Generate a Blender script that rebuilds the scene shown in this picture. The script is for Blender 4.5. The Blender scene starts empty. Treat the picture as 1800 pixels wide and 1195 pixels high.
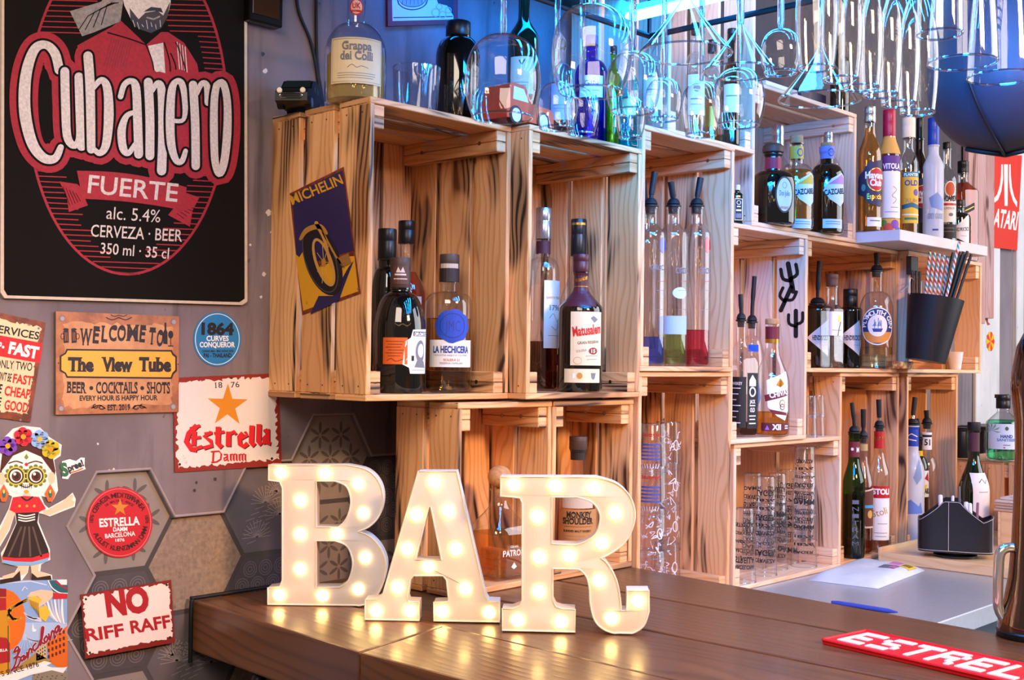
import bpy, bmesh, math, random
from mathutils import Vector, Matrix
from mathutils.geometry import tessellate_polygon, delaunay_2d_cdt
random.seed(7)
SC = bpy.context.scene
COL = SC.collection
PI = math.pi

# ---------------------------------------------------------------- camera
# X runs along the back wall, Y into the wall (wall face at Y = 0), Z up; bar top at Z = -0.315
F_PX, YAW, PITCH, ROLL = 2126.345, 0.814311, 0.018496, 0.012942
CAM = Vector((-1.171176, -1.654869, 0.061265))
FWD = Vector((math.sin(YAW)*math.cos(PITCH), math.cos(YAW)*math.cos(PITCH), math.sin(PITCH)))
_r = Vector((math.cos(YAW), -math.sin(YAW), 0)); _u = _r.cross(FWD)
RGT = math.cos(ROLL)*_r + math.sin(ROLL)*_u
UPV = -math.sin(ROLL)*_r + math.cos(ROLL)*_u
cd = bpy.data.cameras.new('camera'); co = bpy.data.objects.new('camera', cd); COL.objects.link(co)
cd.sensor_fit = 'HORIZONTAL'; cd.sensor_width = 36.0; cd.lens = F_PX/1800*36; cd.clip_start = .05; cd.clip_end = 60
m = Matrix((RGT, UPV, -FWD)).transposed().to_4x4(); m.translation = CAM; co.matrix_world = m
SC.camera = co

# ---------------------------------------------------------------- world, lamps, exposure
SC.view_settings.view_transform = 'Standard'; SC.view_settings.look = 'None'
SC.view_settings.gamma = 1.0; SC.view_settings.exposure = 0.18; SC.view_settings.use_curve_mapping = False
SC.cycles.transparent_max_bounces = 48; SC.cycles.max_bounces = 36; SC.cycles.transmission_bounces = 32
SC.cycles.glossy_bounces = 5; SC.cycles.diffuse_bounces = 5
SC.cycles.caustics_reflective = False; SC.cycles.caustics_refractive = False
SC.cycles.sample_clamp_indirect = 4.0
wd = bpy.data.worlds.new('World'); SC.world = wd; wd.use_nodes = True
bgn = wd.node_tree.nodes['Background']; bgn.inputs[0].default_value = (.86, .68, .58, 1); bgn.inputs[1].default_value = 0.20

def area(name, loc, target, sx, sy, power, col, spread=PI):
    l = bpy.data.lights.new(name, 'AREA'); l.shape = 'RECTANGLE'; l.size = sx; l.size_y = sy
    l.energy = power; l.color = col; l.spread = spread
    o = bpy.data.objects.new(name, l); COL.objects.link(o); o.location = loc
    d = Vector(target)-Vector(loc); o.rotation_euler = d.to_track_quat('-Z', 'Y').to_euler()
    return o
def point(name, loc, power, col, rad=.03):
    l = bpy.data.lights.new(name, 'POINT'); l.energy = power; l.color = col; l.shadow_soft_size = rad
    o = bpy.data.objects.new(name, l); COL.objects.link(o); o.location = loc
    return o
area('ceiling_light_warm', (-1.6, -1.7, 1.25), (.3, -.1, -.1), 1.2, 1.0, 40, (1, .82, .66))
area('window_daylight', (3.0, -2.6, .9), (1.2, -.2, 0), 2.6, 2.2, 84, (.92, .93, 1))
area('ceiling_light_front', (.1, -2.6, 1.0), (.6, -.1, -.05), .42, .30, 60, (1, .56, .27))
area('blue_led_light_one', (.40, -.58, .636), (.78, -.22, .50), .5, .03, 4.5, (.003, .28, 1), 2.2)
area('blue_led_light_two', (.50, -.95, .636), (1.1, -.45, .45), .5, .03, 5, (.005, .24, 1), 2.2)
point('blue_led_light_back', (.86, -.50, .86), 8, (.003, .36, 1), .04)
area('blue_led_light_wall', (.50, -.13, .785), (.52, 0, .55), .60, .03, 1.5, (.002, .20, 1), 2.4)

# ---------------------------------------------------------------- pixel -> place helpers
def ray(px, py):
    return FWD + RGT*((px-900)/F_PX) + UPV*((597.5-py)/F_PX)
def onY(px, py, y):
    d = ray(px, py); return CAM + d*((y-CAM.y)/d.y)
def onX(px, py, x):
    d = ray(px, py); return CAM + d*((x-CAM.x)/d.x)
def onZ(px, py, z):
    d = ray(px, py); return CAM + d*((z-CAM.z)/d.z)
def proj(P):
    d = Vector(P)-CAM; z = d.dot(FWD)
    return 900+F_PX*d.dot(RGT)/z, 597.5-F_PX*d.dot(UPV)/z, z
def atXY(px, y, z):
    # the point with this Y and Z that is seen in image column px
    k = (px-900)/F_PX; a = RGT-FWD*k
    return Vector((CAM.x-(a.y*(y-CAM.y)+a.z*(z-CAM.z))/a.x, y, z))

# ---------------------------------------------------------------- materials
def lin(h):
    if not isinstance(h, str): return tuple(h)
    h = h.lstrip('#'); out = []
    for i in (0, 2, 4):
        c = int(h[i:i+2], 16)/255
        out.append(c/12.92 if c <= .04045 else ((c+.055)/1.055)**2.4)
    return tuple(out)
_mats = {}
def nodes(name):
    mt = bpy.data.materials.new(name); mt.use_nodes = True
    nt = mt.node_tree; return mt, nt, nt.nodes, nt.links, nt.nodes['Principled BSDF']
def mat(name, col='#808080', rough=.5, metal=0.0, emit=0, noise=.06, nscale=40, coat=0, spec=.5, trans=0, ior=1.45, bump=0):
    if name in _mats: return _mats[name]
    mt, nt, N, Lk, b = nodes(name); c = lin(col)
    b.inputs['Roughness'].default_value = rough; b.inputs['Metallic'].default_value = metal
    b.inputs['Specular IOR Level'].default_value = spec; b.inputs['IOR'].default_value = ior
    b.inputs['Transmission Weight'].default_value = trans; b.inputs['Coat Weight'].default_value = coat
    b.inputs['Base Color'].default_value = (*c, 1)
    if emit:
        b.inputs['Emission Color'].default_value = (*c, 1); b.inputs['Emission Strength'].default_value = emit
    if noise and not trans:
        tc = N.new('ShaderNodeTexCoord'); nz = N.new('ShaderNodeTexNoise'); nz.inputs['Scale'].default_value = nscale
        nz.inputs['Detail'].default_value = 4
        mx = N.new('ShaderNodeMix'); mx.data_type = 'RGBA'; mx.inputs['A'].default_value = (*[x*(1-noise*2) for x in c], 1)
        mx.inputs['B'].default_value = (*[min(1, x*(1+noise*2)) for x in c], 1)
        Lk.new(tc.outputs['Object'], nz.inputs['Vector']); Lk.new(nz.outputs['Fac'], mx.inputs['Factor'])
        Lk.new(mx.outputs['Result'], b.inputs['Base Color'])
        if bump:
            bp = N.new('ShaderNodeBump'); bp.inputs['Strength'].default_value = bump; bp.inputs['Distance'].default_value = .002
            Lk.new(nz.outputs['Fac'], bp.inputs['Height']); Lk.new(bp.outputs['Normal'], b.inputs['Normal'])
    _mats[name] = mt; return mt

def thin_glass(name, tint=(.95, .97, 1), edge=.45, rough=.02, gl=(1, 1, 1), milk=0, pw_=5, base=.06):
    if name in _mats: return _mats[name]
    mt, nt, N, Lk, b = nodes(name); N.remove(b); out = N['Material Output']
    tr = N.new('ShaderNodeBsdfTransparent'); tr.inputs[0].default_value = (*tint, 1)
    tm = N.new('ShaderNodeMix'); tm.data_type = 'RGBA'; tm.inputs['A'].default_value = (*tint, 1); tm.inputs['B'].default_value = (*[x*.35 for x in tint], 1)
    g = N.new('ShaderNodeBsdfGlossy'); g.inputs['Roughness'].default_value = rough; g.inputs['Color'].default_value = (*gl, 1)
    lw = N.new('ShaderNodeLayerWeight'); lw.inputs['Blend'].default_value = .5
    pw = N.new('ShaderNodeMath'); pw.operation = 'POWER'; pw.inputs[1].default_value = pw_
    ml = N.new('ShaderNodeMath'); ml.operation = 'MULTIPLY'; ml.inputs[1].default_value = edge
    ad = N.new('ShaderNodeMath'); ad.operation = 'ADD'; ad.use_clamp = True
    Lk.new(lw.outputs['Facing'], pw.inputs[0]); Lk.new(pw.outputs[0], ml.inputs[0])
    p4 = N.new('ShaderNodeMath'); p4.operation = 'POWER'; p4.inputs[1].default_value = 4; Lk.new(lw.outputs['Facing'], p4.inputs[0])
    Lk.new(p4.outputs[0], tm.inputs['Factor']); Lk.new(tm.outputs['Result'], tr.inputs[0])
    ad.inputs[0].default_value = base; Lk.new(ml.outputs[0], ad.inputs[1])
    mx = N.new('ShaderNodeMixShader'); Lk.new(ad.outputs[0], mx.inputs[0]); Lk.new(tr.outputs[0], mx.inputs[1]); Lk.new(g.outputs[0], mx.inputs[2])
    last = mx.outputs[0]
    if milk:
        df = N.new('ShaderNodeBsdfDiffuse'); df.inputs[0].default_value = (*gl, 1)
        m2 = N.new('ShaderNodeMixShader'); m2.inputs[0].default_value = milk
        Lk.new(last, m2.inputs[1]); Lk.new(df.outputs[0], m2.inputs[2]); last = m2.outputs[0]
    Lk.new(last, out.inputs['Surface']); _mats[name] = mt; return mt

def wood(name, base, dark, scorch, amount, rough=.55, gscale=1.0, coat=0, knots=True, bump=.25, blotch=0):
    """boards: U along the board, V across it (metres), each board with its own offset"""
    if name in _mats: return _mats[name]
    mt, nt, N, Lk, b = nodes(name)
    b.inputs['Roughness'].default_value = rough; b.inputs['Coat Weight'].default_value = coat; b.inputs['Coat Roughness'].default_value = .12
    uv = N.new('ShaderNodeUVMap')
    def mapped(su, sv):
        mp = N.new('ShaderNodeMapping'); mp.inputs['Scale'].default_value = (su, sv, 1); Lk.new(uv.outputs[0], mp.inputs[0]); return mp.outputs[0]
    def noise(su, sv, det=3, dist=0.0, rgh=.5):
        n = N.new('ShaderNodeTexNoise'); n.inputs['Scale'].default_value = 1; n.inputs['Detail'].default_value = det
        n.inputs['Distortion'].default_value = dist; n.inputs['Roughness'].default_value = rgh; Lk.new(mapped(su, sv), n.inputs['Vector']); return n.outputs['Fac']
    def math_(op, a, c, d=None, clamp=False):
        n = N.new('ShaderNodeMath'); n.operation = op; n.use_clamp = clamp
        for i, v in enumerate((a, c, d)):
            if v is None: continue
            if hasattr(v, 'node'): Lk.new(v, n.inputs[i])
            else: n.inputs[i].default_value = v
        return n.outputs[0]
    def ramp(v, lo, hi):
        n = N.new('ShaderNodeMapRange'); n.inputs['From Min'].default_value = lo; n.inputs['From Max'].default_value = hi
        n.interpolation_type = 'SMOOTHSTEP'; Lk.new(v, n.inputs['Value']); return n.outputs[0]
    def mix(f, a, c):
        n = N.new('ShaderNodeMix'); n.data_type = 'RGBA'
        if hasattr(f, 'node'): Lk.new(f, n.inputs['Factor'])
        else: n.inputs['Factor'].default_value = f
        for k, v in (('A', a), ('B', c)):
            if hasattr(v, 'node'): Lk.new(v, n.inputs[k])
            else: n.inputs[k].default_value = (*lin(v), 1)
        return n.outputs['Result']
    warp = noise(2.6*gscale, 9*gscale, 2)
    sep = N.new('ShaderNodeSeparateXYZ'); Lk.new(uv.outputs[0], sep.inputs[0])
    # rings: fine lines along the board bent by the slow noise
    ph = math_('MULTIPLY_ADD', sep.outputs[1], 520*gscale, math_('MULTIPLY', warp, 64))
    ring = math_('MULTIPLY_ADD', math_('SINE', ph, 0), .5, .5)
    ring = math_('POWER', ring, 2.2)
    fine = noise(5*gscale, 260*gscale, 3)
    g = math_('MULTIPLY_ADD', ring, .55, math_('MULTIPLY', fine, .45))
    c = mix(math_('MULTIPLY', ramp(g, .30, 1.0), .8), base, dark)
    c = mix(math_('MULTIPLY', ramp(noise(1.1, 3.2, 2), .35, .7), .45), c, dark)
    if amount > 0:
        sc = noise(3.6, 16, 1.5, .6)
        sc2 = math_('MULTIPLY', ramp(sc, .70-amount*.19, .80-amount*.16), math_('MULTIPLY_ADD', g, 1.0, .34), None, True)
        c = mix(sc2, c, scorch)
        toast = ramp(noise(3, 12, 2), .42, .75)
        c = mix(math_('MULTIPLY', toast, .40*min(1, amount+.2)), c, '#a65e24')
    if knots:
        vo = N.new('ShaderNodeTexVoronoi'); vo.inputs['Scale'].default_value = 1; Lk.new(mapped(4.6, 10), vo.inputs['Vector'])
        k = math_('SUBTRACT', 1, ramp(vo.outputs['Distance'], .05, .17), None, True)
        sepc = N.new('ShaderNodeSeparateColor'); Lk.new(vo.outputs['Color'], sepc.inputs[0])
        k = math_('MULTIPLY', k, ramp(sepc.outputs[0], .70, .74))
        c = mix(math_('MULTIPLY', k, .85), c, '#4a220c')
    if blotch:
        c = mix(math_('MULTIPLY', ramp(noise(1.6, 5, 4), .45, .7), blotch), c, scorch)
    Lk.new(c, b.inputs['Base Color'])
    bp = N.new('ShaderNodeBump'); bp.inputs['Strength'].default_value = bump; bp.inputs['Distance'].default_value = .001
    Lk.new(g, bp.inputs['Height']); Lk.new(bp.outputs[0], b.inputs['Normal'])
    _mats[name] = mt; return mt

W_SCORCH = wood('scorched_pine', '#f1bb84', '#cb8443', '#200e08', 1.0)
W_LIGHT = wood('pale_pine', '#f3cfb0', '#dfab82', '#54301c', .30)
W_MID = wood('toasted_pine', '#eeb988', '#cf8d54', '#361a0e', .64)
W_TRAY = wood('tray_pine', '#edc99c', '#dcae7b', '#5a3720', 0, .42, .7, .2, False)
W_BAR = wood('dark_bar_wood', '#74492c', '#50301c', '#2a170c', 0, .34, .55, .15, False, .35, .55)
WHITE_P = mat('white_paint', '#d2d0d6', .45, nscale=12)
BLACK = mat('black_plastic', '#0c0c0f', .35)
RUBBER = mat('black_rubber', '#101013', .55)
CHROME = mat('chrome', '#d8d8dc', .12, 1, noise=0)
STEEL = mat('brushed_steel', '#c4ccd6', .36, .65, nscale=90, bump=.05)
GOLD = mat('gold_foil', '#b98a3a', .3, .9)
GLASS = thin_glass('clear_glass', (.95, .97, 1), .9, base=.085, pw_=4)
def real_glass(name, c, rough=0.0, through=.25):
    mt, nt, N, Lk, b = nodes(name); N.remove(b); g = N.new('ShaderNodeBsdfGlass'); g.inputs['Color'].default_value = (*c, 1); g.inputs['IOR'].default_value = 1.46; g.inputs['Roughness'].default_value = rough
    t = N.new('ShaderNodeBsdfTransparent'); m = N.new('ShaderNodeMixShader'); m.inputs[0].default_value = through
    Lk.new(g.outputs[0], m.inputs[1]); Lk.new(t.outputs[0], m.inputs[2]); Lk.new(m.outputs[0], N['Material Output'].inputs['Surface']); _mats[name] = mt; return mt
REALG = real_glass('drinking_glass', (.97, .985, 1))
GLASSW = thin_glass('hanging_glass', (.97, .985, 1), 1.0, .03, pw_=3.2, base=.05)
PAPER = mat('paper_white', '#ece6e2', .6, nscale=60, noise=.02)
CREAM = mat('paper_cream', '#e3cfa8', .6, nscale=60, noise=.04)
INK = mat('ink_black', '#15141a', .6, noise=0)
INKR = mat('ink_red', '#c4141c', .55, noise=0)
INKB = mat('ink_blue', '#1d3f8f', .55, noise=0)
INKG = mat('ink_grey', '#77777d', .6, noise=0)
INKGO = mat('ink_gold', '#b9873a', .5, noise=0)
INKW = mat('ink_white', '#f0eeee', .55, noise=0)
def pm(h, rough=.55):   # a printing ink of this colour
    return mat('ink_'+h.strip('#'), h, rough, noise=0)

GLASST = thin_glass('tumbler_glass', (.94, .96, 1), 1.0, .04, milk=.015)
RIMG = thin_glass('glass_rim', (.7, .85, 1), 1.0, .05, base=.40)
# ---------------------------------------------------------------- object helpers
def tag(o, label=None, cat=None, group=None, kind=None):
    if label: o['label'] = label
    if cat: o['category'] = cat
    if group: o['group'] = group
    if kind: o['kind'] = kind
    return o
def thing(name, label, cat, loc=(0, 0, 0), group=None, rotz=0):
    o = bpy.data.objects.new(name, None); COL.objects.link(o); o.location = loc; o.rotation_euler = (0, 0, rotz); o.empty_display_size = .02
    return tag(o, label, cat, group)
def build(name, bm, mats, parent=None, smooth=False, label=None):
    """link a bmesh given in world coordinates as ONE object, under parent if any"""
    bmesh.ops.recalc_face_normals(bm, faces=bm.faces[:]) if smooth != 'keep' else None
    me = bpy.data.meshes.new(name)
    org = Vector((0, 0, 0))
    if parent is None and len(bm.verts):
        xs = [v.co for v in bm.verts]
        org = Vector(((min(v.x for v in xs)+max(v.x for v in xs))/2, (min(v.y for v in xs)+max(v.y for v in xs))/2, min(v.z for v in xs)))
    elif parent is not None:
        org = None
    if org is not None: bmesh.ops.translate(bm, vec=-org, verts=bm.verts[:])
    else:
        mw = WORLD(parent).inverted(); bmesh.ops.transform(bm, matrix=mw, verts=bm.verts[:])
    bm.to_mesh(me); bm.free()
    for x in (mats if isinstance(mats, (list, tuple)) else [mats]): me.materials.append(x)
    if smooth:
        me.polygons.foreach_set('use_smooth', [True]*len(me.polygons))
        try: me.set_sharp_from_angle(angle=math.radians(38))
        except Exception: pass
    o = bpy.data.objects.new(name, me); COL.objects.link(o)
    if parent is not None: o.parent = parent
    else: o.location = org
    if label: o['label'] = label
    return o
def WORLD(o):
    mm = Matrix.LocRotScale(o.location, o.rotation_euler, o.scale)
    return (WORLD(o.parent) @ mm) if o.parent else mm
def struct(name, bm, mats, parent=None, smooth=False):
    o = build(name, bm, mats, parent, smooth); o['kind'] = 'structure'; return o

def uvl(bm): return bm.loops.layers.uv.verify()
def board(bm, x0, x1, y0, y1, z0, z1, axis=2, mi=0, bev=.0012):
    """a bevelled board with board UVs (U along axis)"""
    v = [bm.verts.new(p) for p in ((x0,y0,z0),(x1,y0,z0),(x1,y1,z0),(x0,y1,z0),(x0,y0,z1),(x1,y0,z1),(x1,y1,z1),(x0,y1,z1))]
    fs = [bm.faces.new([v[i] for i in q]) for q in ((3,2,1,0),(4,5,6,7),(0,1,5,4),(1,2,6,5),(2,3,7,6),(3,0,4,7))]
    if bev:
        es = list({e for f in fs for e in f.edges})
        r = bmesh.ops.bevel(bm, geom=es, offset=bev, segments=1, affect='EDGES', profile=.5)
        fs = list({f for f in r['faces']} | {f for vv in r['verts'] for f in vv.link_faces})
    lay = uvl(bm); ou, ov = random.uniform(0, 90), random.uniform(0, 90)
    o1, o2 = [a for a in (0, 1, 2) if a != axis]
    for f in fs:
        f.material_index = mi; n = f.normal if f.normal.length else Vector((0, 0, 1)); f.normal_update(); n = f.normal
        ax = max(range(3), key=lambda k: abs(n[k]))
        for l in f.loops:
            c = l.vert.co
            if ax == axis: l[lay].uv = (ou+.35*c[o1], ov+c[o2])
            else: l[lay].uv = (ou+c[axis], ov+(c[o2] if ax == o1 else c[o1])+(.31 if ax == o1 else 0))
    return fs
def box(bm, x0, x1, y0, y1, z0, z1, mi=0, bev=0, seg=1):
    v = [bm.verts.new(p) for p in ((x0,y0,z0),(x1,y0,z0),(x1,y1,z0),(x0,y1,z0),(x0,y0,z1),(x1,y0,z1),(x1,y1,z1),(x0,y1,z1))]
    fs = [bm.faces.new([v[i] for i in q]) for q in ((3,2,1,0),(4,5,6,7),(0,1,5,4),(1,2,6,5),(2,3,7,6),(3,0,4,7))]
    for f in fs: f.material_index = mi
    if bev:
        r = bmesh.ops.bevel(bm, geom=list({e for f in fs for e in f.edges}), offset=bev, segments=seg, affect='EDGES', profile=.5)
        for f in r['faces']: f.material_index = mi
        return r['verts']
    return v
def lathe(bm, prof, c, seg=32, mi=0, cap0=True, cap1=True, sq=None, rot=0, axis=None, scale=(1, 1)):
    """revolve (r, z) pairs about the vertical through c; sq gives each ring's squareness (2 = round)"""
    rings = []
    for i, (r, z) in enumerate(prof):
        n = sq[i] if sq else 2; ring = []
        for k in range(seg):
            a = 2*PI*k/seg
            q = r if n == 2 else r/((abs(math.cos(a))**n+abs(math.sin(a))**n)**(1/n))
            x, y = q*math.cos(a)*scale[0], q*math.sin(a)*scale[1]
            ca, sa = math.cos(rot), math.sin(rot)
            ring.append(bm.verts.new((c[0]+x*ca-y*sa, c[1]+x*sa+y*ca, c[2]+z)))
        rings.append(ring)
    out = []
    for a, b in zip(rings, rings[1:]):
        for k in range(seg):
            f = bm.faces.new((a[k], a[(k+1) % seg], b[(k+1) % seg], b[k])); f.material_index = mi; out.append(f)
    for flag, ring in ((cap0, rings[0]), (cap1, rings[-1])):
        if flag: f = bm.faces.new(ring); f.material_index = mi; out.append(f)
    return out
def tube(bm, pts, r, seg=8, mi=0, caps=True, closed=False):
    pts = [Vector(p) for p in pts]; n = len(pts); rings = []
    rs = r if isinstance(r, (list, tuple)) else [r]*n
    prev = None
    for i, p in enumerate(pts):
        if closed: t = pts[(i+1) % n]-pts[i-1]
        else: t = (pts[min(i+1, n-1)]-pts[max(i-1, 0)])
        t.normalize()
        if prev is None:
            a = Vector((0, 0, 1)) if abs(t.z) < .9 else Vector((1, 0, 0)); s = t.cross(a).normalized()
        else: s = (prev-t*prev.dot(t)).normalized()
        prev = s; b2 = t.cross(s)
        rings.append([bm.verts.new(p+(s*math.cos(2*PI*k/seg)+b2*math.sin(2*PI*k/seg))*rs[i]) for k in range(seg)])
    pairs = list(zip(rings, rings[1:]))+([(rings[-1], rings[0])] if closed else [])
    for a, b in pairs:
        for k in range(seg):
            f = bm.faces.new((a[k], a[(k+1) % seg], b[(k+1) % seg], b[k])); f.material_index = mi
    if caps and not closed:
        for q in (rings[0][::-1], rings[-1]): f = bm.faces.new(q); f.material_index = mi
def smooth_path(pts, n=8):
    pts = [Vector(p) for p in pts]; out = []
    for i in range(len(pts)-1):
        p0, p1, p2, p3 = pts[max(i-1, 0)], pts[i], pts[i+1], pts[min(i+2, len(pts)-1)]
        for k in range(n):
            t = k/n
            out.append(.5*((2*p1)+(p2-p0)*t+(2*p0-5*p1+4*p2-p3)*t*t+(3*p1-p0-3*p2+p3)*t**3))
    return out+[pts[-1]]

# ---------------------------------------------------------------- lettering and flat prints
_txt = {}
def glyphs(s, bold=0, serif=False):
    k = (s, bold, serif)
    if k in _txt: return _txt[k]
    cu = bpy.data.curves.new('lettering', 'FONT'); cu.body = s; cu.size = 1; cu.offset = bold; cu.resolution_u = 3
    o = bpy.data.objects.new('lettering', cu); me = o.to_mesh()
    V = [(v.co.x, v.co.y) for v in me.vertices]; T = [tuple(p.vertices) for p in me.polygons]
    if serif:
        cnt = {}
        for t in T:
            for i in range(len(t)):
                e = tuple(sorted((t[i], t[(i+1) % len(t)]))); cnt[e] = cnt.get(e, 0)+1
        cap = CAPH or max((y for x, y in V), default=.7)
        hs = {}
        for (a, b), c in cnt.items():
            if c != 1: continue
            (xa, ya), (xb, yb) = V[a], V[b]
            for lev, sgn in ((-bold, 1), (cap+bold, -1), (.53+bold, -1)):
                if abs(ya-lev) < .03 and abs(yb-lev) < .03 and .03 < abs(xa-xb) < .30:
                    lo, hi = min(xa, xb)-.055, max(xa, xb)+.055
                    i0 = len(V); V += [(lo, ya), (hi, ya), (hi, ya+sgn*.07), (lo, ya+sgn*.07)]; T.append((i0, i0+1, i0+2, i0+3))
    o.to_mesh_clear(); bpy.data.objects.remove(o); bpy.data.curves.remove(cu)
    if (serif or bold > 0) and T: V, T = union([[V[i] for i in t] for t in T], 1e-5)
    xs = [p[0] for p in V] or [0]
    _txt[k] = (V, T, min(xs), max(xs)); return _txt[k]
CAPH = None
_h = glyphs('H'); CAPH = max(p[1] for p in _h[0])

def union(polys, eps=1e-5):
    """overlapping outlines as one sheet of triangles that nowhere lies twice"""
    V, F = [], []
    for p in polys:
        a = sum(p[i-1][0]*p[i][1]-p[i][0]*p[i-1][1] for i in range(len(p)))
        if abs(a) < 1e-12: continue
        q = list(p) if a > 0 else list(p)[::-1]
        F.append(list(range(len(V), len(V)+len(q)))); V += [Vector(x) for x in q]
    v, e, f, ov, oe, of = delaunay_2d_cdt(V, [], F, 0, eps)
    return [(x.x, x.y) for x in v], [tuple(t) for t, o in zip(f, of) if o]
class Pic:
    """a flat print: pieces of colour at small heights above a sheet; flip=True takes y downwards"""
    def __init__(s, flip=True): s.bm = bmesh.new(); s.mats = []; s.k = -1 if flip else 1
    def mi(s, m):
        if m not in s.mats: s.mats.append(m)
        return s.mats.index(m)
    def tri(s, V, T, m, L):
        i = s.mi(m); vs = [s.bm.verts.new((x, y*s.k, L)) for x, y in V]
        for t in T:
            try: f = s.bm.faces.new([vs[j] for j in t]); f.material_index = i
            except ValueError: pass
    def poly(s, pts, m, L=1, holes=()):
        loops = [list(pts)]+[list(h) for h in holes]; flat = [p for l in loops for p in l]
        T = tessellate_polygon([[Vector((x, y, 0)) for x, y in l] for l in loops])
        s.tri(flat, T, m, L)
    def rect(s, x0, y0, x1, y1, m, L=1): s.tri([(x0, y0), (x1, y0), (x1, y1), (x0, y1)], [(0, 1, 2, 3)], m, L)
    def ell(s, cx, cy, rx, ry, m, L=1, n=40, a0=0, a1=2*PI, rot=0):
        c, q = math.cos(rot), math.sin(rot)
        P = [(rx*math.cos(a0+(a1-a0)*i/n), ry*math.sin(a0+(a1-a0)*i/n)) for i in range(n if a1-a0 > 6.2 else n+1)]
        s.poly([(cx+x*c-y*q, cy+x*q+y*c) for x, y in P], m, L)
    def ring(s, cx, cy, rx, ry, w, m, L=1, n=48, a0=0, a1=2*PI, rot=0):
        full = a1-a0 > 6.2; N = n if full else n+1; V = []; c, q = math.cos(rot), math.sin(rot)
        for i in range(N):
            a = a0+(a1-a0)*i/n
            for d in (-w/2, w/2):
                x, y = (rx+d)*math.cos(a), (ry+d)*math.sin(a); V.append((cx+x*c-y*q, cy+x*q+y*c))
        T = [(2*i, 2*i+1, (2*i+3) % len(V), (2*i+2) % len(V)) for i in range(N if full else N-1)]
        s.tri(V, T, m, L)
    def stroke(s, pts, w, m, L=1, sm=0, cap=True, closed=False, out=None):
        if sm: pts = [(p.x, p.y) for p in smooth_path([(x, y, 0) for x, y in pts], sm)]
        n = len(pts); V = []; ws = w if isinstance(w, (list, tuple)) else [w]*n
        if len(ws) != n:
            k = (len(ws)-1)/(n-1); ws = [ws[int(i*k)]+(ws[min(int(i*k)+1, len(ws)-1)]-ws[int(i*k)])*(i*k-int(i*k)) for i in range(n)]
        for i, p in enumerate(pts):
            if closed: a, b = pts[i-1], pts[(i+1) % n]
            else: a, b = pts[max(i-1, 0)], pts[min(i+1, n-1)]
            dx, dy = b[0]-a[0], b[1]-a[1]; l = math.hypot(dx, dy) or 1
            nx, ny = -dy/l*ws[i]/2, dx/l*ws[i]/2; V += [(p[0]+nx, p[1]+ny), (p[0]-nx, p[1]-ny)]
        T = [(2*i, 2*i+1, 2*i+3, 2*i+2) for i in range(n-1)]
        if closed: T.append((2*n-2, 2*n-1, 1, 0))
        if out is None and n == 2 and not cap: return s.tri(V, T, m, L)
        P = []
        for t in T: P += [[V[t[0]], V[t[1]], V[t[2]]], [V[t[0]], V[t[2]], V[t[3]]]]
        if cap and not closed:
            for i in (0, n-1): P.append([(pts[i][0]+ws[i]/2*math.cos(q*PI/6), pts[i][1]+ws[i]/2*math.sin(q*PI/6)) for q in range(12)])
        if out is not None: out += P; return
        s.flat(P, m, L)
    def flat(s, P, m, L):
        ar = lambda q: abs(sum(q[i-1][0]*q[i][1]-q[i][0]*q[i-1][1] for i in range(len(q))))
        V, T = union(P, max(abs(c) for p in P for v in p for c in v)*2e-6)
        if sum(ar([V[i] for i in t]) for t in T) <= 1.001*sum(ar(p) for p in P): return s.tri(V, T, m, L)
        for i, p in enumerate(P): s.tri(p, [tuple(range(len(p)))], m, L+.3*i/len(P))
    def strokes(s, items, m, L=1, sm=0, cap=True, inc=.8):
        for i, (pts, w) in enumerate(items): s.stroke(pts, w, m, L+inc*i/len(items), sm, cap)
    def text(s, t, x0, y0, x1, y1, h, m, L=2, bold=0, serif=False, shear=0):
        """caps of height h on the base line from (x0, y0) to (x1, y1), stretched to its length"""
        V, T, a, b = glyphs(t, bold, serif); ln = math.hypot(x1-x0, y1-y0); sx = ln/((b-a) or 1); sy = h/CAPH
        ux, uy = (x1-x0)/ln, (y1-y0)/ln; vx, vy = (-uy, ux) if s.k == 1 else (uy, -ux)
        P = [(x0+((x-a)*sx+shear*y*sy)*ux+y*sy*vx, y0+((x-a)*sx+shear*y*sy)*uy+y*sy*vy) for x, y in V]
        s.tri(P, T, m, L)
    def arc(s, t, cx, cy, r, a0, a1, h, m, L=2, bold=0, inward=False, rx=1, serif=False):
        """letters on a circle, angles in degrees clockwise from the top; inward = read along the foot of the circle"""
        n = len(t)
        for i, ch in enumerate(t):
            if ch == ' ': continue
            V, T, a, b = glyphs(ch, bold, serif); th = math.radians(a0+(a1-a0)*(i+.5)/n); k = h/CAPH
            up = -1 if inward else 1; P = []
            for x, y in V:
                X, Y = (x-(a+b)/2)*k, y*k*up
                rr = r+Y; tt = th+(X/r)*(-1 if inward else 1)
                P.append((cx+rr*math.sin(tt)*rx, cy-rr*math.cos(tt)))
            if s.k == 1: P = [(x, 2*cy-y) for x, y in P]
            s.tri(P, T, m, L)
    def cut(s, step, axis=0):
        xs = [v.co[axis] for v in s.bm.verts]
        if not xs: return
        x = math.floor(min(xs)/step)*step+step
        while x < max(xs):
            no = [0, 0, 0]; no[axis] = 1; c = [0, 0, 0]; c[axis] = x
            bmesh.ops.bisect_plane(s.bm, geom=s.bm.verts[:]+s.bm.edges[:]+s.bm.faces[:], plane_co=c, plane_no=no); x += step
    def place(s, fn):
        for v in s.bm.verts: v.co = fn(v.co.x, v.co.y*s.k, v.co.z)

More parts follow.
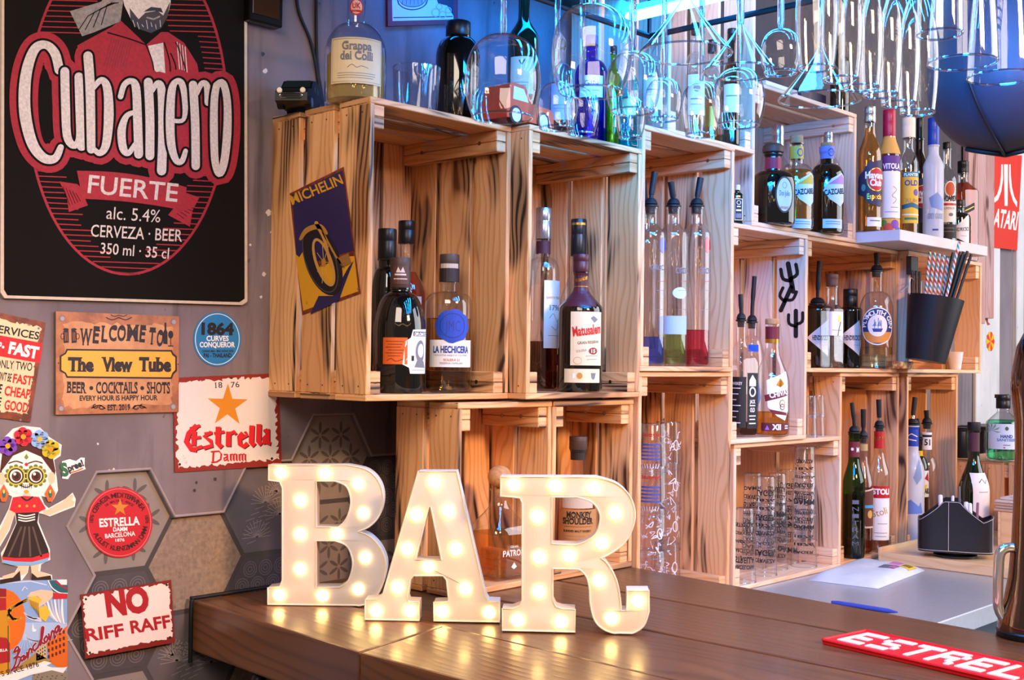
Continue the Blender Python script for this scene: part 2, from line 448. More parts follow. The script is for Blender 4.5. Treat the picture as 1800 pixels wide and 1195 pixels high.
# ================================================================ the room
def plaster(name, a, b2, c3, rough=.75):
    mt, nt, N, Lk, b = nodes(name); b.inputs['Roughness'].default_value = rough
    tc = N.new('ShaderNodeTexCoord')
    def nz(sx, sy, sz, det=5, rg=.55):
        mp = N.new('ShaderNodeMapping'); mp.inputs['Scale'].default_value = (sx, sy, sz); Lk.new(tc.outputs['Object'], mp.inputs[0])
        n = N.new('ShaderNodeTexNoise'); n.inputs['Scale'].default_value = 1; n.inputs['Detail'].default_value = det; n.inputs['Roughness'].default_value = rg
        Lk.new(mp.outputs[0], n.inputs['Vector']); return n.outputs['Fac']
    def rmp(v, lo, hi):
        n = N.new('ShaderNodeMapRange'); n.inputs['From Min'].default_value = lo; n.inputs['From Max'].default_value = hi; n.interpolation_type = 'SMOOTHSTEP'
        Lk.new(v, n.inputs['Value']); return n.outputs[0]
    def mx(f, A, B):
        n = N.new('ShaderNodeMix'); n.data_type = 'RGBA'; Lk.new(f, n.inputs['Factor'])
        for k, v in (('A', A), ('B', B)):
            if hasattr(v, 'node'): Lk.new(v, n.inputs[k])
            else: n.inputs[k].default_value = (*lin(v), 1)
        return n.outputs['Result']
    c = mx(rmp(nz(5, 5, 3), .36, .64), a, b2)
    c = mx(rmp(nz(30, 30, 2.0, 5), .54, .80), c, c3)
    c = mx(rmp(nz(60, 60, 50, 2), .70, .80), c, c3)
    Lk.new(c, b.inputs['Base Color'])
    bp = N.new('ShaderNodeBump'); bp.inputs['Strength'].default_value = .35; bp.inputs['Distance'].default_value = .004
    Lk.new(nz(18, 18, 9, 6), bp.inputs['Height']); Lk.new(bp.outputs[0], b.inputs['Normal'])
    return mt
PLASTER = plaster('grey_plaster', '#83757a', '#685c61', '#463e42')
PL_SHADE = plaster('painted_shade_plaster', '#4d464f', '#403a44', '#2f2a33')
PL_CONC = plaster('mauve_concrete', '#8d8690', '#7b7480', '#5d5763')
PL_STRIP = plaster('whitewashed_concrete', '#dfe3ea', '#cdd3dc', '#a9b0ba')
HS = .087; HH = HS*math.sqrt(3)
def hexc(c, r):
    return (-.255+.1305*(c-1), {1: -.182, 2: -.257, 3: -.182, 4: -.107, 5: -.182}[c]-HH*r)
bd = []
for r in (3, 2, 1, 0):
    x, z = hexc(1, r); bd += [(x-HS/2, z-HH/2), (x-HS, z)]
for c in (1, 3, 4, 5):
    x, z = hexc(c, 0); bd += [(x-HS/2, z+HH/2), (x+HS/2, z+HH/2)]
    if c == 1: bd += [(x+HS, z), (hexc(2, 0)[0]+HS/2, z)]
x, z = hexc(5, 0); bd += [(x+HS, z), (x+HS/2, z-HH/2), (x+HS, z-HH), (x+HS/2, z-HH*1.5)]
bd = [p for i, p in enumerate(bd) if i == 0 or math.hypot(p[0]-bd[i-1][0], p[1]-bd[i-1][1]) > .004]
outer = [(-1.6, -1.4), (bd[0][0], -1.4)]+bd+[(bd[-1][0], -1.4), (2.698, -1.4), (2.698, 1.7), (-1.6, 1.7)]
bm = bmesh.new()
T = tessellate_polygon([[Vector((p[0], p[1], 0)) for p in outer]])
fr = [bm.verts.new((p[0], 0, p[1])) for p in outer]
for t in T: bm.faces.new([fr[i] for i in t])
# the plaster's cut edge round the tiles: a rounded lip, then the return down to the tiles
n0, n1 = 2, 1+len(bd)
def offs(i, d):
    a, c = Vector(outer[i-1]), Vector(outer[i+1]); p = Vector(outer[i]); t = (c-a).normalized(); return p+Vector((t.y, -t.x))*d
prev = None
for i in range(1, n1+2):
    d = offs(i, 0); q = [Vector((outer[i][0], 0, outer[i][1]))]
    for dd, y in ((.003, .0015), (.0045, .008)):
        o2 = offs(i, dd); q.append(Vector((o2.x, y, o2.y)))
    q = [bm.verts.new(v) for v in q]
    if prev:
        for k in range(2): bm.faces.new((prev[k], q[k], q[k+1], prev[k+1]))
    prev = q
wall = struct('wall_back', bm, [PLASTER]); WALL = wall
bm = bmesh.new(); box(bm, -1.6, 2.698, .008, .06, -1.4, 1.7); struct('wall_core', bm, [mat('grout', '#4a4446', .9)], wall)

bm = bmesh.new(); tube(bm, [(x, .0006, z) for x, z in bd], .0026, 8); o = build('plaster_lip', bm, [plaster('pale_plaster_edge', '#a3969a', '#8f8287', '#75696e')], wall, True); o['kind'] = 'structure'
def tile_art():
    P = Pic(False)
    A = mat('tile_grey', '#8b7f79', .6, nscale=30, noise=.12); A2 = mat('tile_petal', '#5d5553', .6)
    B = mat('tile_sand', '#8e7b6d', .7, nscale=160, noise=.3, bump=.3); C = mat('tile_slate', '#625a60', .6, nscale=25, noise=.12); C2 = mat('tile_line', '#938a90', .6)
    D = mat('tile_dark', '#4c464b', .6); D2 = mat('tile_dark_line', '#6e666c', .6)
    kinds = {(1, 0): 'star', (1, 1): 'lace', (1, 2): 'star', (1, 3): 'fern', (2, 0): 'sand', (2, 1): 'fern', (2, 2): 'lace', (3, 0): 'fern', (3, 1): 'lace', (3, 2): 'sand', (4, 0): 'star', (4, 1): 'star', (4, 2): 'fern', (5, 0): 'lace', (5, 1): 'star'}
    rnd = random.Random(3)
    for (c, r), k in kinds.items():
        cx, cz = hexc(c, r); s = HS-.0045
        hx = [(cx+s*math.cos(PI/3*i), cz+s*math.sin(PI/3*i)) for i in range(6)]
        def inside(x, y, m=.004):
            x, y = abs(x-cx), abs(y-cz); return y < HH/2-m-.003 and y < (HS-x)*math.sqrt(3)-m*2-.004
        base = {'star': A, 'sand': B, 'fern': C, 'lace': D}[k]; P.poly(hx, base, 0)
        if k == 'star':
            L = .026
            for i in range(-4, 5):
                for j in range(-5, 6):
                    x0, y0 = cx+L*1.732*(i+.5*(j % 2)), cz+L*1.5*j
                    for q in range(6):
                        a = PI/3*q+PI/6; mx_, my_ = x0+.5*L*math.cos(a), y0+.5*L*math.sin(a)
                        if inside(mx_, my_, .009): P.ell(mx_, my_, L*.40, L*.12, A2, .0003, 10, rot=a)
        elif k == 'fern':
            for q in range(4):
                x0, y0 = cx+rnd.uniform(-.045, .045), cz+rnd.uniform(-.05, .03); rr = rnd.uniform(.018, .03)
                for t in range(13):
                    a = PI*t/12; x1, y1 = x0+rr*math.cos(a), y0+rr*math.sin(a)
                    if inside(x0, y0) and inside(x1, y1): P.stroke([(x0, y0), (x1, y1)], .0011, C2, .0003, cap=False)
            for q in range(-1, 2):
                for t in range(16):
                    x0 = cx-.07+.009*t+q*.03; y0 = cz-.07+.009*t
                    seg = [(x0, y0+q*.05), (x0+.017, y0+.004+q*.05)]
                    if all(inside(*p) for p in seg): P.stroke(seg, .001, C2, .0004, cap=False)
        elif k == 'lace':
            for i in range(-3, 4):
                for j in range(-3, 4):
                    x0, y0 = cx+.03*i+.015*(j % 2), cz+.026*j
                    for rr in (.0125, .0085, .004):
                        if inside(x0, y0, rr+.002): P.ring(x0, y0, rr, rr, .0016, D2, .0003, 16)
    P.place(lambda u, v, n: Vector((u, .0075-n, v)))
    o = build('hexagonal_tiles', P.bm, P.mats, WALL); o['kind'] = 'structure'
tile_art()

# the wall to the far end: dark panel with its shade painted in, concrete pier with a whitewashed band
bm = bmesh.new(); box(bm, 1.05, 2.698, -.012, -.0005, .36, 1.7); struct('wall_painted_shade', bm, [PL_SHADE])
bm = bmesh.new(); box(bm, 2.70, 3.225, .0, .3, -1.4, 1.7); struct('wall_pier', bm, [PL_CONC])
bm = bmesh.new(); box(bm, 2.825, 3.022, -.014, 0, -1.4, 1.7, bev=.003); struct('trim_1', bm, [PL_STRIP])
bm = bmesh.new(); box(bm, 3.17, 3.235, -.016, .02, -1.4, 1.7, bev=.003); struct('trim_2', bm, [PL_STRIP])
bm = bmesh.new(); box(bm, -3.5, 5, -4.2, .06, -1.46, -1.4); struct('floor', bm, [mat('floor_concrete', '#4d4844', .6, nscale=6, noise=.15)])
# green weatherboards of the yard outside
bm = bmesh.new()
for i in range(26): box(bm, 3.4, 13, 1.2, 1.235, -1.4+.12*i, -1.4+.12*i+.116, bev=.004)
struct('wall_outside', bm, [mat('green_weatherboard', '#a3b04a', .55, nscale=8, noise=.12)])

# ================================================================ prints on the wall
def rustic(name, base, rust, lo=.52, hi=.60, sc=26):
    """tin paint worn to rust in blotches"""
    if name in _mats: return _mats[name]
    mt, nt, N, Lk, b = nodes(name); b.inputs['Roughness'].default_value = .42
    tc = N.new('ShaderNodeTexCoord'); n = N.new('ShaderNodeTexNoise'); n.inputs['Scale'].default_value = sc; n.inputs['Detail'].default_value = 8; n.inputs['Roughness'].default_value = .7
    r = N.new('ShaderNodeMapRange'); r.inputs['From Min'].default_value = lo; r.inputs['From Max'].default_value = hi
    mx = N.new('ShaderNodeMix'); mx.data_type = 'RGBA'; mx.inputs['A'].default_value = (*lin(base), 1); mx.inputs['B'].default_value = (*lin(rust), 1)
    Lk.new(tc.outputs['Object'], n.inputs['Vector']); Lk.new(n.outputs['Fac'], r.inputs['Value']); Lk.new(r.outputs[0], mx.inputs['Factor'])
    Lk.new(mx.outputs['Result'], b.inputs['Base Color']); _mats[name] = mt; return mt

def wall_sheet(name, label, cat, corners, draw, edge, t=.0015, y0=-.0006, plane=None, group=None, rnd=0):
    """a sheet with this outline (pixels of the photo) lying on the wall, its print on top"""
    P = Pic(True); draw(P)
    f = plane or (lambda px, py, n: onY(px, py, y0-t-n))
    P.place(lambda u, v, n: f(u, v, .00012+n*.00018))
    if plane is None: back = [Vector(onY(x, y, y0-t)) for x, y in corners]; off = Vector((0, t, 0))
    else: back = [plane(x, y, 0) for x, y in corners]; off = (plane(*corners[0], 0)-plane(*corners[0], 1)).normalized()*t
    i = P.mi(edge); n = len(back)
    a = [P.bm.verts.new(p) for p in back]; b = [P.bm.verts.new(p+off) for p in back]
    T = tessellate_polygon([[Vector((p[0], p[1], 0)) for p in corners]])
    for tt in T:
        P.bm.faces.new([a[k] for k in tt]).material_index = i; P.bm.faces.new([b[k] for k in tt]).material_index = i
    for k in range(n): P.bm.faces.new((a[k], a[(k+1) % n], b[(k+1) % n], b[k])).material_index = i
    o = build(name, P.bm, P.mats, None); return tag(o, label, cat, group)
def inset(c, d):
    cx = sum(p[0] for p in c)/len(c); cy = sum(p[1] for p in c)/len(c)
    return [(x+(d if x < cx else -d), y+(d if y < cy else -d)) for x, y in c]
def wobble(c, amp, n=22, seed=1):
    r = random.Random(seed); out = []
    for a, b in zip(c, c[1:]+c[:1]):
        for k in range(n):
            t = k/n; out.append((a[0]+(b[0]-a[0])*t+r.uniform(-amp, amp), a[1]+(b[1]-a[1])*t+r.uniform(-amp, amp)))
    return out

# --- the chalk-style beer board
K = .46875
def sc_(pts): return [(x*K, y*K) for x, y in pts]
def chalkboard(P):
    R = pm('#b8222e'); CR = mat('chalk_cream', '#cfc3bd', .8, nscale=260, noise=.22); BK = mat('board_black', '#15110e', .8, nscale=30, spec=.12); GR = mat('chalk_grey', '#8d8380', .8, nscale=200, noise=.3); RD = mat('chalk_red', '#9c1f2b', .75, nscale=220, noise=.2); DR = pm('#6d1620')
    ring = [(5, -420), (432, -420), (433, 528), (424, 534), (10, 522), (4, 512)]
    P.poly(inset(ring, 3), BK, 0)
    cx, cy, rx, ry = 478*K, 400*K, 372*K, 628*K
    P.ring(cx, cy, rx, ry, 4.6, RD, 1, 80)
    for i in range(66):                       # the ruled red lines inside the oval
        y = (-260+i*20)*K
        q = 1-((y-cy)/ry)**2
        if q <= .02: continue
        w = rx*math.sqrt(q); L_ = (100+18*math.sin(i*1.7))*K
        if 120*K < y < 660*K: L_ = 70*K
        if y > 960*K: P.stroke([(cx-w+6, y), (cx+w-6, y+4)], 1.9, RD, 1, cap=False); continue
        if y < 130*K: L_ = 170*K
        P.stroke([(cx-w+2, y), (cx-w+2+L_, y+2)], 2, RD, 1, cap=False)
        P.stroke([(cx+w-2, y), (cx+w-2-L_, y-2)], 2, RD, 1, cap=False)
    # bearded man in a red jacket
    P.poly(sc_([(262, 42), (380, 6), (410, -40), (470, -60), (452, 80), (350, 122), (308, 136)]), GR, 2)
    for q in range(4): P.stroke(sc_([(290+q*30, 120-q*9), (330+q*24, 60-q*14), (420+q*8, 10)]), 1.6, BK, 3)
    P.poly(sc_([(290, 170), (420, 100), (452, 76), (520, 140), (548, 168), (604, 120), (630, 120), (690, 160), (740, 240), (750, 300), (300, 300)]), RD, 2)
    P.poly(sc_([(555, 172), (612, 160), (622, 300), (590, 300)]), CR, 3)
    P.poly(sc_([(450, -60), (640, -60), (640, 10), (628, 60), (604, 100), (566, 118), (526, 104), (490, 70), (466, 20)]), CR, 3)
    P.poly(sc_([(486, 30), (520, 72), (545, 48), (590, 40), (612, 58), (638, 6), (628, 64), (604, 106), (566, 124), (520, 108), (490, 76)]), pm('#3b3230'), 4)
    P.poly(sc_([(538, 44), (566, 26), (604, 30), (612, 48), (580, 40)]), pm('#2a2322'), 5)
    P.stroke(sc_([(552, 66), (576, 72), (598, 62)]), 3, GR, 5)
    for q in range(7): P.stroke(sc_([(498+q*17, 76+(q % 3)*8), (506+q*16, 100+(q % 2)*8)]), 1.1, CR, 5)
    for a_, b_ in (((404, 122), (548, 168)), ((548, 168), (580, 300)), ((616, 160), (640, 300)), ((640, 200), (660, 290)), ((660, 160), (700, 300))):
        P.stroke(sc_([a_, ((a_[0]+b_[0])/2+8, (a_[1]+b_[1])/2), b_]), 2.2, BK, 4, 5)
    for q in range(4): P.stroke(sc_([(664+q*10, 158+q*6), (676+q*9, 288)]), 1.6, CR, 4)
    for q in range(9): P.stroke(sc_([(420+q*9, 140+q*3), (390+q*10, 250)]), .9, DR, 3)
    # the name: red surround, black line, cream letters
    L = {
     'C': ([(222, 262), (206, 200), (172, 168), (132, 182), (104, 250), (92, 340), (96, 440), (122, 540), (164, 592), (206, 594), (228, 552)], [40, 40, 34, 40, 46, 50, 50, 46, 40, 34, 26]),
     'u': ([(243, 268), (246, 400), (252, 510), (276, 545), (296, 520), (300, 420)], [38, 38, 36, 30, 26, 34]), 'u2': ([(296, 288), (300, 420), (306, 548)], [38, 38, 40]),
     'b': ([(330, 210), (338, 330), (342, 560)], [40, 40, 36]), 'b2': ([(350, 330), (380, 300), (402, 330), (408, 430), (398, 540), (374, 574), (350, 556)], [20, 26, 36, 42, 36, 26, 18]),
     'a': ([(452, 362), (466, 318), (492, 304), (510, 330), (516, 450), (520, 578)], [24, 24, 26, 36, 38, 38]), 'a2': ([(506, 420), (474, 436), (456, 490), (462, 556), (482, 574), (506, 540)], [18, 24, 36, 34, 24, 18]),
     'n': ([(556, 308), (562, 440), (562, 584)], [38, 38, 38]), 'n2': ([(572, 340), (590, 312), (606, 340), (610, 500), (606, 640)], [18, 24, 36, 38, 40]),
     'e': ([(646, 452), (688, 448), (694, 380), (682, 314), (660, 306), (644, 340), (638, 440), (642, 540), (660, 600), (682, 604), (696, 566)], [18, 18, 26, 28, 24, 34, 38, 36, 28, 24, 20]),
     'r': ([(724, 318), (732, 460), (734, 622)], [36, 36, 36]), 'r2': ([(738, 352), (756, 314), (776, 322), (780, 384)], [18, 24, 28, 30]),
     'o': ([(812, 320), (836, 312), (852, 380), (852, 500), (840, 610), (822, 652), (806, 600), (802, 470), (804, 370), (812, 320)], [30, 30, 32, 36, 34, 28, 32, 34, 32, 30])}
    P.strokes([(sc_(pts), [(w+62)*K for w in ws]) for pts, ws in L.values()], RD, 5, 5)
    for i, ch in enumerate('Cubanero'):
        its = [L[k_] for k_ in (ch, ch+'2') if k_ in L] if ch != 'o' else [L['o']]
        P.strokes([(sc_(pts), [(w*.88+17)*K for w in ws]) for pts, ws in its], BK, 6+.5*i, 5, inc=.2)
        P.strokes([(sc_(pts), [w*.88*K for w in ws]) for pts, ws in its], CR, 6.25+.5*i, 5, inc=.2)
    P.ell(170*K, 398*K, 27*K, 142*K, BK, 5.5, 40, rot=-.03)
    # ribbon
    P.poly(sc_([(290, 690), (222, 680), (250, 735), (258, 795), (330, 770), (300, 700)]), RD, 5); P.poly(sc_([(690, 720), (748, 740), (722, 790), (712, 850), (630, 806), (660, 770)]), RD, 5)
    top = [(288+i*20.6, 640-18*math.sin(PI*i/20)+i*3.1) for i in range(21)]; bot = [(310+i*19, 745-8*math.sin(PI*i/20)+i*2.2) for i in range(21)]
    P.poly(sc_(top+bot[::-1]), RD, 6)
    for q in range(5):
        P.stroke(sc_([(236+q*12, 700+q*6), (262+q*10, 770-q*4)]), 1, BK, 6); P.stroke(sc_([(664+q*14, 800-q*5), (690+q*10, 820-q*10)]), 1, BK, 6)
    P.text('FUERTE', 328*K, 722*K, 664*K, 756*K, 66*K, CR, 7.0, .012)
    P.text('FUERTE', 331*K, 719*K, 661*K, 752*K, 59*K, RD, 8, -.012)
    P.text('FUERTE', 330*K, 720*K, 662*K, 753*K, 61*K, CR, 9, -.004)
    P.text('alc. 5.4%', 398*K, 820*K, 600*K, 834*K, 46*K, CR, 7)
    P.text('CERVEZA \u00b7 BEER', 340*K, 886*K, 682*K, 906*K, 44*K, CR, 7, .006)
    P.text('350 ml \u00b7 35 cl', 376*K, 950*K, 632*K, 970*K, 40*K, CR, 7, .006)
wall_sheet('chalkboard_sign', 'tall black board with a red oval beer emblem and a bearded man, cream edges', 'sign', [(5, -420), (434, -420), (435, 530), (426, 536), (8, 524), (1, 514)], chalkboard, mat('board_edge', '#cbb9a6', .7, nscale=120, noise=.1), .006)

TIN = mat('tin_edge', '#7b3a28', .45, .3, nscale=70, noise=.2)
def fast_sign(P):
    q = [(-66, 536), (80, 567), (53, 742), (-90, 722)]
    P.poly(wobble(q, .8, 30, 4), rustic('rust_brown', '#8a3f22', '#5f2814', .45, .6, 40), 0)
    P.poly(wobble([(-60, 548), (72, 576), (47, 728), (-82, 712)], 2.4, 40, 3), rustic('rust_cream', '#e6cda4', '#a5602f', .60, .70, 30), 1)
    BKi = INK
    P.text('FAST SERVICES', -62, 574, 68, 597, 13, BKi, 2, .02)
    P.poly([(-62, 578), (75, 603), (70, 638), (-66, 615)], pm('#d8161f'), 1.6)
    P.text('GOOD - CHEAP', -60, 605, 2, 614, 12, INKW, 2.4, .03)
    P.ell(5.5, 610, 2.4, 2.4, INKW, 2.4, 12); P.text('FAST', 14, 620, 66, 630, 19, INKW, 2.4, .05)
    P.text('CHOOSE ONLY TWO', -60, 640, 56, 652, 14, BKi, 2, .01)
    P.text("GOOD & CHEAP WON'T BE", -60, 658, 19, 671, 14, BKi, 2, .02); P.text('FAST', 22, 672, 56, 677, 15, INKR, 2, .03)
    P.text("WON'T BE", -50, 680, 2, 691, 15, BKi, 2, .03); P.text('CHEAP', 7, 694, 52, 701, 16, INKR, 2, .03)
    P.text("WON'T BE", -50, 704, 1, 713, 14, BKi, 2, .03); P.text('GOOD', 7, 719, 48, 725, 16, INKR, 2, .03)
    P.ell(68, 577, 2, 2.2, INKG, 2, 12); P.ell(36, 738, 2, 2.2, INKG, 2, 12)
wall_sheet('tin_sign', 'cream and rust tin sign reading FAST, CHEAP and GOOD', 'sign', [(-66, 536), (80, 567), (53, 742), (-90, 722)], fast_sign, TIN)

def view_sign(P):
    q = [(98, 547), (315, 556), (314, 724), (98, 729)]
    P.poly(q, rustic('copper_brown', '#b9764c', '#7a4430', .42, .66, 14), 0)
    P.poly(wobble([(112, 566), (302, 572), (302, 712), (112, 716)], 4, 20, 8), rustic('copper_pale', '#cf9a6c', '#b1714a', .40, .66, 12), .5)
    D = pm('#231a22')
    for i, (ch, x0, x1, yb, h) in enumerate((('W', 141, 163, 605, 27), ('E', 164, 176, 602, 28), ('L', 178, 190, 600, 27), ('C', 192, 206, 598, 26), ('O', 207, 222, 598, 26), ('M', 223, 245, 598, 27), ('E', 246, 257, 600, 28), ('T', 262, 274, 604, 28), ('O', 276, 288, 607, 27))):
        P.text(ch, x0-1.5, yb, x1-1.5, yb+1, h, D, 2, .03, True)
    P.poly([(117, 613), (302, 615), (305, 621), (311, 626), (311, 652), (305, 658), (302, 666), (117, 664), (114, 657), (105, 652), (105, 625), (114, 620)], D, 2)
    P.poly([(119, 616), (300, 618), (303, 624), (308, 628), (308, 650), (303, 655), (300, 663), (119, 661), (116, 655), (108, 650), (108, 627), (116, 622)], mat('sign_amber', '#f0a83c', .5), 3)
    for t, x0, x1 in (('The', 119, 165), ('View', 178, 233), ('Tube', 244, 301)): P.text(t, x0, 651, x1, 652, 22, D, 4, .055, True)
    P.text('BEER', 117, 690, 152, 691, 19, D, 2, .02, True); P.text('COCKTAILS', 169, 691, 242, 691, 19, D, 2, .02, True); P.text('SHOTS', 258, 691, 299, 691, 19, D, 2, .02, True)
    P.ell(160.5, 682, 3.4, 3.6, D, 2, 14); P.ell(250, 682, 3.4, 3.6, D, 2, 14)
    P.text('EVERY HOUR IS HAPPY HOUR', 140, 704, 277, 703, 8.5, D, 2, .03); P.text('EST. 2019', 189, 721, 229, 720, 9.5, D, 2, .03, True)
    for s_ in (-1, 1):
        for k_ in range(2):
            P.ring(209+s_*(30+k_*11), 716-k_*2, 4.2, 3.2, 2, D, 2, 14, 0, 4.8); P.stroke([(209+s_*24, 718), (209+s_*34, 712), (209+s_*48, 717)], 1.5, D, 2, 4)
        P.stroke([(209, 558), (209+s_*12, 562), (209+s_*22, 558)], 1.6, D, 2, 4); P.stroke([(209, 554), (209+s_*8, 556), (209+s_*14, 553)], 1.3, D, 2, 4)
    for x, a in ((116, .12), (130, -.16)):                        # two beer mugs
        P.poly([(x-4.5, 580+a*16), (x+4.5, 580-a*16), (x+5, 602), (x-4, 603)], D, 2); P.ring(x+(-6 if a > 0 else 6.5), 591, 3, 5, 1.2, D, 2, 14); P.ell(x, 579, 5, 2.4, D, 2.3, 12); P.stroke([(x-1.5, 584), (x-1, 599)], .9, pm('#b9764c'), 2.6, cap=False); P.stroke([(x+1.5, 584), (x+2, 599)], .9, pm('#b9764c'), 2.6, cap=False)
    P.poly([(287, 604), (294.5, 605), (294.5, 584), (292.5, 579), (292.5, 567), (289.3, 567), (289.3, 579), (287, 584)], D, 2)
    P.ell(300, 588, 4.6, 7, D, 2, 16); P.stroke([(300, 594), (300, 607)], 1.4, D, 2); P.stroke([(296, 608), (304, 608)], 2, D, 2)
    for x, y in ((109, 559), (305, 565), (107, 717), (304, 714)): P.ell(x, y, 5.4, 5.8, pm('#7d6f78'), 2, 18); P.ell(x+.8, y+.8, 3.6, 4, pm('#a59aa0'), 3, 18)
    P.ell(103, 638, 1.2, 1.3, D, 2, 8); P.ell(313, 640, 1.2, 1.3, D, 2, 8)
wall_sheet('tin_sign', 'copper brown tin sign reading WELCOME TO The View Tube, with four bolt holes', 'sign', [(98, 547), (315, 556), (314, 724), (98, 729)], view_sign, TIN, .0015, -.0032)

def curves_sticker(P):
    P.ell(382, 596, 42, 48, pm('#1c79b8'), 0); P.ring(382, 596, 38.6, 44.6, 1.4, pm('#cfe4f2'), 1)
    P.text('1864', 354, 587, 411, 588, 19, INK, 2, .05); P.text('CURVES', 363, 599, 402, 599, 8.6, INKW, 2, .03); P.text('CONQUEROR', 351, 610, 413, 610, 8.6, INKW, 2, .03)
    P.text('CHIANG MAI - MAE HONG SON', 355, 619, 410, 619, 4.2, INK, 2, .02); P.text('PAI - THAILAND', 358, 628, 407, 628, 7, INK, 2, .03)
wall_sheet('round_sticker', 'round blue sticker reading 1864 CURVES CONQUEROR', 'sticker', [(382+42*math.cos(i*PI/20), 596+48*math.sin(i*PI/20)) for i in range(40)], curves_sticker, pm('#1c79b8'), .0004)

def star(P, cx, cy, r, m, L, rr=.39, tilt=0, sx=1):
    P.poly([(cx+(r if i % 2 == 0 else r*rr)*math.sin(i*PI/5+tilt)*sx, cy-(r if i % 2 == 0 else r*rr)*math.cos(i*PI/5+tilt)) for i in range(10)], m, L)
def black_letter(P, segs, red, dark, o):
    P.strokes([([(x+o, y+o*.9) for x, y in pts], w) for pts, w in segs], dark, 2, 0, False)
    P.strokes(segs, red, 3, 0, False)
def estrella_sign(P):
    q = [(305, 664), (489, 656), (495, 818), (307, 830)]
    P.poly(wobble(q, .6, 30, 5), pm('#8c2318'), 0)
    P.poly(wobble([(310, 671), (484, 662), (488, 808), (312, 822)], 3.2, 46, 6), rustic('worn_white', '#e8ddd8', '#7c3326', .64, .72, 34), 1)
    for x, y in ((392, 671), (395, 700)): pass
    star(P, 400, 713, 39, pm('#d98a18'), 2, .385, .02, .95)
    P.text('18', 378, 682, 391, 681, 9.5, INK, 2, 0, True); P.text('76', 406, 681, 421, 680, 9.5, INK, 2, 0, True)
    def f(x, y): return (x*500/1757, 520+y*340/1195)
    S = []
    def a(w, *p): S.append(([f(*q_) for q_ in p], w))
    # heavy black-letter strokes of the name
    a(9, (1215, 800), (1165, 850), (1150, 900), (1180, 945), (1215, 950)); a(5, (1172, 820), (1235, 800)); a(8, (1200, 835), (1196, 925)); a(5, (1180, 880), (1240, 872)); a(6, (1205, 945), (1250, 930))
    a(7, (1305, 842), (1262, 868), (1300, 895), (1308, 925), (1258, 940)); a(4, (1262, 850), (1310, 842))
    a(9, (1348, 808), (1345, 910), (1370, 935)); a(5, (1322, 850), (1385, 838))
    a(9, (1412, 838), (1410, 930)); a(6, (1412, 856), (1446, 838), (1456, 856))
    a(8, (1500, 846), (1478, 870), (1482, 915), (1506, 930), (1530, 910)); a(5, (1488, 882), (1526, 862), (1512, 838))
    a(9, (1556, 800), (1552, 905), (1572, 925)); a(9, (1600, 792), (1597, 898), (1616, 918))
    a(8, (1634, 836), (1652, 824), (1652, 908), (1672, 912)); a(7, (1650, 862), (1628, 882), (1634, 908), (1650, 900)); a(4, (1628, 838), (1652, 822))
    black_letter(P, S, pm('#d4141c'), pm('#4a1218'), 1.6)
    S.clear()
    a(2.6, (1318, 962), (1314, 1022)); a(2.2, (1302, 962), (1352, 958), (1366, 975), (1362, 1008), (1338, 1024), (1304, 1028))
    a(2.6, (1382, 980), (1402, 978), (1404, 1014), (1412, 1018)); a(2.0, (1400, 994), (1382, 1002), (1384, 1016), (1400, 1010))
    for x0 in (1424, 1478):
        for q in range(3): a(2.6, (x0+q*18, 976), (x0+q*18, 1012), (x0+q*18+5, 1016))
        a(1.5, (x0, 984), (x0+10, 975), (x0+18, 982), (x0+28, 974), (x0+36, 980))
    black_letter(P, S, pm('#d4141c'), pm('#4a1218'), .8)
    for x, y in ((316, 816), (478, 806), (313, 673)): P.ell(x, y, 2.2, 2.4, INK, 4, 12)
wall_sheet('tin_sign', 'worn white tin sign with an orange star over red black-letter writing', 'sign', [(305, 664), (489, 656), (495, 818), (307, 830)], estrella_sign, TIN)

def riff_sign(P):
    P.poly(wobble([(142, 1045), (301, 1019), (307, 1129), (150, 1158)], .6, 26, 9), pm('#7d2018'), 0)
    P.poly(wobble([(146, 1049), (297, 1025), (303, 1120), (154, 1150)], 2.4, 36, 10), rustic('worn_white_fine', '#ecdcd6', '#7c3326', .66, .73, 44), 1)
    Rr = pm('#a81824')
    P.text('NO', 188, 1082, 264, 1072, 40, Rr, 2, .06); P.text('RIFF', 152, 1127, 219, 1117, 21, Rr, 2, .03); P.text('RAFF', 231, 1113, 301, 1102, 21, Rr, 2, .03)
    for x, y in ((151, 1053), (293, 1028), (158, 1147), (299, 1120)): P.ell(x, y, 2, 2.2, INK, 3, 12)
wall_sheet('tin_sign', 'small worn white tin sign reading NO RIFF RAFF in dark red', 'sign', [(142, 1045), (301, 1019), (307, 1129), (150, 1158)], riff_sign, TIN)

def red_sticker(P):
    P.ell(210, 918, 58, 62, pm('#c2182a'), 0); P.ring(210, 918, 55, 59, .9, pm('#e98a8f'), 1)
    star(P, 211, 892, 16, pm('#c9822a'), 2)
    P.text('ESTRELLA', 175, 926, 246, 922, 14, INKW, 2, .03); P.text('DAMM', 199, 934, 224, 933, 7, INKW, 2, .03)
    P.text('BARCELONA', 185, 946, 238, 941, 7.5, INKW, 2, .02); P.text('1876', 203, 952, 219, 951, 5, INKW, 2, .02)
    P.arc('CERVEZA MEDITERRANEA', 210, 918, 44, -68, 62, 8, pm('#3a0d12'), 2, .02)
    P.arc('DE MALTA Y ARROZ', 210, 918, 36, -40, 40, 4, pm('#3a0d12'), 2, .01)
    P.arc('AUGUST KUENTZMANN DAMM', 210, 918, 50, 245, 100, 8, pm('#3a0d12'), 2, .02, True)
    P.arc('1876', 210, 918, 46, -92, -74, 6, pm('#3a0d12'), 2, .02); P.arc('1876', 210, 918, 46, 74, 92, 6, pm('#3a0d12'), 2, .02)
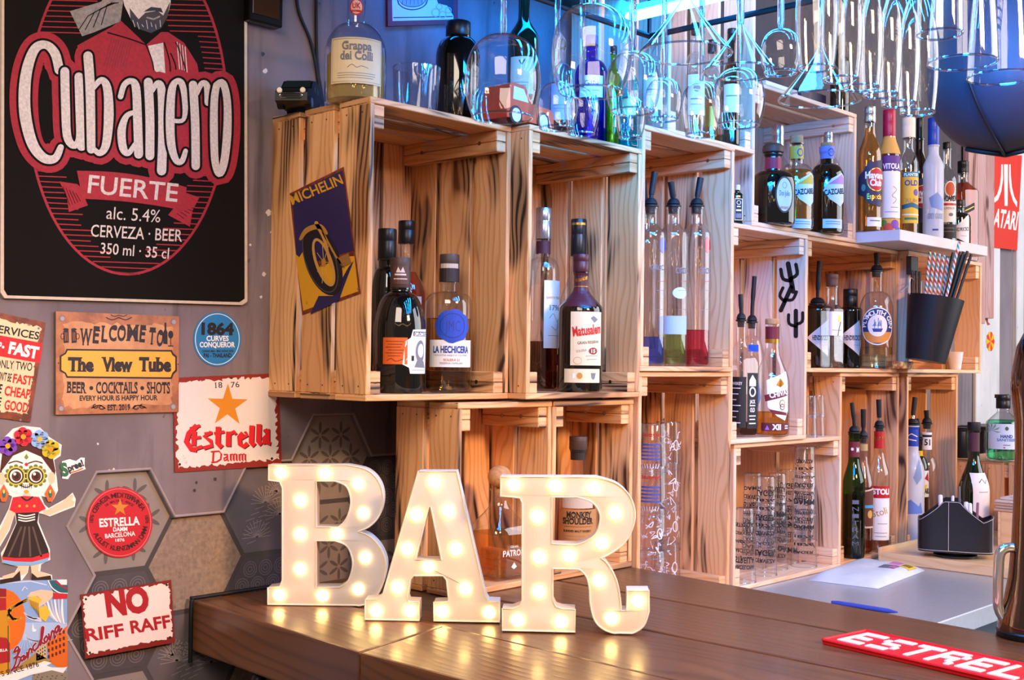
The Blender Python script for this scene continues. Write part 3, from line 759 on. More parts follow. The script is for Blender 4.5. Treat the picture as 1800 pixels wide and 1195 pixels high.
wall_sheet('round_sticker', 'round red sticker with a gold star on a grey hexagonal tile', 'sticker', [(210+58*math.cos(i*PI/24), 918+62*math.sin(i*PI/24)) for i in range(48)], red_sticker, pm('#c2182a'), .0004, .006)

# --- painted skull-faced doll sticker
def doll(P):
    SK = pm('#f0c7a6'); WHT = pm('#f2ece8'); HR = pm('#4a1a12'); DK = pm('#2a1512'); RDs = pm('#d31f2c')
    def k(*p): return [(x*.38081, 740+y*.38076) for x, y in p]
    def e(x, y, rx, ry, m_, L, **kw): P.ell(x*.38081, 740+y*.38076, rx*.38, ry*.38, m_, L, **kw)
    out = k(*((0, 95), (60, 35), (110, 22), (185, 30), (230, 75), (285, 110), (280, 160), (250, 180), (262, 260), (268, 320), (240, 375), (214, 352), (190, 345), (205, 385), (225, 402), (300, 360), (335, 330), (350, 360), (345, 395), (300, 412), (230, 440), (196, 428), (180, 425), (178, 465), (230, 590), (232, 640), (190, 662), (186, 694), (240, 710), (242, 736), (148, 738), (142, 672), (134, 668), (128, 700), (98, 740), (0, 758), (-60, 760), (-60, 735), (60, 712), (84, 672), (10, 655), (4, 610), (26, 575), (74, 470), (68, 430), (44, 505), (0, 580), (-60, 600), (-60, 480), (0, 485), (40, 405), (56, 348), (30, 335), (-60, 300), (-60, 120)))
    P.poly(out, WHT, 0)
    P.poly(k((0, 230), (10, 150), (60, 100), (120, 90), (190, 100), (240, 150), (256, 230), (250, 262), (0, 262)), HR, 1)
    P.poly(k((8, 230), (60, 160), (120, 135), (190, 165), (238, 230), (240, 270), (215, 320), (160, 336), (90, 336), (30, 315), (6, 270)), WHT, 2)
    e(8, 265, 18, 28, SK, 3); e(238, 262, 16, 28, SK, 3)
    for x in (74, 165):
        for q in range(12): e(x+44*math.cos(q*PI/6), 253+44*math.sin(q*PI/6), 10, 10, pm('#6f7a1e'), 3, n=12)
        e(x, 253, 43, 43, pm('#c9c04a'), 4); e(x, 253, 36, 36, DK, 5); e(x, 253, 29, 30, WHT, 6); e(x+2, 255, 22, 23, pm('#5a2412'), 7); e(x+2, 255, 11, 12, DK, 8); e(x-6, 244, 7, 7, WHT, 9)
        P.stroke(k((x-34, 195), (x, 185), (x+30, 194)), 2, DK, 4, 4)
    P.poly(k((118, 283), (122, 266), (127, 283)), DK, 4)
    P.stroke(k((94, 296), (122, 306), (150, 294)), 1.6, DK, 4, 4)
    for q in range(6): P.stroke(k((100+q*9, 290+3*math.sin(q*.7)), (100+q*9, 310)), .9, DK, 4)
    e(122, 200, 8, 8, RDs, 4); P.poly(k((122, 150), (132, 168), (122, 178), (112, 168)), pm('#7d8a2c'), 4); e(122, 326, 12, 9, pm('#e6a23a'), 4)
    for x, y, m_, c_ in ((36, 115, '#7a3fb8', '#f0a020'), (108, 72, '#d41f36', '#f0a020'), (184, 84, '#8fb4e6', '#f0b030'), (234, 130, '#c9b420', '#f0901a')):
        for q in range(6): e(x+24*math.cos(q*PI/3+.4), y+24*math.sin(q*PI/3+.4), 21, 21, pm(m_), 10, n=16)
        e(x, y, 12, 12, pm(c_), 11, n=16)
    for x in (18, 232):                                   # earrings
        P.poly(k((x, 290), (x+24, 335), (x+10, 372), (x-10, 372), (x-24, 335)), pm('#d8642a'), 9); e(x, 335, 9, 20, pm('#2a6b5a'), 10); e(x, 325, 5, 9, pm('#f0d060'), 11)
    P.poly(k((108, 335), (140, 335), (140, 365), (108, 365)), SK, 3)
    P.poly(k((60, 352), (110, 345), (180, 350), (212, 404), (180, 420), (72, 424), (44, 410)), RDs, 4); P.stroke(k((100, 350), (124, 366), (150, 350)), 3, DK, 5, 4)
    for x in (90, 124, 158): e(x, 392, 6, 6, pm('#f0b030'), 5, n=12)
    P.poly(k((72, 424), (180, 420), (172, 470), (78, 472)), DK, 4)
    for q in range(3): P.stroke(k((86, 432+q*12), (120, 438+q*12), (160, 430+q*12)), 2.2, WHT, 5, 4)
    P.poly(k((78, 470), (172, 468), (222, 590), (226, 610), (150, 632), (70, 634), (10, 628), (30, 580)), DK, 5)
    for q in range(4): P.stroke(k((98+q*18, 490), (40+q*50, 622)), 3.4, pm('#5b4a42'), 6)
    P.poly(k((10, 626), (70, 632), (150, 630), (228, 606), (226, 632), (150, 652), (70, 650), (12, 642)), RDs, 6); P.poly(k((12, 640), (70, 648), (150, 650), (226, 630), (220, 648), (150, 666), (60, 666), (14, 654)), pm('#7db2e0'), 7)
    P.poly(k((44, 410), (72, 420), (40, 500), (0, 570), (-30, 560), (8, 490)), SK, 3)
    P.poly(k((196, 404), (212, 412), (290, 372), (308, 352), (332, 338), (340, 348), (330, 362), (346, 372), (336, 392), (300, 402), (232, 432), (204, 432)), SK, 3)
    P.poly(k((92, 652), (132, 652), (124, 700), (70, 724), (20, 730), (10, 716), (80, 694)), SK, 4); P.poly(k((140, 652), (182, 650), (176, 690), (222, 708), (232, 722), (150, 722), (148, 700)), SK, 4)
    P.poly(k((0, 732), (60, 722), (92, 690), (96, 736), (0, 752)), DK, 5); P.poly(k((146, 700), (172, 722), (234, 712), (238, 732), (146, 734)), DK, 5)
DOLL_OUT = [(x*.38081, 740+y*.38076) for x, y in ((0, 95), (60, 35), (110, 22), (185, 30), (230, 75), (285, 110), (280, 160), (250, 180), (262, 260), (268, 320), (240, 375), (214, 352), (190, 345), (205, 385), (225, 402), (300, 360), (335, 330), (350, 360), (345, 395), (300, 412), (230, 440), (196, 428), (180, 425), (178, 465), (230, 590), (232, 640), (190, 662), (186, 694), (240, 710), (242, 736), (148, 738), (142, 672), (134, 668), (128, 700), (98, 740), (0, 758), (-60, 760), (-60, 735), (60, 712), (84, 672), (10, 655), (4, 610), (26, 575), (74, 470), (68, 430), (44, 505), (0, 580), (-60, 600), (-60, 480), (0, 485), (40, 405), (56, 348), (30, 335), (-60, 300), (-60, 120))]
wall_sheet('doll_sticker', 'cut-out sticker of a skull-faced girl with flowers in her hair and a black skirt', 'sticker', DOLL_OUT, doll, INKW, .0004)

def small_sticker(P):
    def f(*p): return [(x*500/1757, 520+y*340/1195) for x, y in p]
    out = f((382, 1022), (430, 1008), (470, 1020), (500, 998), (524, 1000), (522, 1050), (530, 1070), (440, 1100), (420, 1132), (384, 1128), (390, 1080))
    P.poly(out, INKW, 0)
    P.text('S', 109, 837, 122, 834, 21, pm('#2f6b4a'), 1, .06); P.text('pree!', 121, 829, 148, 818, 11, pm('#2c2c38'), 1, .05)
    P.stroke([(123, 831), (134, 828), (145, 823)], 2.4, pm('#d9652a'), 1)
wall_sheet('small_sticker', 'tiny white cut-out sticker with green and orange writing beside the doll', 'sticker', [(x*500/1757, 520+y*340/1195) for x, y in ((382, 1022), (430, 1008), (470, 1020), (500, 998), (524, 1000), (522, 1050), (530, 1070), (440, 1100), (420, 1132), (384, 1128), (390, 1080))], small_sticker, INKW, .0004)

def city_poster(P):
    P.rect(-70, 1030, 118, 1400, pm('#86a6d8'), 0); P.poly([(-70, 1030), (-70, 1022), (112, 1018), (118, 1024), (118, 1030)], pm('#86a6d8'), 0)
    def k(*p): return [(x*.16317, 1000+y*.16318) for x, y in p]
    P.ell(9, 1090, 36, 54, pm('#e56a12'), 1); P.rect(40, 1094, 118, 1125, pm('#a9bfe4'), .5)
    for q in range(16): P.stroke(k((270+q*3, 700+q*6), (180+q*40, 880-q*8)), .7, pm('#c6d3ee'), 1)
    P.stroke(k((60, 150), (330, 130), (500, 170)), 2, pm('#c9d6f0'), 1); P.stroke(k((240, 230), (265, 190), (295, 215)), 1.2, INKW, 3)
    P.poly(k((520, 125), (600, 120), (730, 150), (730, 260), (640, 262), (570, 240), (540, 180)), pm('#1f5f6b'), 2); P.stroke(k((520, 125), (560, 200), (640, 255), (725, 262)), 2, INKW, 3, 4); P.stroke(k((600, 130), (660, 180), (725, 210)), 3, pm('#a52338'), 3, 4); P.poly(k((610, 118), (720, 112), (722, 170), (660, 168)), INKW, 3)
    P.poly(k((570, 255), (726, 265), (722, 320), (570, 325)), pm('#c22230'), 3)
    P.poly(k((570, 235), (440, 222), (330, 250), (290, 300), (330, 300), (400, 290), (450, 330), (400, 420), (440, 400), (540, 330), (570, 290)), pm('#f0c3a4'), 3)
    for q in range(5): P.stroke(k((290, 320+q*6), (190-q*14, 370+q*16), (90-q*4, 440+q*26), (150+q*24, 560-q*10)), [2, 3, 4, 3], pm('#e0ac2c') if q % 2 else pm('#c28a1c'), 2, 5)
    P.poly(k((300, 310), (370, 280), (460, 330), (400, 440), (330, 400)), pm('#e6b83a'), 2); P.poly(k((400, 420), (500, 390), (545, 470), (490, 570), (430, 520)), pm('#e6b83a'), 4)
    for q in range(7): P.stroke(k((320+q*15, 330+q*6), (340+q*14, 400+q*20)), .8, pm('#7d5a16'), 5, 0)
    for q in range(6): P.stroke(k((470+q*40, 350-q*6), (520+q*30, 470), (600+q*18, 560+q*5)), [2.5, 4, 2], INKW if q % 2 else pm('#c2bfd6'), 2.5, 5)
    for q in range(4): P.stroke(k((260+q*14, 470+q*14), (320+q*20, 530), (440, 565-q*12)), [2, 3, 2], pm('#d6d4e8'), 2.5, 5)
    P.poly(k((345, 650), (352, 580), (368, 640), (395, 655), (380, 675), (350, 675)), INKW, 3)
    P.poly(k((500, 790), (620, 690), (728, 610), (728, 1060), (640, 1070), (540, 1010)), pm('#d9661c'), 2); P.poly(k((390, 870), (500, 800), (500, 960), (390, 990)), pm('#c9b088'), 2)
    for i in range(4):
        for j in range(5): P.rect(84+j*6.6, 1118+i*11-j*2.6, 87.5+j*6.6, 1124+i*11-j*2.6, pm('#5d2412'), 3)
    for i in range(3):
        for j in range(4): P.rect(66+j*4, 1143+i*6-j*2.4, 68+j*4, 1146+i*6-j*2.4, pm('#4a3520'), 3)
    P.poly(k((180, 1060), (390, 900), (500, 960), (560, 1010), (300, 1080), (140, 1130)), pm('#a8843c'), 2); P.poly(k((350, 1140), (560, 1080), (728, 1100), (728, 1300), (330, 1300)), pm('#8a8070'), 2)
    for i in range(40): P.ell(60+(i*37 % 58), 1186+(i*23 % 30), 1.5, 1, pm('#3f3a34'), 3, 6)
    P.poly(k((-100, 1160), (60, 1130), (300, 1060), (480, 990), (560, 1010), (500, 1040), (560, 1060), (690, 1060), (728, 1050), (680, 1120), (560, 1090), (330, 1140), (100, 1230), (-100, 1300)), INKW, 5)
    P.text('STATEMENTS SINCE 1876', -60, 1206, 69, 1171, 9, pm('#3a2a30'), 6, .01)
    W_ = [((125, 1095), (165, 1020), (200, 860), (180, 840), (150, 900), (215, 860), (190, 930), (150, 960), (220, 950), (195, 1040), (120, 1090)), ((255, 930), (225, 960), (240, 990), (270, 930), (262, 980), (285, 940)), ((290, 900), (300, 960), (315, 870), (335, 860), (345, 900)), ((385, 800), (355, 840), (370, 880), (400, 850)), ((405, 850), (440, 760), (425, 790), (435, 820)), ((440, 810), (470, 640), (450, 640), (445, 780), (480, 800)), ((500, 720), (475, 760), (495, 790), (515, 750), (500, 722)), ((525, 700), (540, 770), (560, 670), (580, 680), (585, 750), (600, 720)), ((625, 610), (595, 650), (610, 690), (640, 610), (640, 680), (665, 640))]
    P.strokes([(k(*p_), 4.6) for p_ in W_], INKW, 6, 4); P.strokes([(k(*p_), 3.4) for p_ in W_], pm('#8d1a34'), 7, 4)
    # amber bottle at the poster's edge
    P.poly(k((-60, 220), (65, 220), (68, 440), (80, 560), (112, 640), (112, 1150), (-60, 1190)), pm('#c98a1a'), 4); P.poly(k((-60, 205), (68, 212), (68, 300), (-60, 300)), pm('#8d1420'), 5); P.poly(k((-60, 310), (65, 310), (68, 440), (-60, 450)), pm('#a81a22'), 5)
    P.poly(k((-60, 730), (70, 740), (108, 800), (108, 1000), (-60, 1030)), pm('#a81a22'), 5); P.text('ESTRELLA', -14, 1147, 13.5, 1144, 4.5, INKW, 6, .03); P.stroke([(14.5, 1100), (14.5, 1185)], 1.4, pm('#5a3208'), 6)
wall_sheet('city_poster', 'colourful poster reading Barcelona with an orange sun and an amber bottle', 'poster', [(-70, 1022), (112, 1018), (118, 1024), (118, 1400), (-70, 1400)], city_poster, PAPER, .0006)

# --- framed print, box and cables above the crates
def framed(P):
    P.poly([(683, -60), (803, -80), (803, 40), (684, 44)], pm('#6d2333'), 0); P.poly([(688, -60), (797, -80), (797, 34), (690, 37)], pm('#c3c3d6'), 1)
    D = pm('#26263a')
    P.ring(725, 0, 26, 17, 2, D, 2); P.ring(725, 0, 22, 12, 1.2, D, 2); P.ell(725, 3, 20, 10, pm('#8d8ea6'), 1.5)
    P.stroke([(692, 31), (760, 30), (795, 29)], 1.8, D, 2); P.poly([(762, -20), (797, -24), (797, 28), (786, 10), (770, 6)], D, 1.8)
    for x, y, r in ((766, 22, 7), (778, 26, 6), (772, 12, 5), (788, 18, 5)): P.ring(x, y, r, r, 1.8, pm('#9fa0ba'), 3, 18)
    for q in range(8): P.stroke([(704+q*6, -14), (700+q*7, 8)], .8, D, 2)
wall_sheet('framed_print', 'small framed black and white print with a dark red border above the crates', 'picture', [(681, -60), (805, -80), (805, 42), (682, 46)], framed, pm('#6d2333'), .006)
bm = bmesh.new(); a, b2 = onY(437, 20, -.02), onY(496, 50, -.02); box(bm, a.x, b2.x, -.022, -.0005, b2.z, .9, bev=.003, seg=2)
t = tag(build('wall_box', bm, [mat('black_gloss', '#0d0b0c', .18)]), 'glossy black box mounted on the wall beside the big black board', 'box')
bm = bmesh.new(); box(bm, a.x+.006, b2.x-.008, -.0235, -.0225, b2.z+.012, .89, bev=.0003); build('window_panel', bm, [mat('amber_gloss', '#3a2210', .12)], t)
for nm, pts, lb in (('power_cable', [(519, -30), (525, 20), (545, 70), (556, 120), (566, 190), (572, 230)], 'thin black cable slanting down the wall behind the car'), ('power_cable', [(556, -30), (556, 60), (558, 120), (565, 165), (572, 228)], 'thin black cable hanging straight down the wall')):
    bm = bmesh.new(); tube(bm, smooth_path([onY(x, y, -.0032) for x, y in pts], 6), .0028, 8); tag(build(nm, bm, [RUBBER], None, True), lb, 'cable')
bm = bmesh.new(); tube(bm, smooth_path([(-.1395, -.0045, -.41), (-.1395, -.0045, -.33), (-.137, -.0045, -.3125), (-.125, -.0045, -.3112), (.03, -.0045, -.3112)], 6), .0032, 8)
tag(build('edge_cable', bm, [RUBBER], None, True), 'black cable run along the joint of bar top and wall', 'cable')
# filler dabs and nail holes belong to the wall
P = Pic(True)
for i, (x, y, r, m_) in enumerate(((466, 125, 4, 'w'), (472, 374, 5, 'w'), (464, 482, 3.5, 'w'), (459, 522, 2.4, 'w'), (476, 408, 1.5, 'w'), (440, 430, 2, 'w'), (462, 95, 3.4, 'k'), (424, 140, 3, 'k'), (342, 862, 3, 'k'), (378, 842, 3.4, 'k'), (172, 780, 2, 'w'), (345, 848, 2.5, 'k'), (200, 826, 3, 'w'), (192, 827, 2.4, 'w'))):
    rr = random.Random(i); P.poly([(x+r*(.7+.5*rr.random())*math.cos(j*PI/5), y+r*(.8+.6*rr.random())*math.sin(j*PI/5)) for j in range(10)], pm('#d8ccc8') if m_ == 'w' else pm('#3a3236'), 0)
P.place(lambda u, v, n: onY(u, v, -.0004)); o = build('filler_spots', P.bm, P.mats, WALL)

# ================================================================ crates
def crate(label, x, y, z, dims, m, group='wooden crates stacked as a shelf', nback=None, screws=True, flip=False):
    W, H, D = dims; t = .0095; g = .0125; gb = .008
    root = thing('wooden_crate', label, 'crate', (x+W/2, y+D/2, z), group)
    nd = 3 if D > .2 else 2
    sw = (D-g*(nd-1))/nd
    def horiz(z0):
        bm = bmesh.new()
        for i in range(nd):
            j = random.uniform(-.0012, .0012)
            board(bm, x+j, x+W+j*.5, y+i*(sw+g), y+i*(sw+g)+sw, z0, z0+t, 0)
        return bm
    build('bottom_panel', horiz(z), [m], root); build('top_panel', horiz(z+H-t), [m], root)
    for xs in (x, x+W-t):
        bm = bmesh.new()
        for i in range(nd):
            y0 = y+i*(sw+g); y1 = y0+sw
            board(bm, xs, xs+t, y0+.0004, y1-.0004, z+t, z+H-t, 2)
            for zz in (z+.022, z+H-.022):
                for q in (.25, .75): box(bm, xs-.0003 if xs == x else xs+t-.0006, xs+.0006 if xs == x else xs+t+.0003, y0+sw*q-.0012, y0+sw*q+.0012, zz-.0012, zz+.0012, 1)
        build('side_panel', bm, [m, mat('nail_head', '#3d2a20', .5)], root)
    bm = bmesh.new(); nb = nback or max(3, round((W-2*t)/.078)); bw = (W-2*t-gb*(nb-1))/nb
    for i in range(nb):
        x0 = x+t+i*(bw+gb); board(bm, x0, x0+bw, y+D-t, y+D-.0005, z+t, z+H-t, 2)
    build('back_panel', bm, [m], root)
    cw, ch = .022, .036
    for xs, s in ((x+t, 1), (x+W-t-cw, -1)):
        for zs in (z+t, z+H-t-ch):
            bm = bmesh.new()
            board(bm, xs, xs+cw, y+.004, y+D-t-.001, zs, zs+ch/2-.0004, 1); board(bm, xs, xs+cw, y+.004, y+D-t-.001, zs+ch/2+.0004, zs+ch, 1)
            xf = xs+cw if s == 1 else xs
            for yy in (y+.045, y+D-.06):
                v = []
                for k in range(12):
                    v.append(bm.verts.new((xf+.0006*s, yy+.0036*math.cos(k*PI/6), zs+ch*.5+.0036*math.sin(k*PI/6))))
                f = bm.faces.new(v); f.material_index = 1
            build('cleat', bm, [m, CHROME], root)
    return root
LG, LL, SMC = (.31, .46, .25), (.46, .31, .25), (.226, .31, .15)
crate('tall scorched crate at the end of the shelf, a tin sign on its side', 0, -.25, 0, LG, W_SCORCH)
crate('tall scorched crate holding a dark rum bottle with a cream label', .3115, -.29, 0, LG, W_SCORCH)
crate('tall crate with three slim clear bottles with pourers', .624, -.289, .048, LG, W_MID)
crate('small scorched crate on the bar holding a bottle with a round cork', .172, -.272, -.3145, SMC, W_SCORCH)
crate('small crate on the bar holding a bottle with a brown label', .3985, -.274, -.3145, SMC, W_SCORCH)
crate('tall pale crate with two stacks of printed clear tumblers', .630, -.282, -.413, LG, W_MID)
crate('tall crate with three black cactus stickers inside', .959, -.267, -.1025, LG, W_LIGHT)
crate('wide crate on the steel worktop full of stacked pint glasses', .990, -.258, -.413, LL, W_LIGHT)
crate('wide crate with round-shouldered tequila bottles, under a pale box', 1.039, -.265, .3582, LL, W_LIGHT)
crate('wide crate with clear and black gin bottles', 1.279, -.258, .0478, LL, W_MID)
crate('wide crate behind the black straw bucket', 1.7405, -.284, .0478, LL, W_LIGHT)
crate('tall crate with a green vermouth bottle and two clear bottles', 1.456, -.250, -.413, LG, W_MID)
crate('tall crate with a frosted blue-capped bottle behind the wooden tray', 1.7675, -.270, -.413, LG, W_MID)
crate('tall bluish-lit crate on top, behind the hanging glasses', .7255, -.272, .5085, LG, W_LIGHT)

# motorbike tin sign on the crate side
def moto(P):
    q = [(509, 340), (604, 293), (634, 515), (531, 553)]
    P.poly(q, rustic('rust_red', '#8a3a22', '#5f2614', .45, .6, 60), 0)
    NV = rustic('worn_navy', '#2c2455', '#7a3a2c', .66, .72, 40); YL = rustic('worn_ochre', '#e0a026', '#8a4a22', .64, .72, 40); DK = pm('#201a20')
    P.poly([(513, 343), (602, 299), (622, 440), (523, 470)], NV, 1); P.poly([(519, 446), (526, 452), (534, 440), (545, 448), (562, 470), (600, 452), (623, 450), (630, 512), (533, 546)], YL, 2)
    P.poly([(545, 552), (560, 520), (585, 520), (612, 470), (622, 458), (604, 505), (596, 528)], NV, 2.5)
    P.text('MICHELIN', 514, 360, 604, 322, 17, YL, 4, .02)
    P.ring(567, 459, 22, 54, 17, DK, 5, 40, rot=-.33); P.ring(569, 461, 13, 42, 5, pm('#c99a48'), 6, 40, rot=-.33); P.ring(563, 457, 26, 59, 2, pm('#4d4348'), 5.5, 40, rot=-.33)
    for a in range(7): P.stroke([(569, 461), (569+13*math.cos(a*.9), 461+38*math.sin(a*.9))], .9, pm('#d7b068'), 5.6, cap=False)
    P.stroke([(528, 420), (540, 404), (562, 398), (574, 410)], [5, 9, 9, 5], pm('#b8823a'), 7, 5); P.stroke([(556, 392), (570, 420), (580, 460), (586, 470)], [7, 6, 4, 4], pm('#c9924a'), 7, 4); P.stroke([(562, 398), (590, 450), (604, 470)], 3.5, pm('#b8823a'), 7, 4)
    P.poly([(590, 455), (612, 445), (618, 462), (602, 470)], pm('#9a6a34'), 7); P.ell(569, 461, 4, 7, pm('#b8823a'), 7)
    P.ell(629, 507, 1.6, 1.8, INKG, 8, 10); P.ell(516, 347, 1.6, 1.8, INKG, 8, 10)
wall_sheet('tin_sign', 'tilted navy and ochre tin sign with a motorbike wheel on the crate side', 'sign', [(509, 340), (604, 293), (634, 515), (531, 553)], moto, TIN, .0012, plane=lambda px, py, n: onX(px, py, -.0018-n))

# cactus stickers on the crate's inner side (face x = 1.269-.0095)
def cactus(px, py, s, tilt):
    xf = 1.2594
    P = Pic(True); c, q = math.cos(tilt), math.sin(tilt)
    def k(pts): return [(px+(x*c-y*q)*s, py+(x*q+y*c)*s) for x, y in pts]
    K1 = mat('black_vinyl', '#0d0c0e', .5)
    P.stroke(k([(0, 30), (0, -22)]), 9*s, K1, 0); P.stroke(k([(0, 10), (-14, 4), (-15, -14)]), 6.5*s, K1, 0, 3); P.stroke(k([(0, 6), (13, 0), (14, -18)]), 6.5*s, K1, 0, 3)
    P.place(lambda u, v, n: onX(u, v, xf-.0006)); return P
for (px, py, s, tl), lb in zip(((1389, 484, .95, -.18), (1383, 522, .85, .42), (1399, 565, .85, .0)), ('black cactus sticker, topmost of three on the crate side', 'black cactus sticker tilted over, middle one of three on the crate side', 'black upright cactus sticker, lowest of three on the crate side')):
    P = cactus(px, py, s, tl); tag(build('cactus_sticker', P.bm, P.mats), lb, 'sticker', 'cactus stickers in the crate')

# ================================================================ bottles
def ease(a, b, t): return a+(b-a)*(3*t*t-2*t*t*t)
def pour_spout(root, c, r, zb, h, tip, lean):
    """rubber plug with a spout, from zb up to zb+h"""
    bm = bmesh.new(); lathe(bm, [(r*.72, -.012), (r*.80, 0), (r*1.12, .001), (r*1.12, .004), (r*.86, .005), (r*1.0, .007), (r*.80, .014), (r*.5, .018)], (c[0], c[1], zb), 18)
    o = build('pourer', bm, [RUBBER], root, True)
    p = [Vector((c[0], c[1], zb+.014)), Vector((c[0]+lean*.003, c[1], zb+h*.45)), Vector((c[0]+lean*.009, c[1]-lean*.003, zb+h))]
    bm = bmesh.new(); tube(bm, smooth_path(p, 4), [.0042]*5+[.0052]*4, 10, 0 if tip is None else 1)
    if tip is not None: tube(bm, [p[0]*.35+p[1]*.65, p[1], p[2]+Vector((0, 0, .001))], [.0052, .0060, .0068], 10, 0)
    build('spout', bm, [RUBBER, tip or CHROME], o, True)
BOTTLES = {}
def bottle(label, px, Y, z, w, top, ys, yn, wn, glass, cap=None, pour=None, liq=None, sq=2, rot=None, labels=(), group=None, name='bottle', cat='bottle', clr=.0, foot=1.0, style='round', neckring=True, capname='cap', seg=36):
    """px column, Y depth, shelf height z, width w and the heights (image rows) of mouth, shoulder and neck as the photo shows them"""
    P = atXY(px, Y, z); bx, by, dep = proj(P); mpp = dep/F_PX
    Z = lambda py: (by-py)*mpp
    R, rn = w*mpp/2, wn*mpp/2
    dv = (CAM-P); dv.z = 0; dv.normalize(); ev = Vector((-dv.y, dv.x, 0))     # towards the camera, and to its side
    base = math.atan2(dv.y, dv.x); rz = base if rot is None else base+math.radians(rot)
    ztop = Z(cap[0] if cap and cap[0] else top); hs, hn = Z(ys), Z(yn)
    prof = [(R*.86*foot, 0), (R*.97*foot, .0025), (R*foot, .008)]
    n = 10
    prof += [(R, max(hs*.98, .01))]
    for i in range(1, n+1):
        t = i/n
        if style == 'round': prof.append((rn+(R-rn)*math.sqrt(max(0, 1-t**1.7)) if t < 1 else rn, hs+(hn-hs)*t))
        elif style == 'slope': prof.append((ease(R, rn, t), hs+(hn-hs)*t))
        elif style == 'flat': prof.append((rn+(R-rn)*max(0, 1-t**3.2)**.5 if t < 1 else rn, hs+(hn-hs)*t))
        elif style == 'cone': prof.append((R+(rn-R)*t, hs+(hn-hs)*t))
    prof += [(rn*.98, (hn+ztop)/2), (rn, ztop-.004), (rn*1.12 if neckring else rn, ztop-.003), (rn*1.12 if neckring else rn, ztop)]
    def rad(zz):
        for (r0, z0), (r1, z1) in zip(prof, prof[1:]):
            if z0 <= zz <= z1 and z1 > z0: return r0+(r1-r0)*(zz-z0)/(z1-z0)
        return prof[-1][0] if zz > 0 else R
    sqs = [sq if zz <= hs else (sq+(2-sq)*min(1, (zz-hs)/(max(hn-hs, .001)))) for _, zz in prof] if sq != 2 else None
    root = thing(name, label, cat, P, group, 0)
    bm = bmesh.new(); lathe(bm, prof, P, seg if sq == 2 else 64, sq=sqs, rot=rz); build('glass_body', bm, [glass], root, True)
    if liq:
        zl = Z(liq[0]); lp = [(r*.93-.0006, zz+(.004 if i < 3 else 0)) for i, (r, zz) in enumerate(prof) if zz < zl-.001]; lp.append((rad(zl)*.93-.0006, zl))
        ls = ([sqs[i] for i in range(len(lp)-1)]+[sqs[len(lp)-1]]) if sqs else None
        bm = bmesh.new(); lathe(bm, lp, P, seg if sq == 2 else 64, sq=ls, rot=rz); build('liquid', bm, [liq[1]], root, True)
    if cap and len(cap) > 2:
        cz, cw, cm = Z(cap[0]), cap[1]*mpp/2, cap[2]; ct = Z(top); kind = cap[3] if len(cap) > 3 else 'cap'
        c0 = cz-(.0 if kind in ('cork', 'ball') else .0005); bm = bmesh.new()
        if kind == 'ball':
            r0 = (ct-cz)/2; lathe(bm, [(r0*.45, -.006)]+[(max(cw*math.sin(a), .0005), r0-r0*math.cos(a)) for a in [PI*(i+.9)/12 for i in range(11)]]+[(.0005, 2*r0)], (P.x, P.y, P.z+cz), 24)
        elif kind == 'dome':
            h = ct-cz; lathe(bm, [(cw*.55, -.004), (cw*.6, 0), (cw*.96, h*.12), (cw, h*.4), (cw*.93, h*.7), (cw*.7, h*.92), (cw*.3, h)], (P.x, P.y, P.z+cz), 28)
        else:
            h = ct-cz; lathe(bm, [(cw*.97, 0), (cw, .001), (cw, h*.55), (cw*.985, h*.56), (cw*.985, h*.60), (cw, h*.61), (cw, h-.0015), (cw*.95, h)], (P.x, P.y, P.z+cz), 28)
        build(capname if kind != 'cork' else 'cork', bm, [cm], root, True)
    if pour:
        pour_spout(root, P, rn, P.z+ztop, Z(pour[0])-ztop, pour[1], random.uniform(-1, 1))
    for lb in labels:
        a0 = math.radians(lb['a']); nm = lb.get('n', 'label'); Q = Pic(True)
        lw = min(lb['w'], 2*PI*.995*rad(Z(sum(lb['y'])/2))/mpp)
        if lb.get('bg'):
            y0, y1 = lb['y']
            Q.rect(-lw/2, y0, lw/2, y1, lb['bg'], 0)
        for it in lb.get('d', ()):
            k = it[0]
            if k == 't':
                i = next(j for j, q in enumerate(it) if isinstance(q, bpy.types.Material)); v0 = it[4]; v1 = it[5] if i == 7 else v0
                Q.text(it[1], it[2], v0, it[3], v1, it[i-1], it[i], 3, it[i+1] if len(it) > i+1 else 0, lb.get('serif', False))
            elif k == 'r': Q.rect(it[1], it[2], it[3], it[4], it[5], it[6] if len(it) > 6 else 1)
            elif k == 'e': Q.ell(it[1], it[2], it[3], it[4], it[5], it[6] if len(it) > 6 else 2, 28)
            elif k == 'o': Q.ring(it[1], it[2], it[3], it[4], it[5], it[6], it[7] if len(it) > 7 else 2, 28)
            elif k == 'p': Q.poly(it[1], it[2], it[3] if len(it) > 3 else 2)
            elif k == 's': Q.stroke(it[1], it[2], it[3], it[4] if len(it) > 4 else 2, it[5] if len(it) > 5 else 0)
            elif k == 'a': Q.arc(it[1], it[2], it[3], it[4], it[5], it[6], it[7], it[8], 3, .02, len(it) > 9)
        Q.cut(max(w/16, .8)); Q.cut(max((ztop/mpp)/40, 2), 1)
        def fn(u, v, nn):
            zz = Z(v); r = rad(zz); th = a0+u*mpp/max(r, .004)
            if sq != 2:
                psi = base+th-rz; s_ = sq if zz <= hs else sq+(2-sq)*min(1, (zz-hs)/max(hn-hs, .001))
                r = r/((abs(math.cos(psi))**s_+abs(math.sin(psi))**s_)**(1/s_))
            r += .0005+nn*.00016
            return P+dv*(r*math.cos(th))+ev*(r*math.sin(th))+Vector((0, 0, zz))
        Q.place(fn); build(nm, Q.bm, Q.mats, root, label=lb.get('lab'))
    BOTTLES[label] = root; return root

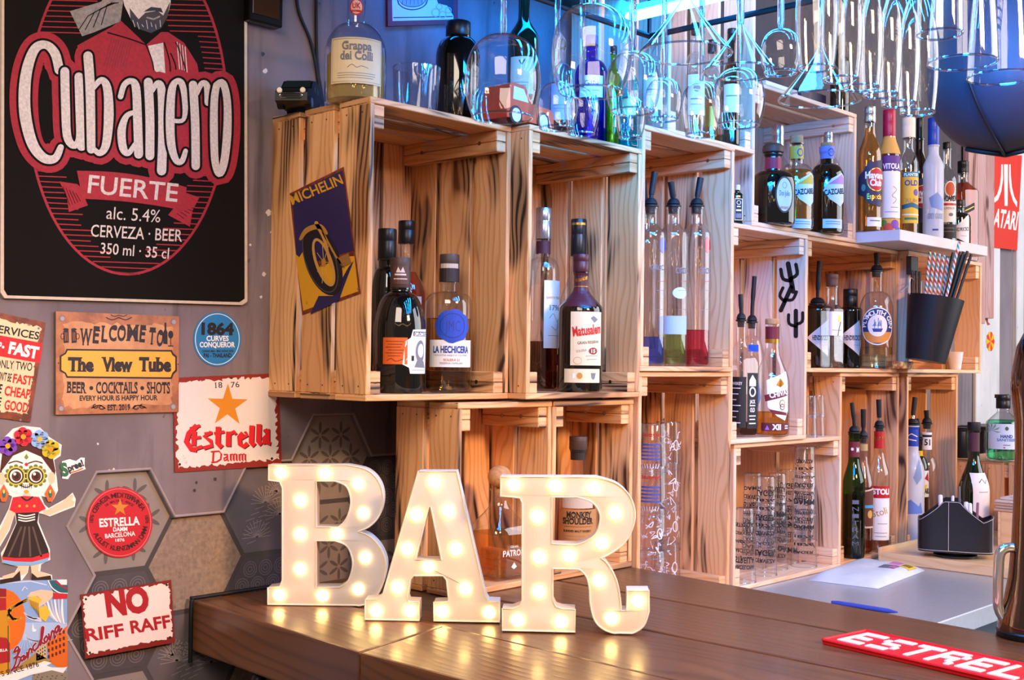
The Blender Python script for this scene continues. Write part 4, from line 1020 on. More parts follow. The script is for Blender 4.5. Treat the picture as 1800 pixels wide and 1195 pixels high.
DARKGL = mat('black_bottle_glass', '#0b0a08', .06, spec=.7, coat=.5, noise=0); BROWNGL = mat('brown_bottle_glass', '#241006', .06, spec=.7, coat=.5, noise=0)
GREENGL = thin_glass('green_glass', (.12, .42, .10), .3); DKGREEN = mat('dark_green_glass', '#0c1a0d', .07, spec=.7, coat=.5, noise=0)
TEALGL = thin_glass('teal_glass', (.25, .85, .95), .5); BLUEGL = thin_glass('blue_glass', (.02, .06, .75), .4); LIMEGL = thin_glass('lime_glass', (.55, .75, .08), .4)
FROST = thin_glass('frosted_glass', (.80, .84, .92), .3, .25, (.80, .83, .92), .55)
def liquid(name, c, milk=0):
    if name in _mats: return _mats[name]
    return thin_glass(name, [x**.5 for x in c], .12, .03, c, milk)
AMBER = liquid('amber_liquid', (.80, .36, .06), .10); RUMRED = liquid('red_rum_liquid', (.70, .12, .03), .12); PALEGOLD = liquid('pale_gold_liquid', (.85, .56, .16), .30); DARKRUM = liquid('dark_rum_liquid', (.20, .055, .02))
L_BLUE = liquid('blue_liquid', (.16, .22, .75), .06); L_GRN = liquid('green_liquid', (.46, .62, .16), .05); L_RED = liquid('red_liquid', (.75, .07, .12), .06); L_ROSE = liquid('rose_liquid', (.55, .20, .12)); CLEARL = liquid('clear_liquid', (.95, .97, .97))
CORK = mat('cork', '#b98a5e', .8, nscale=220, noise=.25); CAPB = mat('black_cap', '#111114', .35); CAPP = mat('plum_foil', '#4a1c26', .4); CAPBR = mat('brown_cap', '#4b3530', .5); CAPS = mat('silver_cap', '#c2c4cc', .25, .9); CAPBLUE = mat('blue_cap', '#1b3fa8', .35); CAPR = mat('red_cap', '#b8141c', .4); CAPC = mat('cream_cap', '#e6dcc0', .45); CAPM = mat('magenta_cap', '#a8123c', .35); CAPW = mat('wood_cap', '#5c3a2a', .55, nscale=80, noise=.15)
FLA, FLB, FLC, FLF, FLH, FLI, FLK, FLE, FLD = .0097, .0097, .0577, -.0928, .3679, .0575, -.4033, -.4033, -.3048

# --- first tall crate
bottle('dark bottle with long black cap behind the orange-labelled rum', 677, -.10, FLA, 54, 402, 520, 470, 31, DARKGL, (455, 33, CAPB), labels=[dict(a=-8, w=34, y=(630, 662), d=[('e', -8, 646, 15, 15, CAPR, 1), ('o', -8, 646, 12, 12, 1.2, pm('#e7c7c7')), ('r', -14, 642, -2, 650, pm('#e7c7c7'), 2)], n='seal')])
bottle('clear bottle of red-brown rum with gold-topped black cap', 711, -.065, FLA, 74, 388, 520, 455, 22, GLASS, (428, 30, CAPB), liq=(478, RUMRED), style='slope', labels=[dict(a=0, w=60, y=(522, 640), bg=PAPER), dict(a=0, w=26, y=(398, 418), bg=GOLD, n='cap_band')])
bottle('squat black rum bottle with an orange square and a white portrait label', 701, -.178, FLA, 92, 453, 580, 512, 33, DARKGL, (506, 36, CAPBR), foot=.98, labels=[
    dict(a=-10, w=44, y=(594, 640), bg=pm('#d8601e'), d=[('r', -16+q % 2*4, 600+q*5, 16-q % 3*3, 601.2+q*5, pm('#7d3410'), 2) for q in range(6)]+[('s', [(-14, 634), (-6, 630), (2, 635), (14, 631)], 1, pm('#5d2408'), 2, 3)], lab='orange square label'),
    dict(a=47, w=50, y=(583, 652), d=[('p', [(-27, 600), (-18, 594), (-14, 580), (26, 578), (26, 656), (-18, 656), (-20, 646), (-32, 640)], PAPER, 0), ('r', -13, 583, 25, 591, INK, 1), ('t', 'DIPLOMATICO', -11, 25, 590, 5.4, INKW, .04), ('e', 4, 618, 12, 20, INKG, 1), ('e', 5, 616, 8, 12, PAPER, 2), ('p', [(-10, 645), (-4, 632), (14, 634), (20, 646)], INKG, 2), ('r', -16, 625, -11, 634, INK, 2), ('s', [(-14, 650), (20, 650)], .8, INKG)], lab='white portrait label'),
    dict(a=0, w=30, y=(468, 500), bg=pm('#57352f'), d=[('r', -10, 482, 10, 485, pm('#d8c8bc'), 2), ('p', [(-8, 480), (-4, 470), (0, 478), (4, 470), (8, 480)], pm('#d8c8bc')), ('r', -12, 490, 12, 492, pm('#c8b4a4'), 2)], n='neck_label')])
bottle('clear rum bottle with a round blue wax seal over a white label', 787, -.181, FLA, 84, 447, 545, 512, 31, GLASS, (495, 35, CAPBR), liq=(560, liquid('golden_rum_liquid', (.72, .50, .28))), style='flat', labels=[
    dict(a=8, w=84, y=(598, 645), bg=PAPER, d=[('t', 'LA HECHICERA', -33, 33, 620, 11, INKB, .04), ('t', 'RON EXTRA ANEJO DE COLOMBIA', -30, 30, 626, 3, INKG), ('t', 'SOLERA 21', -14, 14, 634.5, 4, pm('#d2682a'), .02), ('t', 'RESERVA FAMILIAR', -20, 20, 640, 3.4, INKG)]),
    dict(a=10, w=60, y=(545, 605), d=[('p', [(31*(1+.05*math.sin(i*2.3))*math.cos(i*PI/14), 574+29*(1+.05*math.cos(i*1.7))*math.sin(i*PI/14)) for i in range(28)], mat('blue_wax', '#1d45b0', .45), 3), ('o', 0, 573, 22, 21, 1.6, mat('blue_wax_dark', '#153488', .5), 5), ('t', 'JMC', -13, 13, 583, 18, mat('blue_wax_dark', '#153488', .5), .0)], n='wax_seal', lab='blue wax seal'),
    dict(a=0, w=36, y=(464, 472), bg=pm('#c9b4a0'), n='cap_band'), dict(a=0, w=54, y=(472, 496), bg=pm('#2d2023'), n='neck_foil')])
# --- second tall crate
bottle('clear flat bottle with silver stopper and white label half behind the crate edge', 952, -.153, FLB, 58, 365, 490, 452, 25, GLASS, (420, 28, CAPS), liq=(600, DARKRUM), style='flat', labels=[
    dict(a=48, w=44, y=(494, 612), bg=PAPER, d=[('t', '1796', -12, 12, 546, 9, INKG, .02), ('t', 'SANTA TERESA', -18, 18, 526, 4, INKGO, .01), ('s', [(-12, 560), (-4, 552), (6, 566), (12, 556), (4, 580), (-8, 574)], .9, INKG, 2, 4), ('s', [(-14, 590), (14, 590)], .8, INKG)]), dict(a=0, w=60, y=(424, 446), bg=pm('#4a1c2a'), n='neck_foil'),
    dict(a=70, w=20, y=(622, 642), d=[('e', 0, 632, 9, 10, pm('#7a1c2a'), 1)], n='wax_seal')])
bottle('tall clear bottle with black cap hidden behind the cream-labelled rum', 1014, -.197, FLB, 62, 385, 530, 470, 26, GLASS, (450, 28, CAPB), liq=(560, DARKRUM), style='slope', labels=[dict(a=0, w=27, y=(392, 396), bg=GOLD, n='cap_band')])
bottle('dark rum bottle with cream label in red script and plum foil neck', 1019, -.25, FLB, 78, 447, 545, 505, 24, DARKGL, (478, 29, CAPP), style='slope', labels=[
    dict(a=20, w=62, y=(549, 642), bg=CREAM, d=[('p', [(4, 560), (10, 556), (20, 562), (12, 568)], INKG), ('t', 'Matusalem', -26, 28, 592, 585, 16, INKR, .03), ('t', 'GRAN RESERVA', -18, 22, 606, 603, 5, INK, .0), ('t', 'SOLERA', -20, -2, 620, 617, 4, INKG), ('e', 10, 617, 9, 6, pm('#8a3038')), ('t', '15', 6, 14, 620, 6, CREAM, .03), ('s', [(-4, 626), (20, 625)], .8, INKG), ('s', [(-2, 632), (18, 631)], .8, INKG), ('o', -18, 634, 7, 6, .7, INKGO)]),
    dict(a=8, w=70, y=(648, 672), bg=CREAM, d=[('e', -6, 660, 5, 5.5, INKGO), ('r', -18, 656, -14, 664, INKW), ('p', [(14, 655), (24, 655), (22, 664), (19, 667), (15, 664)], INKG)], n='lower_label'),
    dict(a=0, w=60, y=(480, 540), bg=CAPP, d=[('t', 'Matusalem', -9, 14, 497, 490, 7, GOLD, .02), ('r', -30, 503, 30, 504.5, GOLD, 2)], n='neck_foil')])
# --- third crate: slim clear vodka bottles
for px, Y, w, top, gl, lq, gem, lb in ((1141, -.225, 56, 302, GLASS, (592, L_BLUE), '#1c2f9c', 'slim clear bottle with blue dot and blue liquid in its foot'), (1181, -.225, 53, 320, GLASS, (572, L_GRN), None, 'slim clear bottle with green liquid and pale ovals, middle of three'), (1222, -.241, 51, 312, GLASS, (580, L_RED), '#a8142a', 'slim clear bottle with red dot and red liquid in its foot')):
    d = [('t', 'CIROC', -9, 18, 482, 10, INKG, .01)] if gem != '#1c2f9c' else [('t', 'CIROC', -14, 12, 476, 9, INKG, .01)]
    lab = [dict(a=30, w=30, y=(470, 500), d=d+[('s', [(0, 496), (18, 495)], .9, pm('#b34a5a')), ('s', [(-4, 512), (18, 511)], .6, INKG), ('s', [(-4, 545), (18, 544)], .6, INKG)])]
    if gem: lab.append(dict(a=50, w=16, y=(420, 450), d=[('e', 0, 432, 8, 14, mat('gem_'+gem[1:], gem, .1, coat=1), 2)], n='emblem'))
    else: lab += [dict(a=30, w=30, y=(505, 530), d=[('e', 0, 516, 14, 10, pm('#b9cfee'), 1)], n='emblem'), dict(a=0, w=60, y=(556, 588), bg=pm('#9fb6cf'), n='back_label')]
    bottle(lb, px, Y, FLC, w, top, 412, 392, 24, GLASS, (364, 24), (top, RUBBER), lq, style='slope', labels=lab)
bottle('slim clear bottle at the back, its black pourer just showing', 1131, -.15, FLC, 50, 320, 425, 402, 22, GLASS, (372, 22), (318, RUBBER), style='slope')
# --- small crates on the bar
bottle('square clear tequila bottle with a round cork ball', 876, -.2205, FLD, 86, 818, 935, 880, 30, GLASS, (858, 42, CORK, 'ball'), liq=(935, AMBER), sq=5, rot=38, style='slope', capname='cork_ball', labels=[dict(a=38, w=60, y=(930, 1000), d=[('t', 'GRAN', -8, 8, 957, 4, PAPER, .0), ('t', 'PATRON', -22, 22, 971, 10, PAPER, .02), ('p', [(-6, 990), (0, 982), (6, 990), (0, 994)], PAPER)]), dict(a=0, w=40, y=(862, 878), d=[('t', 'CASK', -12, 12, 876, 7, pm('#7a5a40'), .02)], n='neck_label')])
bottle('clear whisky bottle with brown cap and tan label', 1014, -.216, FLD, 66, 767, 868, 838, 26, GLASS, (790, 32, CAPBR), liq=(860, AMBER), style='round', labels=[dict(a=4, w=96, y=(892, 990), bg=pm('#b5824e'), d=[('t', 'MONKEY', -22, 24, 906, 10, INK, .03), ('t', 'SHOULDER', -30, 28, 917, 10, INK, .03), ('r', -26, 921, 26, 922, pm('#8a4a2a'), 2), ('t', 'BLENDED MALT WHISKY', -28, 24, 931, 3.5, INK, .02), ('s', [(-28, 938), (10, 938)], .8, INKG), ('s', [(-28, 943), (16, 943)], .8, INKG)], serif=True), dict(a=0, w=60, y=(784, 808), bg=pm('#231a1c'), n='neck_foil'), dict(a=0, w=60, y=(872, 890), bg=pm('#c9b8a4'), n='upper_label')])
# --- cactus crate
bottle('square black-labelled whiskey bottle with a pourer', 1301, -.215, FLF, 50, 517, 640, 600, 17, GLASS, (565, 17), (517, None), liq=(742, DARKRUM), sq=6, rot=42, style='slope', labels=[
    dict(a=-18, w=34, y=(662, 750), bg=INK, d=[('t', 'WHISKEY', -8, 10, 676, 5, INKW, .01)]+[('r', -9, 681+q*10, 8-(q % 3)*3, 682.4+q*10, INKW, 2) for q in range(7)]),
    dict(a=52, w=22, y=(655, 752), bg=INK, d=[('p', [(-7, 668), (0, 658), (7, 668), (7, 678), (-7, 678)], INKW), ('e', 0, 688, 7, 9, INKW), ('e', 0, 688, 4.5, 6, INK, 3), ('t', 'JACK', -6, 6, 708, 6, INKW, .03), ('r', -6, 711, 6, 713, INKW), ('t', 'OLD', -5, 5, 723, 7, INKW, .03), ('r', -7, 729, 7, 731, INKW), ('r', -6, 735, 6, 737, INKW), ('r', -7, 742, 7, 744, INKW)], n='side_label')])
bottle('clear bottle with long black pourer behind the square whiskey', 1320, -.17, FLF, 44, 485, 640, 590, 18, GLASS, (568, 18), (485, None), style='round', labels=[dict(a=10, w=18, y=(606, 618), bg=pm('#3a5fd0'))])
bottle('rounded whisky bottle with red and gold neck and a shield label', 1356, -.25, FLF, 62, 560, 675, 610, 24, GLASS, (570, 25, CORK, 'cork'), liq=(724, AMBER), style='slope', labels=[
    dict(a=24, w=46, y=(660, 745), d=[('p', [(-22, 668), (18, 652), (20, 720), (12, 738), (-4, 730), (-20, 714)], INKW, 1), ('p', [(-26, 694), (18, 683), (18, 694), (-24, 705)], pm('#6d1c22'), 2), ('t', 'CHIVAS', -16, 20, 699, 691, 9, INKW, .04), ('p', [(-6, 676), (2, 664), (10, 674), (2, 680)], GOLD, 3), ('o', 6, 708, 5, 6, 1.6, GOLD), ('o', 6, 714, 4, 5, 1.4, INK), ('p', [(-18, 718), (16, 724), (16, 729), (-12, 726)], pm('#6d1c22'), 2)]),
    dict(a=16, w=54, y=(742, 756), bg=pm('#5f1a26'), d=[('t', 'XII', -8, 8, 753.5, 9, PAPER, .05), ('p', [(-20, 754), (-16, 746), (-12, 754)], pm('#a76bd0')), ('r', 16, 746, 24, 748, PAPER, 2), ('r', 16, 750, 24, 752, PAPER, 2)], n='lower_label'),
    dict(a=0, w=80, y=(574, 596), bg=pm('#6d1420'), n='neck_foil'), dict(a=0, w=80, y=(596, 603), bg=GOLD, n='neck_band'), dict(a=-60, w=26, y=(664, 722), d=[('p', [(-12, 690), (-6, 668), (8, 672), (13, 700), (4, 720), (-10, 718)], pm('#9fc0e8'), 1)], n='back_label')])
bottle('tiny dark green bottle with black label on the cactus crate', 1296, -.247, .3577, 17, 325, 345, 338, 8, DKGREEN, (334, 9, CAPC), sq=5, rot=20, labels=[dict(a=15, w=13, y=(350, 388), d=[('r', -6, 350, 6, 388, INKW, 1), ('r', -5.2, 351, 5.2, 387, INK, 2), ('o', 0, 357, 3, 3.5, .8, INKW, 3), ('r', -3, 363, 3, 365, INKW, 3), ('r', -4, 369, 4, 372, INKW, 3), ('r', -4, 376, 4, 384, INKG, 3)])])
# --- wide crate of tequila
bottle('dark wide-shouldered tequila bottle with bulging brown stopper', 1358, -.252, FLH, 70, 251, 325, 300, 28, DARKGL, (270, 38, CAPW, 'dome'), style='flat', sq=3, rot=30, capname='stopper', labels=[dict(a=34, w=36, y=(318, 382), d=[('e', 0, 346, 17, 32, pm('#3f3a38'), 0), ('e', 0, 346, 14.5, 29, CREAM, 1), ('t', 'Don Julio', -10, 10, 348, 9, INKG, .01), ('t', 'REPOSADO', -8, 8, 371, 4, INKR, .01), ('o', 0, 330, 4, 5, .7, INKG)]), dict(a=0, w=60, y=(278, 298), bg=pm('#b22a3c'), n='neck_foil'), dict(a=0, w=70, y=(271, 277), bg=CAPB, n='neck_ring')])
bottle('silver-capped clear bottle behind the bulging stopper', 1366, -.17, FLH, 50, 220, 300, 270, 18, GLASS, (262, 21, CAPS), style='slope')
for px, Y, w, top, gm, neck, c1, lb in ((1399, -.252, 60, 238, AMBER, '#e0b040', '#e8b838', 'hammered gold tequila bottle with cork and yellow label'), (1453, -.262, 58, 251, None, '#8d86c0', '#d08ac0', 'hammered dark tequila bottle with cork and pink label')):
    bottle(lb, px, Y, FLH, w, top, 312, 288, 24, GLASS if gm else BROWNGL, (top+14, 23, CORK, 'cork'), liq=(300, gm) if gm else None, style='round', labels=[
        dict(a=30, w=44, y=(306, 366), d=[('p', [(-22, 338), (-8, 318), (14, 306), (22, 312), (22, 356), (10, 366), (-10, 354)], PAPER, 0), ('p', [(-14, 328), (14, 309), (20, 316), (20, 326)], pm(c1), 1), ('t', 'CAZCABEL', -19, 22, 347, 342, 9, INK, .03)]),
        dict(a=24, w=38, y=(388, 404), bg=PAPER, d=[('r', -14, 392, 14, 393, INKG, 2), ('r', -14, 396, 14, 397, INKG, 2)], n='lower_label'), dict(a=0, w=70, y=(258, 280), bg=pm(neck), d=[('o', 7, 269, 5, 6, 1.6, INKB)], n='neck_label')])
bottle('dark silver-topped bottle behind the pink-labelled tequila', 1455, -.226, FLH, 42, 232, 300, 276, 16, GLASS, (252, 15, CAPS), style='round', liq=(310, DARKRUM))

# --- bottles on the crate tops at the wall end
TOPA, TOPB, TOPC, FLN, SHELF, TOPJ, TRAYZ = .4602, .4602, .5082, .5183, .3850, .3578, -.3885
bottle('big clear bottle of golden spirit with a cream label and red neck seal', 624, -.175, TOPA, 108, -70, 95, 42, 33, GLASS, (-50, 36, CAPB), liq=(100, PALEGOLD), style='round', labels=[
    dict(a=2, w=98, y=(78, 158), bg=CREAM, d=[('o', 0, 0, 0, 0, .01, INKG), ('t', 'Grappa', -26, 26, 100, 14, INKG, .03), ('t', 'dei Colli', -29, 29, 117, 14, INKG, .03), ('s', [(-16, 131), (-8, 126), (0, 131), (8, 128), (20, 131)], 1, pm('#8a5a4a'), 2, 4), ('r', -34, 140, 34, 141, INKG), ('r', -34, 144, 34, 145, INKG), ('r', -34, 148, 30, 149, INKG), ('s', [(-46, 81), (46, 81), (46, 155), (-46, 155), (-46, 81)], .8, INKG)], serif=True),
    dict(a=0, w=30, y=(0, 32), d=[('e', 0, 16, 12.5, 14.5, CAPR, 1), ('e', 0, 16, 10, 12, pm('#e9b9b4'), 2), ('t', 'UK', -7, 7, 18, 9, CAPR, .04), ('r', -8, 21, 8, 25, CAPR, 3)], n='seal', lab='red round neck seal')])
bottle('big black ribbed jug-like bottle with a wide cap', 803, -.115, TOPA, 78, 38, 100, 66, 40, DARKGL, (64, 44, CAPB), style='round')
bottle('dark green wine bottle with a cream label behind the orange toy car', 918, -.10, TOPB, 56, -50, 70, 30, 20, DKGREEN, (-10, 22, CAPB), style='slope', labels=[dict(a=-6, w=44, y=(105, 170), bg=CREAM, d=[('s', [(-4, 112), (0, 120), (5, 111)], 2, INK), ('r', -14, 150, 12, 151, INKG), ('r', -14, 155, 8, 156, INKG)])])
bottle('bottle with a lilac label beside the orange toy car', 985, -.20, TOPB, 42, 70, 140, 112, 16, GLASS, (84, 18, CAPB), liq=(150, L_ROSE), labels=[dict(a=0, w=40, y=(150, 214), bg=pm('#a9a2d8'), d=[('s', [(2, 172), (10, 168), (8, 178)], 1.4, INK), ('r', -14, 188, 12, 189, INKG), ('r', -14, 194, 8, 195, INKG)])])
bottle('deep blue bottle with a white label behind the hanging glasses', 1038, -.20, TOPB, 58, 62, 132, 105, 20, BLUEGL, (78, 22, CAPBLUE), liq=(140, L_BLUE), labels=[dict(a=0, w=44, y=(138, 176), bg=PAPER, d=[('t', 'GIN', -12, 12, 156, 9, INKB), ('r', -14, 164, 14, 165, INKG)])])
bottle('slim lime green bottle between blue and turquoise ones', 1077, -.25, TOPB, 26, 80, 150, 120, 10, LIMEGL, (94, 12, CAPB), liq=(160, L_GRN))
bottle('turquoise bottle at the end of the second crate top', 1105, -.270, TOPB, 30, 76, 160, 130, 13, TEALGL, (92, 15, CAPC), liq=(172, liquid('teal_liquid', (.15, .8, .85))), sq=4, rot=45, labels=[dict(a=0, w=26, y=(176, 206), bg=pm('#c9e39a'))])
bottle('clear bottle with a pale label before the bluish crate', 1147, -.264, TOPC, 40, 60, 130, 100, 16, GLASS, (76, 18, CAPS), liq=(140, CLEARL), labels=[dict(a=0, w=38, y=(140, 196), bg=PAPER, d=[('r', -12, 160, 12, 162, INKG), ('r', -12, 170, 8, 171, INKG)])])
bottle('clear bottle with a white label inside the bluish crate', 1221, -.20, FLN, 36, 40, 125, 92, 15, GLASS, (60, 17, CAPW), liq=(130, CLEARL), labels=[dict(a=10, w=34, y=(134, 205), bg=PAPER, d=[('e', 0, 158, 6, 7, pm('#c98a6a')), ('r', -11, 176, 11, 178, INKG), ('r', -11, 186, 8, 187, INKG)])])
bottle('short amber bottle with gold label inside the bluish crate', 1250, -.2, FLN, 34, 70, 150, 120, 14, GLASS, (92, 16, CAPB), liq=(156, AMBER), labels=[dict(a=0, w=32, y=(190, 226), bg=GOLD)])
bottle('dark bottle deepest inside the bluish crate', 1285, -.250, FLN, 30, 50, 140, 110, 15, BROWNGL, (72, 17, CAPB), labels=[dict(a=0, w=32, y=(150, 200), bg=PAPER, d=[('r', -10, 170, 10, 172, INKG)])])

# --- the white shelf board and its row
bm = bmesh.new(); box(bm, 1.5085, 2.02, -.372, -.03, .3588, .3848, bev=.0012); tag(build('shelf_board', bm, [WHITE_P]), 'thick white painted board laid on the crates under the rum bottles', 'shelf')
def havana(a=34, y0=288, gold=True):
    N = pm('#2a2748'); d = [('p', [(-34, y0+30), (-28, y0+20), (-20, y0+14), (-12, y0), (20, y0-6), (24, y0+60), (10, y0+78), (-10, y0+72), (-20, y0+60), (-34, y0+54)], N, 0), ('e', 3, y0+30, 16, 19, pm('#c21a34'), 1), ('o', 3, y0+30, 17, 20, 1.4, GOLD, 2), ('t', 'Havana', -17, 21, y0+28, 11, INKW, .04), ('t', 'Club', -9, 14, y0+41, 11, INKW, .04), ('t', 'Especial' if gold else '7', -14 if gold else 4, 16, y0+64, 9 if gold else 12, GOLD, .02), ('e', -20, y0+44, 4, 6, pm('#4f8f8f'))]
    return [dict(a=a, w=60, y=(y0, y0+80), d=d), dict(a=a+4, w=30, y=(y0+96, y0+112), bg=PAPER, d=[('r', -10, y0+101, 10, y0+103, INKG, 2)], n='lower_label')]
bottle('amber rum bottle with silver cap and dark crest label on the white shelf', 1528, -.283, SHELF, 42, 187, 275, 230, 19, GLASS, (214, 20, CAPS), liq=(225, AMBER), style='slope', labels=havana(26))
bottle('magenta-necked bottle with a tall white label and painted fruit', 1562, -.303, SHELF, 38, 193, 275, 238, 20, GLASS, (240, 22, CAPM), liq=(262, L_ROSE), style='slope', labels=[dict(a=10, w=44, y=(276, 302), bg=pm('#5b2a7a'), d=[('t', 'VITOLA', -14, 18, 299, 9, INKW, .03)], n='band'), dict(a=10, w=44, y=(303, 385), bg=PAPER, d=[('s', [(4, 330), (10, 336), (2, 346), (10, 352), (4, 360)], 1.2, INKGO, 2, 4), ('r', 0, 366, 14, 367, INKG), ('r', -10, 374, 14, 375, INKG)]), dict(a=10, w=44, y=(386, 411), bg=pm('#d9a83a'), d=[('e', -4, 402, 9, 8, pm('#c4452a')), ('e', 8, 396, 8, 8, pm('#7a3fa0')), ('e', -12, 394, 6, 6, pm('#5f8f3a')), ('e', 14, 406, 6, 6, pm('#2f55a8'))], n='fruit_label'), dict(a=0, w=80, y=(238, 272), bg=pm('#d9a04a'), n='shoulder_label')])
bottle('rum bottle with cream and green cap and a yellow label', 1596, -.322, SHELF, 34, 207, 290, 258, 17, GLASS, (242, 23, CAPC), liq=(300, AMBER), style='slope', labels=[dict(a=20, w=34, y=(304, 394), bg=pm('#e0b02e'), d=[('r', -17, 304, 17, 313, pm('#2f7d8f'), 1), ('t', 'PLANTER', -13, 13, 311.5, 5, INKW, .02), ('t', 'OLD', -12, 12, 328, 9, INKB, .03), ('e', 8, 340, 5, 6, pm('#5a4a9a')), ('t', 'RUM', -10, 12, 358, 7, INKGO, .03), ('p', [(-17, 362), (0, 358), (17, 362), (17, 370), (0, 366), (-17, 370)], pm('#23607a')), ('r', -17, 378, 17, 380, PAPER, 2), ('r', -12, 384, 12, 388, pm('#3a7a50'), 2)]), dict(a=0, w=50, y=(233, 241), bg=pm('#3d7a4a'), n='cap_band')])
bottle('dark rum bottle with black cap and crest label behind the frosted bottle', 1616, -.272, SHELF, 36, 207, 305, 262, 15, BROWNGL, (244, 13, CAPB), style='slope', labels=havana(10, 318, False))
bottle('frosted white bottle with a tall blue cap on the white shelf', 1640, -.335, SHELF, 35, 207, 290, 272, 18, FROST, (255, 20, CAPBLUE), style='cone', labels=[dict(a=16, w=30, y=(335, 420), d=[('p', [(-12, 350), (2, 340), (14, 352), (14, 372), (-8, 366)], pm('#7d97c9'), 1), ('t', 'GREY GOOSE', -14, 14, 386, 9, pm('#8a93a6'), .02), ('r', -6, 404, 4, 407, INKB, 2)])])
bottle('clear rum bottle with a round red emblem beside the frosted bottle', 1664, -.315, SHELF, 34, 250, 320, 290, 14, GLASS, (262, 15, CAPB), style='slope', liq=(330, CLEARL), labels=[dict(a=10, w=32, y=(318, 392), d=[('r', -15, 352, 15, 392, PAPER, 0), ('e', 3, 334, 10, 14, PAPER, 0), ('e', 3, 334, 8, 12, pm('#c2502e'), 1), ('t', 'BACARDI', -14, 14, 355, 9, INK, .04), ('r', -15, 359, 15, 363, CAPR, 2), ('t', 'SUPERIOR', -9, 11, 370, 4, INKG), ('e', 4, 379, 4, 3, INKG)]), dict(a=10, w=32, y=(396, 420), bg=INK, d=[('r', -10, 402, 10, 403, INKG, 2), ('r', -10, 408, 10, 409, INKG, 2)], n='lower_label')])
bottle('square amber whisky bottle with slanting dark label and black cap', 1692, -.252, TOPJ, 42, 283, 338, 318, 17, GLASS, (304, 19, CAPB), liq=(322, RUMRED), sq=5, rot=40, style='slope', labels=[dict(a=20, w=30, y=(360, 390), d=[('p', [(-14, 372), (14, 358), (14, 370), (-14, 384)], INK, 1), ('s', [(-10, 376), (12, 365)], 1.4, GOLD)])])
bottle('black apothecary bottle with white diamond label at the end of the shelf', 1686, -.325, SHELF, 38, 352, 384, 374, 18, DARKGL, (363, 20, CAPB), style='round', labels=[dict(a=4, w=44, y=(380, 432), d=[('p', [(-20, 412), (16, 378), (17, 432)], PAPER, 1), ('t', 'HENDRICKS', -15, 16, 409, 407, 6, INK, .01), ('r', 2, 416, 12, 417, INKG)], serif=True)])
# --- gin crate
def hend(lb, px, Y, w, top, ys, yn, wn, pourer, lx):
    cap = (536, 26) if pourer else (538, 25, CAPB)
    bottle(lb, px, Y, FLI, w, top, ys, yn, wn, DARKGL, cap, (top, RUBBER) if pourer else None, style='flat', labels=[dict(a=lx, w=50, y=(560, 628), d=[('p', [(-24, 594), (14, 562), (14, 626)], PAPER, 1), ('t', 'HENDRICKS', -14, 13, 598, 8, INK, .02), ('r', 2, 606, 12, 607, INKG)], serif=True)])
hend('black apothecary gin bottle with a pourer and white diamond label', 1436, -.15, 54, 459, 548, 536, 26, True, 12)
hend('black apothecary gin bottle with a stubby cap, beside the round-labelled gin', 1494, -.165, 42, 508, 548, 540, 24, False, 10)
bottle('square clear gin bottle with white label between two black ones', 1462, -.212, FLI, 32, 482, 545, 534, 19, GLASS, (503, 21, CAPW), sq=6, rot=45, style='slope', liq=(590, CLEARL), labels=[dict(a=30, w=26, y=(548, 590), bg=PAPER, d=[('p', [(2, 556), (7, 553), (7, 566), (2, 566)], GOLD), ('s', [(8, 566), (4, 580), (2, 590)], 1.6, INK), ('r', -8, 580, 10, 581, INKG)])])
bottle('round-shouldered clear gin bottle with a round navy and gold ship label', 1540, -.2385, FLI, 58, 443, 545, 512, 21, GLASS, (478, 21), (445, CHROME), style='round', liq=(610, liquid('pale_green_liquid', (.85, .95, .85))), labels=[dict(a=4, w=64, y=(535, 612), d=[('e', 0, 574, 30, 33, PAPER, 0), ('e', 0, 574, 28, 31, pm('#1f3468'), 1), ('p', [(-26, 584), (26, 584), (21, 596), (10, 603), (-10, 603), (-21, 596)], pm('#d98a3a'), 2), ('e', 0, 573, 17, 19, PAPER, 3), ('p', [(-9, 578), (9, 578), (6, 584), (-7, 584)], INKB, 4), ('s', [(-5, 577), (-5, 563)], 1, INKB, 4), ('s', [(1, 577), (1, 560)], 1, INKB, 4), ('s', [(6, 577), (6, 564)], 1, INKB, 4), ('p', [(-9, 574), (-2, 574), (-3, 565)], pm('#7d93b8'), 4), ('p', [(-1, 574), (6, 574), (4, 562)], pm('#7d93b8'), 4), ('a', 'PLYMOUTH GIN', 0, 574, 20.5, -95, 95, 7.5, INKW)])])
